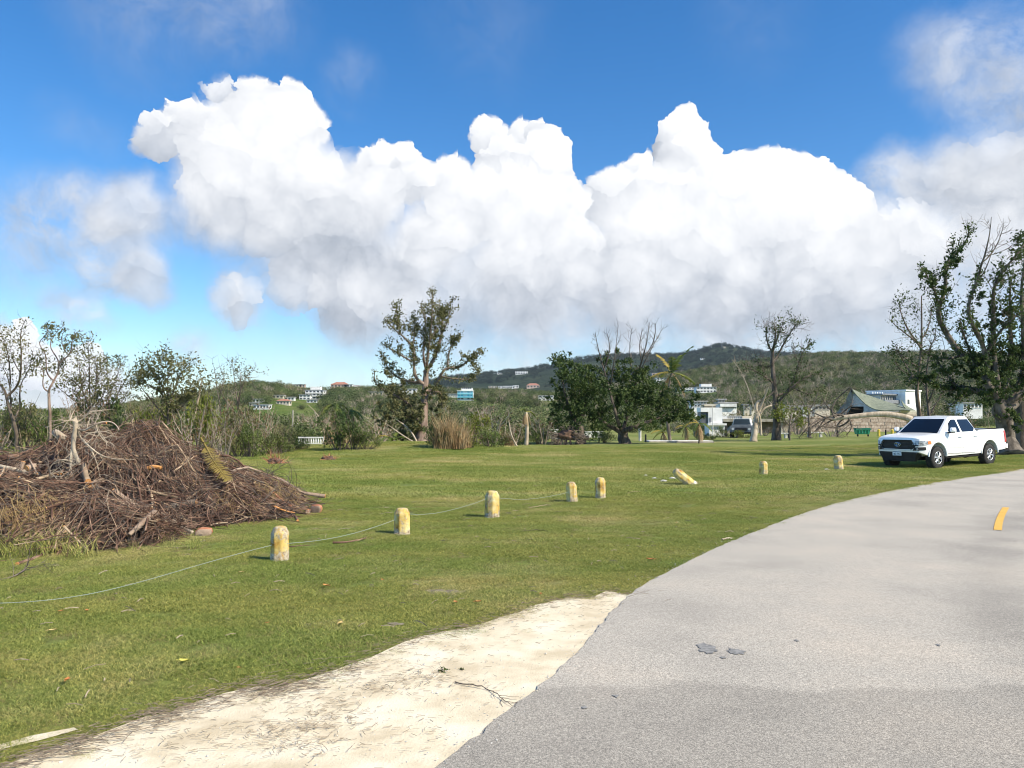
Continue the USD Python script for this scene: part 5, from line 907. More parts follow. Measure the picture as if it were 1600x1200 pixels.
for sx in (-1, 1): obj('wheel', MB().tube([(sx * .7, -1.1, .3), (sx * .88, -1.1, .3)], .3, 12), M['black'], t)
t = thing('parked_car', 'white car parked far behind the truck cab roof', 'car', np.array([at(1447, 660, 64)[0], 64, .2])); obj('cab', Manifold.batch_hull([Manifold.cube([1.5, 2.0, .1], True).translate([0, 0, 1.0]), Manifold.cube([1.15, 1.5, .1], True).translate([0, 0, 1.6])]), M['white_wall'], t); obj('body', Manifold.cube([1.7, 3.6, .66], True).translate([0, 0, .60]), M['white_wall'], t); obj('windscreen', (np.array([(-.66, -1.0, 1.07), (.66, -1.0, 1.07), (.55, -.8, 1.55), (-.55, -.8, 1.55)]) + [0, -.02, 0], [[0, 1, 2, 3]]), M['window_dark'], t)
for sx in (-1, 1): obj('wheel', MB().tube([(sx * .7, -1.1, .3), (sx * .88, -1.1, .3)], .3, 12), M['black'], t)

p = hill_hit(1128, 544, ('mountain',), 1300); t = thing('radio_mast', 'thin radio mast on the summit of the distant mountain', 'mast', p); obj('mast', MB().tube([(0, 0, -4), (0, 0, 26)], [1.0, .5], 6), M['steel_grey'], t); obj('hut', MB().box((4, -3, -3), (12, 3, 5)), M['concrete'], t)
# far scrub and hill woods
def clump(seed, n, size, squash=.8):
    rg = np.random.default_rng(seed); c = np.c_[rg.normal(0, .32, 9), rg.normal(0, .32, 9), rg.uniform(.2, .75, 9) * squash]
    return leaves(blob_points(rg, c, rg.uniform(.2, .36, 9), n, .45), size, rg, aspect=.7)
def bare_clump(seed):
    rg = np.random.default_rng(seed); m = MB()
    for _ in range(4): grow(rg, np.array([rg.normal(0, .15), rg.normal(0, .15), 0]), np.array([rg.normal(0, .2), rg.normal(0, .2), 1.0]), .8, .022, 1, m, [], kids=(3, 6))
    return m.get()
M['wood'] = leaf_look('far_wood', (.055, .085, .028), (.105, .13, .042), (.19, .18, .08), scale=.03, trans=.15, vary=.45)
M['wood_bare'] = look('far_bare_wood', (.28, .22, .17), (.40, .33, .25), scale=.05)
M['wood_cloud_shade'] = leaf_look('mountain_wood', (.020, .034, .020), (.034, .050, .028), scale=.004, trans=.1, vary=.3)  # foliage darkened in colour for the cloud shadow on the mountain
CL = [clump(1, 420, .085), clump(2, 420, .09, 1.0), clump(3, 400, .095, .7), bare_clump(4), bare_clump(5)]
rg = np.random.default_rng(17)
n = 2600; u = rg.uniform(-250, 1120, n); Y = 58 + 245 * rg.uniform(0, 1, n) ** 1.3
far_right = (u > 850) & (Y < 95); keep = ~far_right
n2 = 900; u = np.r_[u[keep], rg.uniform(1060, 1900, n2)]; Y = np.r_[Y[keep], rg.uniform(165, 330, n2)]
x = (u - 800) / F * Y; hh = (1.25 + rg.uniform(1, 15, len(u)) ** 1.0 / F * Y) * rg.uniform(.6, 1.1, len(u)) * np.where(u > 1060, .75, 1)
idx = rg.choice(5, len(u), p=[.30, .24, .20, .14, .12])
z = np.maximum(0, np.max([HZ[k](x, Y) for k in HZ], 0)) * (Y > 290)
instancer('far_scrub', CL, [M['wood']] * 3 + [M['wood_bare']] * 2, np.c_[x, Y, z - .1], idx, rg.uniform(0, 6.28, len(u)), np.c_[hh * 1.3, hh * 1.3, hh], 'mass of scrub between the lawn edge and the hills', 'scrub')
def open_view(u, Y):
    """No tree stands on a house or close in front of it."""
    ok = np.ones(len(u), bool)
    for (hu, hY, hw) in HOUSES: ok &= ~((np.abs(u - hu) < hw * .5 + 2600 / hY) & (Y < hY + hw * hY / F + 3) & (Y > hY - 85))
    return ok
def hill_woods(name, k, label, n, u0, u1, D0, D1, size, mats, clear, p):
    rg = np.random.default_rng(n); u = rg.uniform(u0, u1, n * 2); Y = D0 + (D1 * 1.06 - D0) * rg.uniform(0, 1, n * 2) ** .8; x = (u - 800) / F * Y
    ok = clear(x, Y, u, rg) & open_view(u, Y); x, Y, u = x[ok][:n], Y[ok][:n], u[ok][:n]; z = HZ[k](x, Y)
    top = z >= np.max([HZ[q](x, Y) for q in HZ], 0) - 1; x, Y, z = x[top], Y[top], z[top]; m = len(x)
    s = size * rg.uniform(.5, 1.35, m)
    instancer(name, CL, mats, np.c_[x, Y, z - .2], rg.choice(5, m, p=p), rg.uniform(0, 6.28, m), np.c_[s * 1.15, s * 1.15, s], label, 'woodland')
WM = [M['wood']] * 3 + [M['wood_bare']] * 2
hill_woods('hill_wood', 'hill', 'patchy low woods covering the town hill', 6500, -150, 1150, 300, 760, 5.5, WM, lambda x, y, u, r: (meshkit.fbm(np.stack([x / 70, y / 70, 0 * x], -1), 3, 4) + r.normal(0, .03, len(x)) > .49) | (meshkit.noise(np.stack([x / 18, y / 18, 0 * x], -1), 9) > .83), [.32, .28, .24, .09, .07])
hill_woods('ridge_wood', 'ridge', 'half-bare woods covering the long ridge', 9500, 800, 1750, 340, 1050, 6.0, WM, lambda x, y, u, r: r.uniform(0, 1, len(x)) > .05, [.26, .24, .21, .15, .14])
hill_woods('mountain_wood', 'mountain', 'woods covering the distant mountain, coloured dark for cloud shadow', 4200, 480, 1700, 1500, 3000, 13, [M['wood_cloud_shade']] * 5, lambda x, y, u, r: meshkit.fbm(np.stack([x / 300, y / 300, 0 * x], -1), 3, 4) > .42, [.4, .3, .3, 0, 0])

# ------------------------------------------------------------------ white pickup truck
M['paint'] = look('white_car_paint', (.70, .69, .66), (.80, .80, .79), scale=2.5, lo=.30, hi=.5, rough=.32, spec=.5, coat_weight=.6, coat_roughness=.06)
M['tyre'] = look('tyre', (.022, .022, .022), (.05, .048, .045), scale=9, rough=.85, bump=.4, bscale=60)
M['alloy'] = look('alloy', (.55, .55, .56), (.68, .68, .69), scale=3, rough=.3, metallic=.7)
M['trim'] = look('black_trim', (.014, .014, .015), (.025, .025, .026), scale=9, rough=.5)
M['chrome'] = look('chrome', (.72, .73, .75), rough=.15, metallic=1.0)
M['tint'] = look('tinted_glass', (.006, .007, .010), rough=.06, spec=.55)
M['lamp_glass'] = look('lamp_glass', (.10, .11, .13), (.55, .57, .60), scale=12, rough=.12, spec=.8)
M['amber'] = look('amber_lens', (.75, .20, .05), rough=.2)
M['red_lens'] = look('red_lens', (.42, .015, .015), rough=.2)
M['plate'] = look('plate_white', (.72, .74, .74), rough=.5)
M['plate_ink'] = look('plate_ink', (.03, .07, .12), rough=.6)
M['under'] = look('underbody', (.012, .012, .012), (.03, .028, .026), scale=5, rough=.9)
def truck():
    C = gnd(1440, 716)
    Yc = 26.75; A = math.radians(30.7)
    # nose corner towards the camera stands here; the truck's own x axis points forward
    corner = np.array([(1440 - 800) / F * Yc, Yc]); rear = np.array([math.cos(A), math.sin(A)]); perp = np.array([-math.sin(A), math.cos(A)])
    org = corner + rear * .86 + perp * .90          # middle of the front axle
    fwd = -rear; z0 = float(H(*(org))) ; z1 = float(H(*(org + rear * 3.236)))
    t = UsdGeom.Xform.Define(stage, numbered('pickup_truck')); pr = keys(t.GetPrim(), 'white four-door pickup truck parked on the lawn beside the road', 'pickup truck')
    ex = np.array([fwd[0] * 3.236, fwd[1] * 3.236, z0 - z1]); ex /= np.linalg.norm(ex); ey = np.cross([0, 0, 1.0], ex); ey /= np.linalg.norm(ey); ez = np.cross(ex, ey)
    m = Gf.Matrix4d(*(1.0 * ex), 0, *ey, 0, *(1.0 * ez), 0, org[0], org[1], z0 - .02, 1); t.AddTransformOp().Set(m)
    T = pr
    def ccw(poly):
        q = np.array(poly, float); a = np.sum(q[:, 0] * np.roll(q[:, 1], -1) - q[:, 1] * np.roll(q[:, 0], -1)); return CrossSection([q if a > 0 else q[::-1].copy()])
    def prism(poly, y0, y1):
        c = ccw(poly); return Manifold.extrude(c, y1 - y0).rotate([90, 0, 0]).translate([0, y1, 0])
    R = .388
    side = [(.62, .50), (.84, .575), (.90, .60), (.925, .64), (.925, .80), (.90, .98), (.86, 1.07), (.70, 1.12), (.30, 1.165), (-.20, 1.20), (-.42, 1.225), (-.60, 1.225), (-2.58, 1.235), (-2.58, 1.29), (-4.36, 1.30), (-4.40, 1.27), (-4.42, .70), (-4.36, .56), (-3.75, .52), (-2.9, .46), (-.5, .42), (.40, .44)]
    cs = ccw(side)
    hull = Manifold.extrude(cs, 1.84).rotate([90, 0, 0]).translate([0, .92, 0]).refine_to_length(.09)
    def shape(v):
        v = v.copy(); x, y, z = v[:, 0], v[:, 1], v[:, 2]; s = np.sign(y); a = np.abs(y) / .92
        # corners of the nose drawn back, body sides rounded in section, hood crowned
        nose = np.clip((x - .35) / .58, 0, 1); w = 1 - .20 * nose ** 2.4
        tail = np.clip((-4.0 - x) / .42, 0, 1); w = w * (1 - .05 * tail ** 2)
        sec = 1 - .045 * np.clip((z - .85) / .4, 0, 1.2) ** 1.6 - .05 * np.clip((.62 - z) / .25, 0, 1) ** 1.5
        fl = np.exp(-((x) / .62) ** 2) + np.exp(-((x + 3.236) / .62) ** 2); bulge = 1 + .022 * fl * np.exp(-((z - .80) / .28) ** 2)
        v[:, 1] = y * w * sec * bulge
        v[:, 0] = x - .09 * nose * a ** 3 * 1.0
        hood = np.clip((x + .5) / .3, 0, 1) * np.clip((z - 1.0) / .1, 0, 1); v[:, 2] = z + hood * (.035 * (1 - a ** 2) - .055 * np.clip((a - .72) / .28, 0, 1) ** 2)
        return v
    hull = hull.warp_batch(shape)
    inner = hull
    def arch(xc, r=.49):
        c = Manifold.cylinder(2.4, r, r, 40).rotate([90, 0, 0]).translate([xc, 1.2, .40]); return c
    core = Manifold.cube([6, 1.16, 2], True).translate([-2, 0, .9])
    cut = (arch(0, .525) + arch(-3.236, .525)) - core
    body = hull - cut
    bed = Manifold.cube([1.72, 1.44, .52], True).translate([-3.45, 0, 1.10]); body = body - bed
    # shut lines
    lines = [[(-.50, .46), (-.50, 1.3)], [(-1.52, .46), (-1.52, 1.3)], [(-2.42, .52), (-2.54, .95), (-2.52, 1.3)], [(-.50, .50), (-2.30, .50)], [(.86, .90), (.32, 1.0), (-.42, 1.17)], [(-2.60, .5), (-2.60, 1.4)]]
    gr = []
    for l in lines:
        for a, b in zip(l[:-1], l[1:]):
            a, b = np.array(a), np.array(b); d = unit(b - a); n = np.array([-d[1], d[0]]) * .008
            for y0, y1 in ((.76, 1.1), (-1.1, -.76)): gr.append(prism([a - n, b - n, b + n, a + n], y0, y1))
    body = body - Manifold.batch_boolean(gr, manifold3d.OpType.Add)
    # grille, lamp and bumper recesses in the nose
    def front(poly, d0=.6, d1=1.3):
        return Manifold.extrude(ccw(poly), d1 - d0).rotate([90, 0, 90]).translate([d0, 0, 0])
    grille = [(-.53, .695), (.53, .695), (.64, .79), (.52, 1.0), (-.52, 1.0), (-.64, .79)]
    body = body - front(grille, .82, 1.3) - front([(-.95, .64), (-.62, .655), (.62, .655), (.95, .64), (.95, .70), (.62, .675), (-.62, .675), (-.95, .70)], .80, 1.3)
    obj('body', body, M['paint'], T, smooth=28)
    obj('bed_liner', Manifold.cube([1.715, 1.435, .02], True).translate([-3.45, 0, .87]), M['under'], T)
    for sy in (-1, 1): obj('bed_rail', MB().box((-4.33, sy * .80 - .055, 1.302), (-2.50, sy * .80 + .055, 1.322)), M['trim'], T)
    obj('tailgate_cap', MB().box((-4.39, -.80, 1.302), (-4.335, .80, 1.32)), M['trim'], T)
    # cab
    def ball(x, y, z, r=.05): return Manifold.sphere(r, 14).translate([x, y, z])
    low = [(-.36, .80), (-.56, .865), (-2.36, .865)]; cab = []
    for sy in (-1, 1):
        cab += [ball(-.40, sy * .77, 1.19), ball(-.62, sy * .83, 1.19), ball(-2.50, sy * .83, 1.19), ball(-1.18, sy * .60, 1.735), ball(-1.30, sy * .635, 1.742), ball(-2.02, sy * .635, 1.755), ball(-2.24, sy * .60, 1.735)]
    cab += [ball(-.36, 0, 1.20), ball(-1.12, 0, 1.755), ball(-1.6, 0, 1.775), ball(-2.26, 0, 1.755)]
    cabm = Manifold.batch_hull(cab); obj('cab', cabm, M['paint'], T, smooth=40)
    # glass laid on the cab's own surface: the slightly swollen cab cut with the pane's outline
    swell = Manifold.batch_hull([c.translate([0, 0, 0]) for c in [Manifold.sphere(.058, 14).translate(list(q)) for q in ([(-.40, s * .77, 1.19) for s in (-1, 1)] + [(-.62, s * .83, 1.19) for s in (-1, 1)] + [(-2.50, s * .83, 1.19) for s in (-1, 1)] + [(-1.18, s * .60, 1.735) for s in (-1, 1)] + [(-1.30, s * .635, 1.742) for s in (-1, 1)] + [(-2.02, s * .635, 1.755) for s in (-1, 1)] + [(-2.24, s * .60, 1.735) for s in (-1, 1)] + [(-.36, 0, 1.20), (-1.12, 0, 1.755), (-1.6, 0, 1.775), (-2.12, 0, 1.745)])]])
    def rounded(poly, r): return ccw(poly).offset(-r, manifold3d.JoinType.Round).offset(r, manifold3d.JoinType.Round, 2.0, 24)
    def side_pane(poly, sy, r=.04):
        c = rounded(poly, r); p = Manifold.extrude(c, .6).rotate([90, 0, 0]).translate([0, 1.1 if sy > 0 else -.5, 0]); return (swell ^ p) - cabm
    front_pane, rear_pane = [(-.72, 1.25), (-1.47, 1.245), (-1.40, 1.685), (-1.17, 1.685), (-.97, 1.56)], [(-1.59, 1.245), (-2.30, 1.26), (-2.40, 1.36), (-2.21, 1.685), (-1.51, 1.685)]
    for sy in (-1, 1):
        obj('side_window', side_pane(front_pane, sy), M['tint'], T, smooth=30); obj('side_window', side_pane(rear_pane, sy), M['tint'], T, smooth=30)
    ws = rounded([(-.71, 1.20), (.71, 1.20), (.575, 1.705), (-.575, 1.705)], .05)
    obj('windscreen', (swell ^ Manifold.extrude(ws, 1.5).rotate([90, 0, 90]).translate([-1.15, 0, 0])) - cabm, M['tint'], T, smooth=30)
    obj('rear_window', (swell ^ Manifold.extrude(rounded([(-.6, 1.33), (.6, 1.33), (.5, 1.66), (-.5, 1.66)], .04), .8).rotate([90, 0, 90]).translate([-2.85, 0, 0])) - cabm, M['tint'], T, smooth=30)
    obj('cowl', MB().box((-.46, -.70, 1.222), (-.33, .70, 1.238)), M['trim'], T)
    # front: grille mesh, bars, emblem, lamps, bumper
    G = obj('grille', front(grille, .80, .835), M['trim'], T)
    for k in range(6): z = .725 + k * .047; obj('grille_bar', MB().box((.836, -.55 + .0, z), (.852, .55, z + .018)), M['dark_metal'], G)
    rim = ccw(grille).offset(.012, manifold3d.JoinType.Round) - ccw(grille)
    obj('grille_surround', Manifold.extrude(rim, .10).rotate([90, 0, 90]).translate([.80, 0, 0]), M['dark_metal'], G)
    def ellipse_ring(cy, cz, a, b, w, x):
        an = np.linspace(0, 2 * np.pi, 33); p = np.c_[np.full(33, x), cy + a * np.cos(an), cz + b * np.sin(an)]; mm = MB().tube(p, w, 6, cap=False); return mm
    E = obj('emblem', ellipse_ring(0, .855, .105, .070, .011, .872), M['chrome'], T)
    obj('emblem_ring', ellipse_ring(0, .868, .062, .036, .008, .874), M['chrome'], E); obj('emblem_ring', ellipse_ring(0, .85, .030, .062, .008, .876), M['chrome'], E); obj('emblem_mount', MB().tube([(.83, 0, .855), (.866, 0, .855)], .04, 10), M['trim'], E)
    for sy in (-1, 1):
        big = hull.translate([.012, sy * .010, 0])
        fl = front([(sy * .56, .86), (sy * .70, .81), (sy * .98, .86), (sy * .98, .985), (sy * .80, .985), (sy * .60, .965)] if sy > 0 else [(sy * .60, .965), (sy * .80, .985), (sy * .98, .985), (sy * .98, .86), (sy * .70, .81), (sy * .56, .86)], .44, 1.2)
        lamp = (big ^ fl) - hull; hl = obj('headlight', lamp ^ Manifold.cube([2, 4, 4], True).translate([1.56, 0, 1]), M['lamp_glass'], T, smooth=30)
        obj('turn_signal', (hull.translate([.010, sy * .014, 0]) ^ front([(sy * .70, .85), (sy * 1.0, .875), (sy * 1.0, .97), (sy * .70, .975)] if sy > 0 else [(sy * .70, .975), (sy * 1.0, .97), (sy * 1.0, .875), (sy * .70, .85)], .40, .555)) - hull, M['amber'], hl)
        obj('projector', MB().tube([(.80, sy * .64, .90), (.86, sy * .64, .90)], [.05, .045], 12), M['chrome'], hl); obj('daytime_lamp', (hull.translate([.016, sy * .012, 0]) ^ Manifold.cube([.6, .13, .035], True).translate([.80, sy * .68, .828])) - hull, M['trim'], hl)
        obj('fog_lamp_bezel', (hull.translate([.010, sy * .008, 0]) ^ Manifold.extrude(rounded([(-.16, -.055), (.16, -.03), (.16, .075), (-.10, .065)], .015), .8).rotate([90, 0, 90 if sy > 0 else 90]).translate([.45, sy * .72, .70])) - hull, M['trim'], T)
        obj('fog_lamp', MB().tube([(.70, sy * .70, .70), (.87, sy * .70, .70)], .04, 12), M['lamp_glass'], T)
        # mirrors
        mm = Manifold.batch_hull([ball(-.72, sy * 1.00, 1.27, .04), ball(-.72, sy * 1.12, 1.28, .04), ball(-.72, sy * 1.00, 1.38, .04), ball(-.73, sy * 1.11, 1.38, .035), ball(-.62, sy * 1.05, 1.30, .04), ball(-.62, sy * 1.07, 1.35, .03)])
        mi = obj('mirror', mm, M['paint'], T, smooth=40); obj('mirror_foot', Manifold.batch_hull([ball(-.70, sy * .86, 1.235, .022), ball(-.68, sy * 1.04, 1.245, .022), ball(-.78, sy * .86, 1.235, .022), ball(-.75, sy * 1.08, 1.24, .02)]), M['trim'], mi); obj('mirror_glass', MB().box((-.775, sy * 1.055 - .07, 1.27), (-.765, sy * 1.055 + .07, 1.385)), M['tint'], mi)
        for x in (-1.38, -2.34):
            obj('door_handle', Manifold.batch_hull([ball(x - .10, sy * .925, 1.075, .014), ball(x + .10, sy * .925, 1.075, .014), ball(x - .08, sy * .94, 1.075, .012), ball(x + .08, sy * .94, 1.075, .012)]), M['paint'], T, smooth=40)
        obj('rocker', MB().box((-2.70, sy * .80 - .05, .36), (-.55, sy * .80 + .05, .43)), M['under'], T)
        obj('side_moulding', MB().box((-2.28, sy * .918 - .012, .70), (-.52, sy * .918 + .008, .715)), M['alloy'], T)
        obj('mud_flap', MB().box((-.60, sy * .74 - .13, .22), (-.585, sy * .74 + .13, .46)), M['trim'], T)
        obj('tail_light', (hull.translate([-.012, sy * .012, 0]) ^ Manifold.cube([.22, .4, .42], True).translate([-4.40, sy * .86, 1.02])) - hull, M['red_lens'], T)
        # wheel wells and wheels
        for x in (0, -3.236):
            ring = np.linspace(.08, math.pi - .08, 20); obj('arch_lip', MB().tube(np.c_[x + .535 * np.cos(ring), np.full(20, sy * .915), .40 + .535 * np.sin(ring)], .030, 8), M['paint'], T, smooth=True)
            w = thing_part = UsdGeom.Xform.Define(stage, numbered('wheel', path_of(T))).GetPrim(); yc = sy * .80
            pr_ = np.array([(-.125, .215), (-.13, .30), (-.118, .355), (-.095, .382), (0, R), (.095, .382), (.118, .355), (.13, .30), (.125, .215)])
            an = np.linspace(0, 2 * np.pi, 41)[:-1]; v = np.stack([x + pr_[:, 1][None] * np.cos(an)[:, None], yc + np.repeat(pr_[:, 0][None], 40, 0), R + pr_[:, 1][None] * np.sin(an)[:, None]], -1)
            i, j = np.meshgrid(np.arange(40), np.arange(8), indexing='ij'); k = i * 9 + j; k2 = ((i + 1) % 40) * 9 + j
            tm = MB().add(v.reshape(-1, 3), np.stack([k, k + 1, k2 + 1, k2], -1).reshape(-1, 4))
            for q in range(36):
                a0 = q * 2 * np.pi / 36
                for yy in (-.085, 0.0, .085):
                    a1 = a0 + (.05 if yy else .1); c_, s_ = math.cos(a1), math.sin(a1); c0, s0 = np.array([c_, 0, s_]), np.array([-s_, 0, c_]); ctr = np.array([x, yc + yy, R]) + c0 * (R - .002 - abs(yy) * .06)
                    e = [ctr + s0 * p_ * .022 + np.array([0, 1, 0]) * q_ * .032 + c0 * r_ * .008 for p_, q_, r_ in ((-1, -1, 0), (1, -1, 0), (1, 1, 0), (-1, 1, 0), (-1, -1, 1), (1, -1, 1), (1, 1, 1), (-1, 1, 1))]
                    tm.add(np.array(e), np.array([[4, 5, 6, 7], [0, 1, 5, 4], [1, 2, 6, 5], [2, 3, 7, 6], [3, 0, 4, 7]]))
            obj('tyre', tm, M['tyre'], w)
            yo = yc + sy * .10; rm = MB()
            rm.tube([(x, yc - sy * .10, R), (x, yc + sy * .04, R)], .212, 28); 
            obj('rim_barrel', rm, M['dark_metal'], w)
            rr = np.linspace(0, 2 * np.pi, 41); obj('rim', MB().tube(np.c_[x + .212 * np.cos(rr), np.full(41, yo + sy * .015), R + .212 * np.sin(rr)], .014, 6, cap=False), M['alloy'], w, smooth=True)
            for q in range(6):
                a0 = q * math.pi / 3 + .2; sp = MB()
                for da in (-.13, .13):
                    a1 = a0 + da; sp.tube([(x + .05 * math.cos(a0), yo, R + .05 * math.sin(a0)), (x + .13 * math.cos(a1), yo + sy * .012, R + .13 * math.sin(a1)), (x + .207 * math.cos(a1 * 1.0), yo, R + .207 * math.sin(a1))], [.026, .020, .022], 6)
                obj('spoke', sp, M['alloy'], w)
            obj('hub_cap', MB().tube([(x, yo - sy * .05, R), (x, yo + sy * .03, R)], [.075, .05], 16), M['alloy'], w)
    obj('lower_valance', Manifold.batch_hull([Manifold.cube([.1, 1.36, .04], True).translate([.835, 0, .572]), Manifold.cube([.1, 1.50, .04], True).translate([.60, 0, .572]), Manifold.cube([.1, 1.16, .05], True).translate([.76, 0, .30])]), M['trim'], T)
    obj('skid_bar', MB().tube([(.70, -.34, .285), (.74, .34, .285)], .022, 6), M['alloy'], T)
    lp = obj('licence_plate', MB().box((.905, -.16, .47), (.918, .16, .62)), M['plate'], T)
    tx = meshkit.text_mesh('MC-913', .07, .003, True); v = np.array(tx.vertices); w_ = v[:, 0].max() - v[:, 0].min(); s_ = .25 / w_
    obj('plate_text', (np.c_[.919 + v[:, 2], (v[:, 0] - w_ / 2) * s_, .49 + v[:, 1]], tx.faces), M['plate_ink'], lp); obj('plate_band', MB().box((.9181, -.155, .585), (.9195, .155, .605)), M['plate_ink'], lp)
    obj('chassis', MB().box((-4.2, -.50, .30), (.5, .50, .48)), M['under'], T); obj('front_axle', MB().tube([(0, -.74, R), (0, .74, R)], .06, 8), M['under'], T); obj('rear_axle', MB().tube([(-3.236, -.74, R), (-3.236, .74, R)], .09, 8), M['under'], T); obj('differential', Manifold.sphere(.17, 16).translate([-3.236, 0, R]), M['under'], T)
    obj('rear_bumper', Manifold.batch_hull([Manifold.cube([.12, 1.78, .16], True).translate([-4.46, 0, .66])]), M['paint'], T); obj('exhaust', MB().tube([(-2.4, -.45, .34), (-3.6, -.62, .34), (-4.3, -.75, .40)], .035, 8), M['iron'], T)
    obj('steering_wheel', MB().tube(np.c_[-1.12 + .05 * np.cos(np.linspace(0, 6.283, 17)), .36 + .18 * np.cos(np.linspace(0, 6.283, 17)), 1.22 + .18 * np.sin(np.linspace(0, 6.283, 17))], .015, 5), M['trim'], T)
    for sy in (-1, 1): obj('wiper', MB().tube([(-.38, sy * .45 - .1, 1.245), (-.46, sy * .45 + .28, 1.30)], .009, 4), M['trim'], T)
    obj('antenna', MB().tube([(-.38, -.86, 1.18), (-.40, -.86, 1.85)], .006, 4), M['trim'], T)
truck()

# ------------------------------------------------------------------ brush heap
M['brush'] = look('brush_brown', (.048, .027, .018), (.135, .074, .050), scale=3.5, c3=(.29, .19, .13), detail=8, lo=.34, hi=.66)
M['brush_grey'] = look('brush_grey', (.065, .050, .042), (.17, .138, .112), scale=3)
M['brush_tan'] = look('brush_tan', (.26, .19, .12), (.44, .33, .22), scale=3)
M['dead_leaf'] = look('dead_leaf', (.09, .05, .03), (.24, .15, .09), scale=4, c3=(.38, .27, .16), detail=8)
M['needle'] = look('withered_needles', (.20, .13, .055), (.34, .245, .11), scale=4)
M['frond_dry'] = leaf_look('frond_dry', (.26, .19, .045), (.38, .29, .08), scale=3)
M['cut_wood'] = look('cut_wood', (.46, .20, .06), (.62, .32, .12), scale=9, rough=.8)
M['log_bark'] = look('log_bark', (.20, .14, .10), (.36, .27, .2), scale=5, bump=.6, bscale=22)
M['red_wood'] = look('red_wood', (.34, .13, .07), (.5, .24, .14), scale=6, rough=.85, bump=.5, bscale=30)
M['litter'] = look('heap_gap_shade', (.022, .014, .010), (.06, .038, .027), scale=7, bump=1, bscale=14, dist=.08)  # near-black brown so the gaps between sticks read as shade
def heap(x, y):
    """Height of the brush heap over the lawn."""
    x, y = np.asarray(x, float), np.asarray(y, float)
    def mound(cx, cy, rx, ry, h, p=1.0):
        return h * np.clip(1 - np.sqrt(((x - cx) / rx) ** 2 + ((y - cy) / ry) ** 2), 0, 1) ** p
    z = np.maximum.reduce([mound(-7.2, 14.4, 3.4, 3.0, 1.52, .82), mound(-9.8, 14.3, 3.3, 2.8, 1.08, .7), mound(-12.5, 14.5, 4, 3, .95, .7), mound(-7.4, 11.6, 2.0, 1.6, .85, .75), mound(-6.2, 11.2, 1.55, 1.0, .62, .8), mound(-9.0, 11.8, 2.4, 1.9, .95, .7), mound(-11.5, 12, 3, 2, .9, .7), mound(-5.15, 13.7, 1.5, 1.2, .60, .9)])
    return z * (1 + .34 * (meshkit.fbm(np.stack([x * .8, y * .8, 0 * x], -1), 3, 5) - .5)) * (1 + .95 * (meshkit.fbm(np.stack([x * 1.9, y * 1.9, 0 * x], -1), 3, 8) - .5))
heap_exact = heap; heap = Table(heap_exact, -17, -1.5, 7.5, 19.5, .06)
_out = heap
def heap(x, y):
    x, y = np.asarray(x, float), np.asarray(y, float); return _out(x, y) * ((x > -16.9) & (x < -1.6) & (y > 7.6) & (y < 19.3))
hx, hy = np.meshgrid(np.arange(-15, -2.5, .13), np.arange(9.2, 17.8, .13)); hz = heap(hx, hy)
pile = thing('brush_heap', 'great heap of brown cut branches and twigs dumped on the lawn at the left', 'brush heap', kind='stuff')
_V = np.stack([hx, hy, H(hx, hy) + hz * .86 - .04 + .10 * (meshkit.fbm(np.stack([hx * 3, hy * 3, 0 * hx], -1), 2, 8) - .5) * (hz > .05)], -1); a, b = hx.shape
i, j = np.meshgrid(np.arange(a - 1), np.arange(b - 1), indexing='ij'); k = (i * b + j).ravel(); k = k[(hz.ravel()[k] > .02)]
obj('litter', (_V.reshape(-1, 3), np.stack([k, k + 1, k + b + 1, k + b], -1)), M['litter'], pile, kind='stuff')  # core sheet under the sticks, shade of the gaps put into its colour
rg = np.random.default_rng(23)
def heap_point():
    while True:
        x, y = rg.uniform(-13, -3.2), rg.uniform(9.4, 16.4); z = float(heap(x, y))
        if z > .05: return x, y, z
def heap_dir(x, y):
    g = np.array([float(heap(x + .25, y) - heap(x - .25, y)), float(heap(x, y + .25) - heap(x, y - .25))]) / .5
    a = meshkit.noise(np.array([x * .7, y * .7, 3.0]), 4) * 7.0
    base = np.array([math.cos(a), math.sin(a)]) * .55 - g * 1.1 + rg.normal(0, .55, 2)
    if rg.uniform() < .5: base = base * -1
    base = base / (np.linalg.norm(base) + 1e-9)
    return np.array([base[0], base[1], float(g @ base) * .9 + rg.normal(0, .26)])
def stick(L, r, lift=0.0, bend=.16, n=5, where=None):
    x, y, z = where or heap_point(); d = unit(heap_dir(x, y)); c = np.array([x, y, float(H(x, y)) + z + lift - abs(rg.normal(0, .05))])
    s = np.linspace(-.5, .5, n) * L; sd = unit(np.cross(d, [0, 0, 1.0])) * rg.normal(0, bend) + np.array([0, 0, 1.0]) * rg.normal(0, bend * .5)
    p = c + s[:, None] * d + ((s / L) ** 2 * 4 - .3)[:, None] * sd * L * .5
    q = float(1); zz = H(p[:, 0], p[:, 1]) + heap(p[:, 0], p[:, 1]); p[:, 2] = np.clip(p[:, 2], H(p[:, 0], p[:, 1]) + r, zz + .07 + lift)
    return p, r * np.linspace(1, .35, n)
for nm, mt, cnt, Lr, rr, bend in (('twigs', 'brush', 5600, (.4, 1.8), (.003, .011), .25), ('twigs', 'brush_grey', 3600, (.3, 1.1), (.0025, .006), .4), ('twigs', 'brush_tan', 1300, (.3, 1.3), (.003, .009), .25)):
    m = MB()
    for _ in range(cnt):
        p, r = stick(rg.uniform(*Lr), rg.uniform(*rr), rg.uniform(0, .07) if rg.uniform() < .8 else rg.uniform(.05, .22), bend); m.tube(p, r, 3, cap=False)
    obj(nm, m, M[mt], pile, kind='stuff')
m = MB()   # bristling finer sprays at the heap's edges
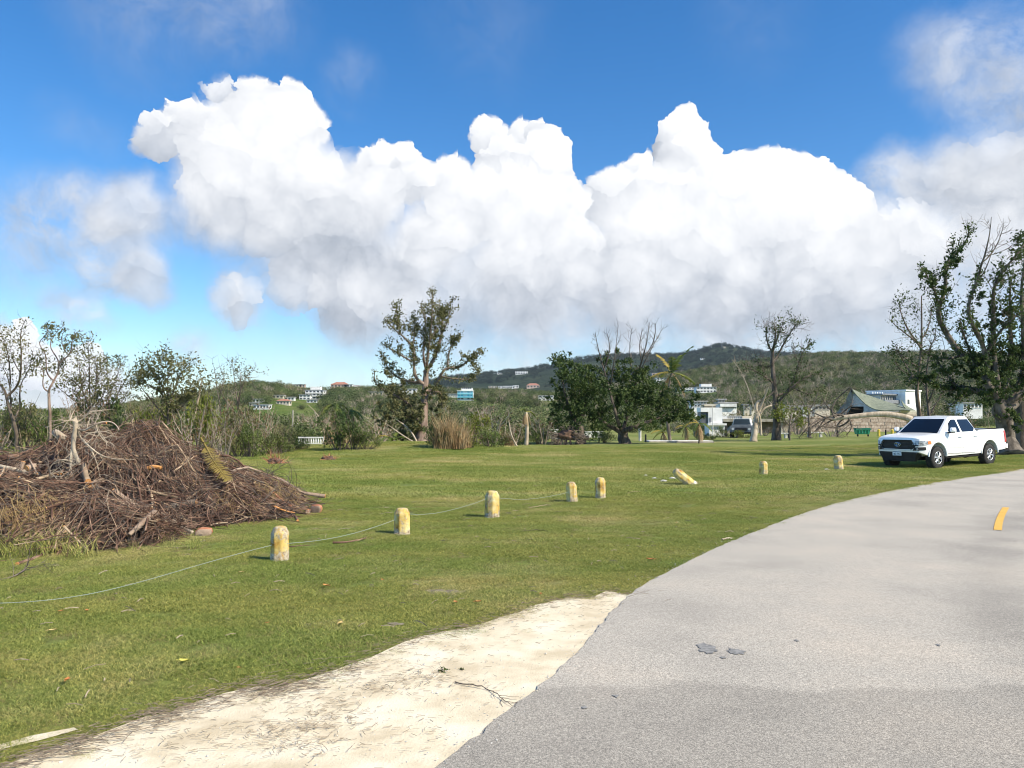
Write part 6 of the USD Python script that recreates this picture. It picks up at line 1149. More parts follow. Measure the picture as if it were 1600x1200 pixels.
for _ in range(900):
    x, y, z = heap_point(); grow(rg, np.array([x, y, float(H(x, y)) + z * .9]), unit(heap_dir(x, y) + [0, 0, .25]), rg.uniform(.35, .8), .008, 1, m, [], up=.0, wig=.3)
obj('twig_sprays', m, M['brush_grey'], pile, kind='stuff')
_q = np.array([heap_point() for _ in range(7500)]); _q = _q[meshkit.noise(_q * 1.3, 6) > .40]   # dead leaves caught among the sticks
obj('dead_leaves', leaves(np.c_[_q[:, 0], _q[:, 1], H(_q[:, 0], _q[:, 1]) + _q[:, 2] + rg.uniform(-.02, .07, len(_q))], .075, rg), M['dead_leaf'], pile, kind='stuff')
m = MB()   # withered yellow-brown needles hanging on the right slope
for (u, v, n) in ((365, 790, 40), (418, 775, 70), (430, 785, 50), (28, 815, 200), (50, 800, 120)):
    o = None; d = pdir(u, v); d = d / d[1]; Yq = np.arange(8.5, 18, .02); pq = EYE + d * Yq[:, None]; hq = pq[:, 2] <= H(pq[:, 0], pq[:, 1]) + heap(pq[:, 0], pq[:, 1])
    if not hq.any(): continue
    o = pq[np.argmax(hq)]
    for _ in range(n):
        q = o + rg.normal(0, 1, 3) * [.22, .15, .12] + [0, 0, .08]; m.tube([q, q + np.array([rg.normal(.06, .1), rg.normal(-.05, .06), -rg.uniform(.05, .28)]), q + np.array([rg.normal(.1, .14), rg.normal(-.08, .08), -rg.uniform(.2, .5)])], [.004, .003, .002], 3, cap=False)
obj('needles', m, M['needle'], pile, kind='stuff')
m = MB(); _c = gnd(215, 846)
for _ in range(300):
    d = unit(np.array([rg.normal(0, .8), -abs(rg.normal(0, .7)), rg.uniform(-.1, .6)])); o = _c + [rg.uniform(-.5, .5), rg.uniform(-.15, .5), rg.uniform(.05, .40)]
    grow(rg, o, d, rg.uniform(.25, .55), .007, 0, m, [], up=-.06)
obj('twig_sprays', m, M['brush'], pile, kind='stuff')
# branches that stand out, one by one
def on_heap(u, v, lift=.03):
    d = pdir(u, v); d = d / d[1]
    Y = np.arange(8.5, 18, .02); p = EYE + d * Y[:, None]; hit = p[:, 2] <= H(p[:, 0], p[:, 1]) + heap(p[:, 0], p[:, 1])
    if hit.any(): return p[np.argmax(hit)] - d * .02 + np.array([0, 0, lift])
    return gnd(u, v) + np.array([0, 0, lift])
def branch(label, px, r0, r1, mat='brush_tan', group=None, cut=True, name='cut_branch', category='branch', lift=.11, sag=0.0, twigs=0):
    ys = np.array([on_heap(u, v, lift)[1] for u, v in px]); ym = np.median(ys)
    W = np.array([at(u, v, ym + np.clip(y - ym, -.35, .35)) + [0, 0, lift * .5] for (u, v), y in zip(px, ys)]); W[:, 2] = np.maximum(W[:, 2], H(W[:, 0], W[:, 1]) + r0 * .8); f = W[0].copy(); t = thing(name, label, category, f, group=group)
    V = smooth_line(W, max(7, 3 * len(W))) - f; n = len(V)
    obj('stem', MB().tube(V, np.linspace(r0, r1, n) * (1 + .06 * rg.normal(size=n)), 8), M[mat], t, smooth=True)
    if cut:
        d = unit(V[0] - V[1]); obj('cut_end', MB().tube([V[0] + d * .001, V[0] + d * .012], r0 * .97, 10), M['cut_wood'], t)
    if twigs:
        m = MB()
        for _ in range(twigs): i = rg.integers(2, n - 1); grow(rg, V[i], unit(V[i + 1 if i + 1 < n else i] - V[i - 1]) * .5 + unit(rg.normal(size=3)) * .8, rg.uniform(.2, .5), r1 * .6, 1, m, [])
        obj('twigs', m, M[mat], t)
    return t
branch('pale birch-like pole lying across the left half of the heap', [(0, 735), (30, 740), (60, 746), (86, 751)], .035, .028, 'bark_pale')
branch('white-barked branch running down from the forked cut limb to the lawn', [(246, 806), (268, 820), (300, 839)], .045, .03, 'bark_pale')
branch('forked cut limb with an orange sawn face low in the middle of the heap', [(241, 808), (222, 824), (202, 842)], .055, .03, 'log_bark')
branch('short sawn log with bright orange end in the middle of the heap', [(143, 764), (152, 760), (160, 756)], .060, .055, 'log_bark', name='log', category='log')
branch('sawn log with pale orange end right of the bright orange one', [(176, 774), (188, 782), (204, 792)], .065, .055, 'log_bark', name='log', category='log')
branch('stout pale log lying in the centre of the heap below the sawn logs', [(180, 790), (200, 794), (222, 800)], .06, .05, 'log_bark', name='log', category='log')
branch('grey log lying level in the right part of the heap under the dark hollow', [(306, 790), (284, 793), (256, 800)], .05, .04, 'brush_grey', name='log', category='log')
branch('orange split branch near the crest of the heap', [(232, 737), (240, 735), (252, 737)], .04, .03, 'cut_wood')
branch('long tan branch across the dark hollow of the heap', [(236, 773), (255, 778), (278, 783)], .022, .016, 'brush_tan')
branch('upright dark stake stuck in the centre of the heap', [(222, 806), (219, 780), (213, 752)], .02, .014, 'brush', lift=.14)
branch('second upright stake with broken top right of the dark one', [(236, 800), (237, 782), (230, 765)], .022, .016, 'brush_tan', lift=.12)
branch('thin pale branch crossing the left lobe of the heap', [(30, 752), (48, 760), (60, 763)], .018, .012, 'brush_tan'); branch('thick brown branch at the far left of the heap', [(0, 722), (25, 718), (48, 708)], .05, .035, 'brush')
branch('small log end showing orange in the shaded left hollow', [(42, 737), (48, 735), (56, 734)], .05, .05, 'log_bark', name='log', category='log'); branch('second small log end beside it in the shaded left hollow', [(36, 728), (34, 734), (33, 740)], .035, .03, 'log_bark', name='log', category='log')
branch('pale twiggy branch reaching down the left lobe to the grass', [(100, 830), (120, 850), (138, 868)], .018, .010, 'brush_tan'); branch('pale twiggy branch fanning out on the right shoulder of the heap', [(270, 742), (288, 730), (303, 718)], .018, .006, 'brush_tan', twigs=9, cut=False)
branch('reddish bough with a cut end on the right slope of the heap', [(420, 766), (438, 785), (455, 796)], .03, .02, 'red_wood'); branch('orange stick pointing at the log chunk on the right toe', [(430, 797), (445, 803), (460, 806)], .018, .012, 'cut_wood')
branch('long thin pale stick along the right foot of the heap', [(330, 826), (342, 823), (356, 822)], .013, .009, 'brush_tan', cut=False); branch('dead branch at the left edge of the picture lying on the lawn', [(-6, 925), (14, 905), (44, 884)], .012, .006, 'brush_grey', cut=False, twigs=8, lift=.03)
for k in range(84):
    x, y, z = heap_point(); p, r = stick(rg.uniform(1.0, 2.4), rg.uniform(.014, .030) * (1.9 if k % 7 == 0 else 1), .09, .16, 7, (x, y, z)); f = p[0].copy()
    t = thing('cut_branch', 'thick brown cut branch half buried among the twigs of the heap', 'branch', f, group='thick brown branches in the heap'); obj('stem', MB().tube(p - f, r, 6), M[('brush', 'brush_grey', 'log_bark', 'brush', 'brush_tan')[k % 5]], t, smooth=True); d = unit(p[0] - p[1]); obj('cut_end', MB().tube([d * .001, d * .01], r[0] * .96, 8), M['cut_wood'], t)
# split chunks
def chunk(label, u, v, w, h, ang, mat='red_wood'):
    p = gnd(u, v); rgc = np.random.default_rng(int(u)); b = trimesh.creation.icosphere(3, 1.0); q = b.vertices.copy(); q = q / np.maximum(np.abs(q).max(1, keepdims=True), .001) ** .45
    q = q * [w / 2, w * .28, h / 2] * (1 + .35 * (meshkit.fbm(q * 1.6 + u, 3, 3) - .5))[:, None]; q[:, 0] += .25 * q[:, 2]
    t = thing('wood_chunk', label, 'wood chunk', p + [0, 0, h * .42], ang); obj('wood', (q, b.faces), M[mat], t, smooth=30); obj('bark_side', (q * [.96, .5, .9] + [0, -w * .15, -h * .04], b.faces), M['log_bark'], t, smooth=30)
chunk('reddish split wood chunk lying at the foot of the heap beside the white-barked branch', 318, 838, .24, .14, .2); chunk('reddish split log standing at the right toe of the heap', 494, 802, .22, .17, -.3); chunk('small orange wood chunk next to the split log on the right toe', 481, 803, .09, .09, .4); chunk('brown stump-like block in the middle of the heap front', 272, 826, .34, .2, .1, 'log_bark')

def root_tuft(label, u, v, w, h):
    p = gnd(u, v); t = thing('root_stump', label, 'stump', p); m = MB(); k = MB()
    for _ in range(60):
        d = np.array([rg.normal(0, .8), rg.normal(0, .8), rg.uniform(.15, 1.1)]); grow(rg, np.array([rg.normal(0, w * .12), rg.normal(0, w * .12), 0]), d, rg.uniform(.4, 1) * h * 1.3, .016, 0, m, [], up=-.12)
    obj('roots', m, M['red_wood'], t, kind='stuff'); b = trimesh.creation.icosphere(3, 1.0).vertices; q = b * [w * .34, w * .26, h * .5]; q = q * (1 + 1.0 * (meshkit.fbm(q * 9 + u, 3, 2) - .5))[:, None]; obj('stump', (q, trimesh.creation.icosphere(3, 1.0).faces), M['iron'], t, smooth=True)
root_tuft('reddish brown root stump on the bright grass berm behind the heap', 430, 725, .75, .5); root_tuft('low reddish stump on the berm left of the lone tall tree', 513, 719, .8, .34)
# upright white dead limb
def dead_limb():
    Y = 12.9; t0 = at(131, 752, Y); t = thing('dead_limb', 'white bare branching dead limb standing up out of the heap', 'dead limb', t0)
    L = [([(131, 750), (130, 735), (122, 720), (115, 702), (116, 682), (118, 658)], .034, .036), ([(116, 690), (112, 705), (110, 722), (112, 742)], .022, .012), ([(119, 668), (132, 672), (150, 663), (172, 659), (186, 672)], .018, .007), ([(150, 663), (153, 674), (168, 692)], .010, .005), ([(120, 672), (128, 686), (140, 698), (156, 710), (178, 717), (210, 718)], .019, .006), ([(131, 684), (146, 676), (158, 678)], .014, .006), ([(158, 678), (168, 692)], .008, .004),
         ([(112, 722), (104, 719), (90, 720), (80, 728), (77, 738)], .016, .006), ([(77, 738), (86, 745), (90, 752)], .008, .005), ([(118, 660), (128, 655), (140, 642), (150, 630)], .014, .006), ([(117, 660), (110, 655), (100, 667), (94, 674)], .012, .005), ([(110, 655), (114, 645), (120, 635)], .01, .004), ([(126, 730), (140, 735), (150, 750)], .014, .006), ([(140, 698), (150, 720), (156, 745)], .012, .006), ([(122, 722), (108, 735), (104, 752)], .014, .006), ([(128, 735), (118, 748), (114, 762)], .014, .007), ([(156, 710), (168, 726), (176, 742)], .009, .004)]
    done = []
    for li, (px, r0, r1) in enumerate(L):
        y0 = 0 if not done else np.vstack(done)[np.argmin(((np.vstack(done)[:, :2] - px[0]) ** 2).sum(1)), 2]
        dy = y0 + np.r_[0, np.cumsum(rg.normal(-.01, .07, len(px) - 1))]
        uv = smooth_line(np.c_[np.array(px, float), dy], 5 * len(px)); done.append(uv); V = np.array([at(u, v, Y + o) for u, v, o in uv]) - t0
        obj('trunk' if li == 0 else 'limb', MB().tube(V, np.linspace(r0, r1, len(V)) * (1 + .07 * rg.normal(size=len(V))), 7 if r0 > .02 else 5), M['bark_pale'], t, smooth=True)
    tw = MB()
    for uv in done[1:]:
        for _ in range(5):
            i = rg.integers(2, len(uv) - 1); q = at(uv[i, 0], uv[i, 1], Y + uv[i, 2]) - t0; grow(rg, q, unit(np.r_[rg.normal(0, 1), rg.normal(0, .5), rg.normal(.1, .8)]), rg.uniform(.15, .42), .006, 1, tw, [], up=.0)
    obj('twigs', tw, M['bark_pale'], t, kind='stuff')
    obj('broken_top', MB().tube([at(118, 660, Y) - t0, at(117, 655, Y) - t0, at(119, 650, Y) - t0], [.05, .035, .006], 6), M['bark_pale'], t)
dead_limb()
branch('pale sawn block on the crest left of the white dead limb', [(92, 683), (97, 687), (102, 690)], .06, .055, 'bark_pale', name='log', category='log', lift=.10)
# yellow palm frond on the slope
def fallen_frond():
    px = [(313, 706), (322, 722), (332, 742), (344, 760), (356, 776)]; W = smooth_line(np.array([on_heap(u, v, .27) for u, v in px]), 22); f = W[0].copy(); t = thing('palm_frond', 'yellowing palm frond lying down the right slope of the heap', 'palm frond', f); V = W - f
    obj('stem', MB().tube(V, np.linspace(.022, .006, 22), 5), M['frond_dry'], t, smooth=True); tt = unit(np.gradient(V, axis=0)); vv, ff = [], []
    for q in np.linspace(3, 20.8, 52):
        i = int(q); c = V[i] + (V[i + 1] - V[i]) * (q - i); sd = unit(np.cross(tt[i], [0, -.3, 1.0]))
        for sg in (-1, 1):
            ll = .27 * math.sin(.5 + 2.3 * q / 22) * rg.uniform(.8, 1.15); e = c + (sd * sg * .6 + tt[i] * .85 + [0, 0, .12 * rg.normal()]) * ll; w = tt[i] * .016; a_ = len(vv); vv += [c - w, c + w, (c + e) / 2 + w * 1.3, e, (c + e) / 2 - w * 1.3]; ff += [[a_, a_ + 1, a_ + 2], [a_, a_ + 2, a_ + 4], [a_ + 4, a_ + 2, a_ + 3]]
    obj('leaflets', (np.array(vv), np.array(ff)), M['frond_dry'], t, kind='stuff')
fallen_frond()

# ------------------------------------------------------------------ bollards with their rope
def bollard_look():
    N = {'tc': ('texture_coordinate', {}), 'oi': ('object_info', {}), 'xyz': ('separate_xyz', {}), 'g': ('geometry', {}),
         'n': ('noise_texture', {'scale': 9.0, 'detail': 9.0, 'roughness': .72}), 'n2': ('noise_texture', {'scale': 26.0, 'detail': 6.0, 'roughness': .7}), 'n3': ('noise_texture', {'scale': 6.0, 'detail': 5.0}),
         'paint': ('rgb_ramp', {'ramp': [(.32, (.26, .13, .03)), (.42, (.48, .30, .07)), (.52, (.58, .43, .14)), (.66, (.62, .54, .30))]}), 'bare': ('rgb_ramp', {'ramp': [(.32, (.15, .10, .06)), (.5, (.40, .33, .23)), (.7, (.56, .50, .39))]}),
         'wear': ('map_range', {'from_min': .515, 'from_max': .595, 'to_min': 0., 'to_max': 1., 'clamp': True}), 'low': ('map_range', {'from_min': .12, 'from_max': .0, 'to_min': 0., 'to_max': .16, 'clamp': True}), 'top': ('map_range', {'from_min': .27, 'from_max': .36, 'to_min': 0., 'to_max': .05, 'clamp': True}), 'a1': ('math', {'math_type': 'add'}), 'a2': ('math', {'math_type': 'add'}),
         'm': ('mix', {}), 'b': ('bump', {'strength': .6, 'distance': .012}), 'p': ('principled_bsdf', {'roughness': .85, 'specular_ior_level': .25})}
    L = [('g.position', 'n.vector'), ('g.position', 'n2.vector'), ('g.position', 'n3.vector'), ('n3.fac', 'paint.fac'), ('n2.fac', 'bare.fac'), ('g.position', 'xyz.vector'), ('xyz.z', 'low.value'), ('xyz.z', 'top.value'), ('n.fac', 'a1.value1'), ('low.result', 'a1.value2'), ('a1.value', 'a2.value1'), ('top.result', 'a2.value2'), ('a2.value', 'wear.value'), ('wear.result', 'm.fac'), ('paint.color', 'm.color1'), ('bare.color', 'm.color2'), ('m.color', 'p.base_color'), ('n2.fac', 'b.height'), ('b.normal', 'p.normal')]
    return usdkit.material(stage, '/World/Looks/bollard_paint', N, L, surface='p.BSDF')
M['bollard'] = bollard_look(); M['bollard_bare'] = look('bollard_bare', (.22, .18, .13), (.46, .42, .35), scale=18, c3=(.60, .57, .50), detail=9, rough=.95, bump=.6, bscale=50, dist=.01); M['hole'] = look('bore', (.02, .016, .012), rough=.95)
M['rope'] = look('rope', (.22, .27, .23), (.32, .36, .31), scale=60, rough=.7)
BOL = []
def bollard(label, u, vt, vb, w, Y=None, tilt=(0, 0), rz=0.0, hole=True):
    p = gnd(u, vb) if Y is None else at(u, vb, Y); s = p[1] / F; h = (vb - vt) * s * 1.02; r = w * s / 2
    an = (np.arange(8) + .5) * np.pi / 4; rgb = np.random.default_rng(int(u)); side = lambda rr, z: [(rr * 1.06 * math.cos(a) * (.93 + .07 * abs(math.cos(2 * a))), rr * 1.06 * math.sin(a) * (.93 + .07 * abs(math.cos(2 * a))), z) for a in an]
    hull = Manifold.hull_points(np.array(side(r * 1.02, -.12) + side(r * .99, h * .80) + side(r * .70, h * .965) + side(r * .48, h)))
    hull = hull.refine_to_length(.022)
    def rough(v):
        v = v.copy(); nn = meshkit.fbm(v * 14 + u, 3, 5) - .5; v *= (1 + .035 * nn)[:, None]; big = meshkit.noise(v * 9 + u * .7, 2); v[:, :2] *= (1 - .05 * np.clip(big - .62, 0, 1) * 4)[:, None]; return v
    hull = hull.warp_batch(rough)
    if hole:
        c = Manifold.cylinder(r * 4, .014, .014, 10).rotate([0, 90, 0]).translate([-r * 2, 0, h * .60]); hull = hull - c
    x = UsdGeom.Xform.Define(stage, numbered('bollard')); x.AddTranslateOp().Set(Gf.Vec3d(*map(float, p))); x.AddRotateXYZOp().Set(Gf.Vec3f(tilt[0], tilt[1], math.degrees(rz))); t = keys(x.GetPrim(), label, 'bollard')
    obj('post', hull.trim_by_plane([0, 0, -1], -h * .13 * 1) if False else hull, M['bollard'], t, smooth=38)
    ft = Manifold.hull_points(np.array(side(r * 1.045, -.10) + side(r * 1.035, h * .05))).refine_to_length(.02).warp_batch(lambda v: v * (1 + .06 * (meshkit.fbm(v * 18 + u, 3, 9) - .5))[:, None]); obj('bare_foot', ft, M['bollard_bare'], t, smooth=38)
    BOL.append((p, h, r)); return t
bollard('chipped pale yellow concrete bollard nearest the camera, roped on both sides', 437, 824, 876, 27)
bollard('orange-stained yellow concrete bollard second from the brush heap', 628, 795, 835, 25, rz=.2)
bollard('heavily flaked whitish yellow bollard third along the rope', 769, 768, 809, 22, rz=.5)
bollard('yellow bollard at the end of the rope, fourth from the brush heap', 894, 754, 785, 17, tilt=(0, -3))
bollard('pale-topped bollard just right of the one ending the rope', 938, 747, 779, 16, rz=.3)
_p = gnd(1082, 756)
bollard('toppled yellow bollard leaning far over among pale rubble', 1081, 722, 757, 15, tilt=(8, -52))
bollard('bright yellow bollard standing alone between the toppled one and the truck', 1193, 721, 742, 12, rz=.2)
bollard('yellow bollard nearest the truck front, leaning slightly', 1311, 712, 734, 13, tilt=(0, -5))
def rope(label, px, r=.0030):
    W = np.array([np.array(at(u, v, Y)) if Y else gnd(u, v, .015) for u, v, Y in px]); f = W[0].copy(); t = thing('rope', label, 'rope', f); V = smooth_line(W, 60); V[:, 2] = np.maximum(V[:, 2], H(V[:, 0], V[:, 1]) + .012); V = V - f
    ph = np.linspace(0, 260, 60 * 6); Vd = spline(V, 360); tt = unit(np.gradient(Vd, axis=0)); sd = unit(np.cross(tt, [0, 0, 1.0])); up = np.cross(sd, tt)
    for o in (0, 2.09, 4.19): obj('strand', MB().tube(Vd + (np.cos(ph + o)[:, None] * sd + np.sin(ph + o)[:, None] * up) * r * .55, r * .62, 4), M['rope'], t, smooth=True)
    k1 = np.linspace(0, 6.283, 13); obj('knot', MB().tube(np.c_[.012 * np.cos(k1), .012 * np.sin(k1), .01 * np.sin(2 * k1)] + V[-1] * (1 if len(px) else 0), r, 5, cap=False), M['rope'], t)
B = [b[0][1] for b in BOL]
rope('pale rope sagging from the left edge of the picture to the nearest bollard', [(-90, 944, 6.9), (-20, 943, 7.05), (60, 939, 7.2), (140, 928, 7.5), (220, 909, 7.85), (300, 886, 8.25), (370, 866, 8.7), (425, 852, B[0] - .05)])
rope('pale rope sagging between the nearest and the orange-stained bollard', [(449, 849, B[0] - .05), (500, 844, 9.7), (550, 834, 10.2), (590, 822, 10.7), (617, 812, B[1] - .05)])
rope('pale rope sagging between the orange-stained and the flaked bollard', [(640, 803, B[1] - .05), (670, 803, 11.8), (700, 798, 12.3), (730, 790, 12.8), (760, 779, B[2] - .05)])
rope('pale rope lying low between the flaked bollard and the end of the rope', [(779, 778, B[2]), (805, 780, 14), (835, 779, 14.7), (862, 775, 15.2), (887, 769, B[3] - .05)])
# rubble by the toppled bollard and along the line
M['rubble'] = look('rubble', (.44, .42, .38), (.66, .63, .57), scale=12, rough=.95, bump=.5, bscale=40)
def rubble(label, u, v, w, group=None):
    p = gnd(u, v); s = p[1] / F; rgr = np.random.default_rng(int(u * 3 + v)); q = rgr.normal(size=(16, 3)); q = unit(q) * [w * s / 2, w * s / 2.6, w * s / 5]; h = Manifold.hull_points(q); t = thing('rubble_stone', label, 'stone', p + [0, 0, w * s * .13]); obj('rock', h, M['rubble'], t); obj('chip', Manifold.hull_points(q * .25 + [w * s * .42, -.02, -w * s * .1]), M['rubble'], t)
rubble('pale rubble stone farthest left of the toppled bollard', 1009, 744, 8); rubble('pale flat stone in the middle of the rubble line', 1023, 749, 10); rubble('grey stone nearest the toppled bollard', 1037, 753, 11); rubble('flat grey slab touching the toppled bollard foot', 1051, 749, 12); rubble('small white stone on the grass right of the orange-stained bollard', 686, 836, 4); rubble('pale chip lying left of the bollard nearest the truck', 1292, 735, 9); rubble('pale chip midway between the two bollards by the truck', 1250, 735, 6); rubble('small pale chip on the lawn below the toppled bollard', 1059, 817, 6)
def loose_stick(label, px, r, mat, name='stick', category='stick', kids=0):
    W = np.array([gnd(u, v, r + .012) for u, v in px]); f = W[0].copy(); t = thing(name, label, category, f); V = smooth_line(W, 6 * len(px)); V[:, 2] += .015 * (meshkit.noise(np.c_[np.arange(len(V)) * .5, np.zeros(len(V)), np.zeros(len(V))], 3)); n = len(V)
    obj('stem', MB().tube(V - f, np.linspace(r, r * .4, n) * (1 + .12 * rg.normal(size=n)), 6), M[mat], t, smooth=True)
    for _ in range(kids):
        i = rg.integers(n // 3, n - 2); m = MB(); d = unit(V[i + 1] - V[i]) * .6 + np.r_[rg.normal(0, .7, 2), .05]; grow(rg, V[i] - f, d, rg.uniform(.06, .16), r * .5, 0, m, [], up=-.10); obj('twig', m, M[mat], t)
loose_stick('dark crooked fallen twig lying on the pale sand shoulder', [(711, 1066), (735, 1072), (762, 1078), (778, 1088), (790, 1097), (805, 1106)], .004, 'brush_grey', 'fallen_twig', 'twig', 5)
loose_stick('brown rotten branch lying on the grass between the first two bollards', [(520, 848), (545, 847), (572, 839)], .014, 'brush'); loose_stick('tan straw-like stick on the grass in front of the rope end', [(828, 793), (845, 791), (862, 788)], .008, 'brush_tan'); loose_stick('thin brown stick on the grass right of the nearest bollard', [(451, 854), (468, 854), (484, 852)], .008, 'brush'); loose_stick('pale broken edge strip beside the road curve', [(1128, 843), (1136, 842), (1144, 841)], .012, 'bark_pale'); loose_stick('thin dark stick on the lawn below the flaked bollard', [(815, 830), (838, 829), (862, 831)], .006, 'brush_grey'); loose_stick('pale stick lying right of the pale-topped bollard', [(980, 771), (990, 769), (1000, 768)], .008, 'brush_tan')
# fallen leaves
M['leaf_orange'] = look('fallen_leaf_orange', (.42, .16, .05), (.55, .26, .09), scale=20, rough=.6); M['leaf_yellow'] = look('fallen_leaf_yellow', (.55, .48, .08), (.62, .56, .14), scale=20, rough=.6); M['leaf_tan'] = look('fallen_leaf_tan', (.46, .33, .12), (.58, .44, .2), scale=20, rough=.6)
def fallen_leaf(u, v, w, mat, label, ang=0.0, curl=.3):
    p = gnd(u, v, .03); s = p[1] / F; L = w * s; xs = np.linspace(-.5, .5, 7); half = np.array([0, .2, .29, .3, .25, .14, 0]); z = curl * (xs ** 2 * 1.2); top = np.c_[xs, half, z + .12]; mid = np.c_[xs, 0 * xs, z]; bot = np.c_[xs, -half, z + .12]; v_ = np.vstack([top, mid, bot]) * L
    t = thing('fallen_leaf', label, 'leaf', p, ang); f = [[k, 7 + k, 8 + k, k + 1] for k in range(6)] + [[7 + k, 14 + k, 15 + k, 8 + k] for k in range(6)]; obj('blade', (v_, f), M[mat], t, smooth=True); obj('stalk', MB().tube([(-.5 * L, 0, .3 * curl * L), (-.78 * L, .03 * L, .1 * L)], .04 * L, 4), M[mat], t)
for k, (u, v, w, mt, lb) in enumerate([(288, 1033, 17, 'leaf_yellow', 'lone yellow-green leaf on the grass at the lower left'), (532, 974, 14, 'leaf_tan', 'tan curled leaf beside the left bare patch'), (509, 915, 12, 'leaf_orange', 'orange leaf on the grass right below the nearest bollard'), (376, 894, 8, 'leaf_tan', 'small tan leaf left below the nearest bollard'), (712, 941, 10, 'leaf_orange', 'orange leaf just below the right bare patch'), (747, 940, 10, 'leaf_orange', 'orange leaf right of the one below the right bare patch'), (845, 928, 8, 'leaf_orange', 'orange leaf near the tip of the sand shoulder'), (1016, 874, 12, 'leaf_orange', 'orange leaf on the grass near the road edge'), (94, 955, 8, 'leaf_orange', 'left of two orange leaves below the rope at the left'), (136, 954, 9, 'leaf_orange', 'right of two orange leaves below the rope at the left'), (82, 985, 12, 'leaf_tan', 'pale tan leaf below the two orange leaves at the left'), (105, 1062, 14, 'leaf_orange', 'rust-brown leaf deep in the grass at the lower left'), (373, 1043, 6, 'leaf_orange', 'tiny orange leaf right of the lone yellow-green leaf'), (1057, 817, 7, 'leaf_tan', 'tan leaf on the lawn above the road curve'), (598, 906, 7, 'leaf_orange', 'small orange leaf below the second bollard'), (418, 973, 6, 'leaf_orange', 'tiny orange leaf left of the left bare patch')]):
    fallen_leaf(u, v, w, mt, lb, k * 1.3)
def sprig(u, v, w, label):
    p = gnd(u, v, .01); s = p[1] / F; t = thing('weed_sprig', label, 'weed', p); rgs = np.random.default_rng(int(u)); c = rgs.normal(0, w * s * .22, (26, 3)) * [1, .8, .35] + [0, 0, w * s * .2]; obj('leaves', leaves(c, w * s * .35, rgs), M['leaf'], t); m = MB()
    for _ in range(5): m.tube([np.zeros(3), np.r_[rgs.normal(0, w * s * .3, 2), w * s * .3]], .002, 3)
    obj('stems', m, M['twig'], t)
sprig(691, 1050, 16, 'small green weed sprig lying on the pale sand'); sprig(722, 1047, 8, 'tiny green sprig right of the weed sprig on the sand')

# ------------------------------------------------------------------ dry litter on the sand, grass
rg = np.random.default_rng(77)
def litter(name, label, clusters, rmin, rmax, Lr, edge=0):
    m = MB()
    for (u, v, wu, wv, n) in clusters:
        n = int(n * .38); c0 = gnd(u, v); dx = np.linalg.norm(gnd(u + wu / 2.4, v) - c0); dy = np.linalg.norm(gnd(u, v - wv / 2.4) - c0); q = c0[:2] + np.c_[rg.normal(0, dx, n), rg.normal(0, dy, n)]; q = q[shapely.contains_xy(SAND, q[:, 0], q[:, 1])]
        for x, y in q:
            a = rg.uniform(0, 6.28) if rg.uniform() < .55 else rg.normal(.35, .35); L = rg.uniform(*Lr); b = rg.normal(0, .25); d = np.array([math.cos(a), math.sin(a), 0]); e = np.array([-d[1], d[0], 0])
            c = np.array([x, y, float(H(x, y)) + .018 + .012 * rg.uniform()]); m.tube([c, c + d * L * .5 + e * b * L * .3, c + d * L], rg.uniform(rmin, rmax), 3, cap=False)
    obj(name, m, M['sand_litter'], label=label, category='plant litter', kind='stuff'); m = MB()
    if edge:
        for _ in range(edge):
            i = rg.integers(0, 300) if rg.uniform() < .35 else rg.integers(20, 190); q = SAND_UP[i] + rg.normal(0, .06 + .07 * float(meshkit.noise(np.array([i * .06, 0., 0.]), 3)), 2) + [.02, -.05 if i < 200 else 0]; a = rg.normal(.35, .5); L = rg.uniform(.02, .09); c = np.array([q[0], q[1], float(H(*q)) + .018 + .02 * rg.uniform()]); d = np.array([math.cos(a), math.sin(a), rg.normal(0, .08)]); m.tube([c, c + d * L], rg.uniform(.001, .002), 3, cap=False)
    obj('edge_litter', m, M['debris'], label='band of dark plant litter where the lawn meets the sand', category='plant litter', kind='stuff')
litter('plant_litter', 'brown needle-like plant litter scattered over the pale sand', [(500, 1092, 110, 30, 170), (650, 1070, 90, 22, 260), (660, 1052, 60, 20, 120), (590, 1078, 70, 16, 170), (520, 1110, 60, 24, 120), (520, 1128, 120, 26, 260), (420, 1150, 170, 34, 420), (470, 1170, 90, 24, 200), (630, 1150, 160, 70, 160), (620, 1040, 160, 40, 130), (740, 1010, 120, 30, 90), (870, 985, 110, 40, 160), (560, 1050, 60, 14, 90), (470, 1140, 60, 12, 150), (300, 1170, 200, 30, 180), (760, 1080, 100, 30, 90), (700, 1020, 160, 40, 80), (920, 945, 60, 20, 200)], .0010, .0020, (.012, .06), edge=3200)
m = MB(); b = SAND.bounds; n = 0
while n < 1300:
    q = np.array([rg.uniform(b[0], b[2]), rg.uniform(max(b[1], 2.5), b[3])])
    if not shapely.contains_xy(SAND, *q): continue
    r = rg.uniform(.002, .007) * (1.8 if rg.uniform() < .06 else 1); h = unit(rg.normal(size=(8, 3))) * [r, r, r * .6] + [q[0], q[1], float(H(*q)) + .012 + r * .3]; m.add(Manifold.hull_points(h)); n += 1
for _ in range(700):
    i = rg.integers(18, 75); q = LEFT_EDGE[i] + (LEFT_EDGE[i + 1] - LEFT_EDGE[i]) * rg.uniform() + _n[i] * rg.normal(.0, .09); r = rg.uniform(.002, .008)
    if q[1] < 2.5: continue
    h = unit(rg.normal(size=(8, 3))) * [r, r, r * .6] + [q[0], q[1], float(H(*q)) + .024]; m.add(Manifold.hull_points(h))
obj('grit', m, M['rubble'], label='small coral pebbles scattered over the sand', category='pebbles', kind='stuff')
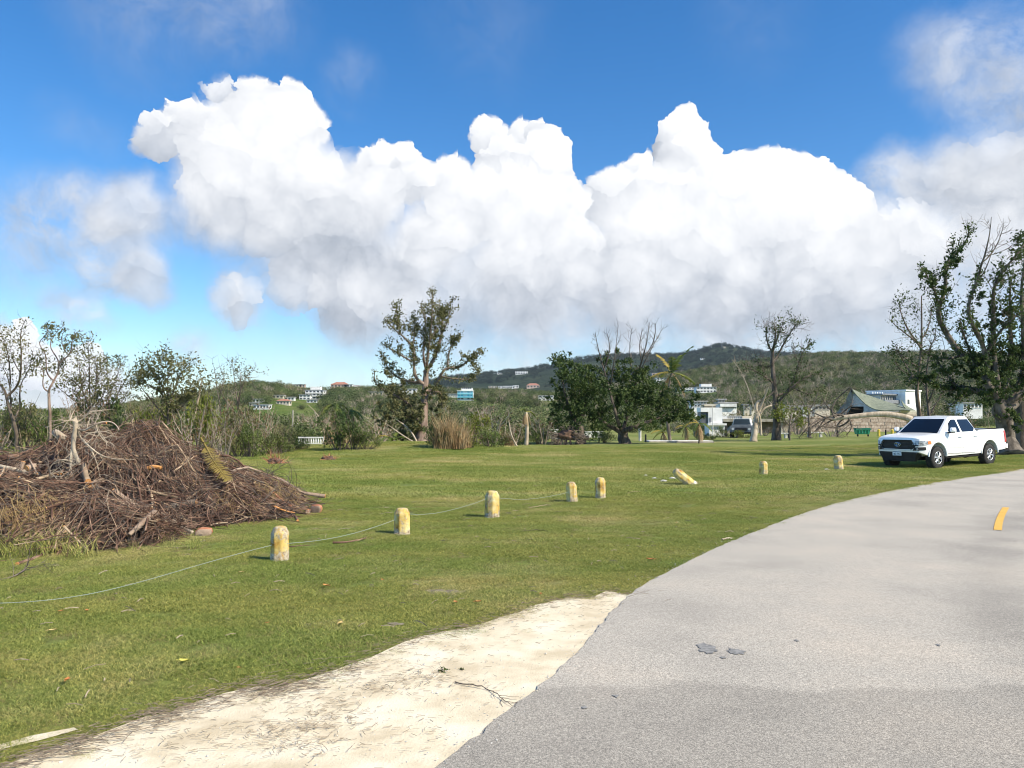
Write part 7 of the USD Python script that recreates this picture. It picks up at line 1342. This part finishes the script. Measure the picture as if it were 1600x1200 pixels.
# grass: clumps of blades set over the lawn
def patch(seed, n, half, h, w, lean=.5):
    return blades(np.random.default_rng(seed), n, half, half, h, w, lean)
near = [patch(s, 300, .17, .050, .0050, .75) for s in (1, 2, 3)]; mid = [patch(s, 300, .42, .060, .011, .8) for s in (4, 5)]; dry = [patch(9, 120, .18, .045, .004, 1.1)]
P, I, S = [], [], []
def lawn_ok(x, y, pad):
    ok = ~shapely.contains_xy(ROAD.buffer(pad), x, y) & ~shapely.contains_xy(SAND.buffer(pad * .6), x, y)
    return ok
def sow(x, y, idx, sc, pad):
    ok = lawn_ok(x, y, pad) & (heap(x, y) < .35) & ~shapely.contains_xy(_e2, x, y); x, y, sc = x[ok], y[ok], sc[ok]; idx = np.asarray(idx)[ok]
    P.append(np.c_[x, y, H(x, y) - .004]); I.append(idx); S.append(sc)
def region(n, y0, y1, pw=1.0):
    y = y0 + (y1 - y0) * rg.uniform(0, 1, n) ** pw; x = rg.uniform(-.70, .70, n) * (y + .8); return x, y
x, y = region(15000, 3.4, 17, .72); nz = meshkit.fbm(np.c_[x * .7, y * .7, 0 * x], 3, 6); bare_c = np.array([gnd(q[0], q[1])[:2] for q in BARE]); dist = np.min([np.hypot((x - c[0]) / 1.6, (y - c[1])) for c in bare_c], 0)
kp = (dist > .10) | (rg.uniform(0, 1, len(x)) < .12); x, y, nz = x[kp], y[kp], nz[kp]
sow(x, y, np.where(rg.uniform(0, 1, len(x)) < .17, 5, rg.integers(0, 3, len(x))), rg.uniform(.55, 1.05, len(x)) * (.75 + .6 * (nz - .3)), .10)
x, y = region(9000, 16, 48, .8); sow(x, y, rg.integers(3, 5, len(x)), rg.uniform(.7, 1.15, len(x)), .25)
# fringes along the sand and the road, finer and thinner
i = rg.integers(0, 300, 1500); q = SAND_UP[i] + np.c_[rg.normal(0, .10, 1500), .05 + np.abs(rg.normal(0, .12, 1500))]; P.append(np.c_[q, H(q[:, 0], q[:, 1]) - .004]); I.append(np.where(rg.uniform(0, 1, 1500) < .35, 5, 0)); S.append(rg.uniform(.25, .5, 1500))
i = rg.integers(60, 190, 1900); q = LEFT_EDGE[i] - _n[i] * (.03 + np.abs(rg.normal(0, .08, 1900)))[:, None] + rg.normal(0, .06, (1900, 2)); ok = ~shapely.contains_xy(SAND, q[:, 0], q[:, 1]) & ~shapely.contains_xy(ROAD, q[:, 0], q[:, 1]) & (q[:, 1] > 4); q = q[ok]; P.append(np.c_[q, H(q[:, 0], q[:, 1]) - .004]); I.append(rg.integers(0, 3, len(q))); S.append(rg.uniform(.3, .6, len(q)) * (1 + q[:, 1] / 30))
i = rg.integers(0, 300, 900); q = SAND_UP[i] + np.c_[rg.normal(0, .12, 900), -np.abs(rg.normal(0, .16, 900)) * (meshkit.noise(np.c_[i * .11, 0 * i, 0 * i], 4) ** 2 * 2)]; P.append(np.c_[q, H(q[:, 0], q[:, 1]) + .004]); I.append(np.where(rg.uniform(0, 1, 900) < .5, 5, 1)); S.append(rg.uniform(.12, .34, 900))
P, I, S = np.vstack(P), np.concatenate(I), np.concatenate(S)
instancer('grass', near + mid + dry, [M['blade']] * 5 + [M['dryblade']], P, I, rg.uniform(0, 6.28, len(P)), np.c_[S, S, S * rg.uniform(.8, 1.2, len(S))], 'short mown grass of the lawn', 'grass')
m = MB(); n = 0
x, y = region(900, 3.6, 24, .8); ok = lawn_ok(x, y, .1) & (heap(x, y) < .05)
for x_, y_ in zip(x[ok], y[ok]):
    a = rg.uniform(0, 6.28); L = rg.uniform(.03, .14); c = np.array([x_, y_, float(H(x_, y_)) + .03]); d = np.array([math.cos(a), math.sin(a), rg.normal(0, .12)]); m.tube([c, c + d * L * .5 + [0, 0, .008], c + d * L], rg.uniform(.002, .0045), 3, cap=False)
obj('lawn_litter', m, M['sand_litter'], label='scraps of dead twig strewn over the lawn', category='plant litter', kind='stuff')
# taller grass left standing round the foot of the heap
tall = [blades(np.random.default_rng(s), 60, .2, .2, .42, .011, .35) for s in (1, 2)]; n = 70
u = np.r_[rg.uniform(-40, 140, 46), rg.uniform(140, 330, 24)]; v = np.r_[rg.uniform(842, 872, 46), rg.uniform(838, 858, 24)]; q = np.array([gnd(a_, b_) for a_, b_ in zip(u, v)]); sc = np.r_[rg.uniform(.5, 1.0, 46), rg.uniform(.2, .45, 24)]
instancer('tall_grass', tall, [M['blade']] * 2, q, rg.integers(0, 2, n), rg.uniform(0, 6.28, n), sc, 'taller uncut grass round the foot of the brush heap', 'grass')

# ------------------------------------------------------------------ air
haze_m = usdkit.material(stage, '/World/Looks/haze', {'v': ('principled_volume', {'color': (.80, .88, 1.0), 'density': .00003, 'anisotropy': .2})}, [], volume='v.volume')
hb = MB().box((-8300, -700, -3.5), (8300, 7300, 315)); obj('haze', hb, haze_m, kind='stuff', label='thin bluish sea haze over the hills')
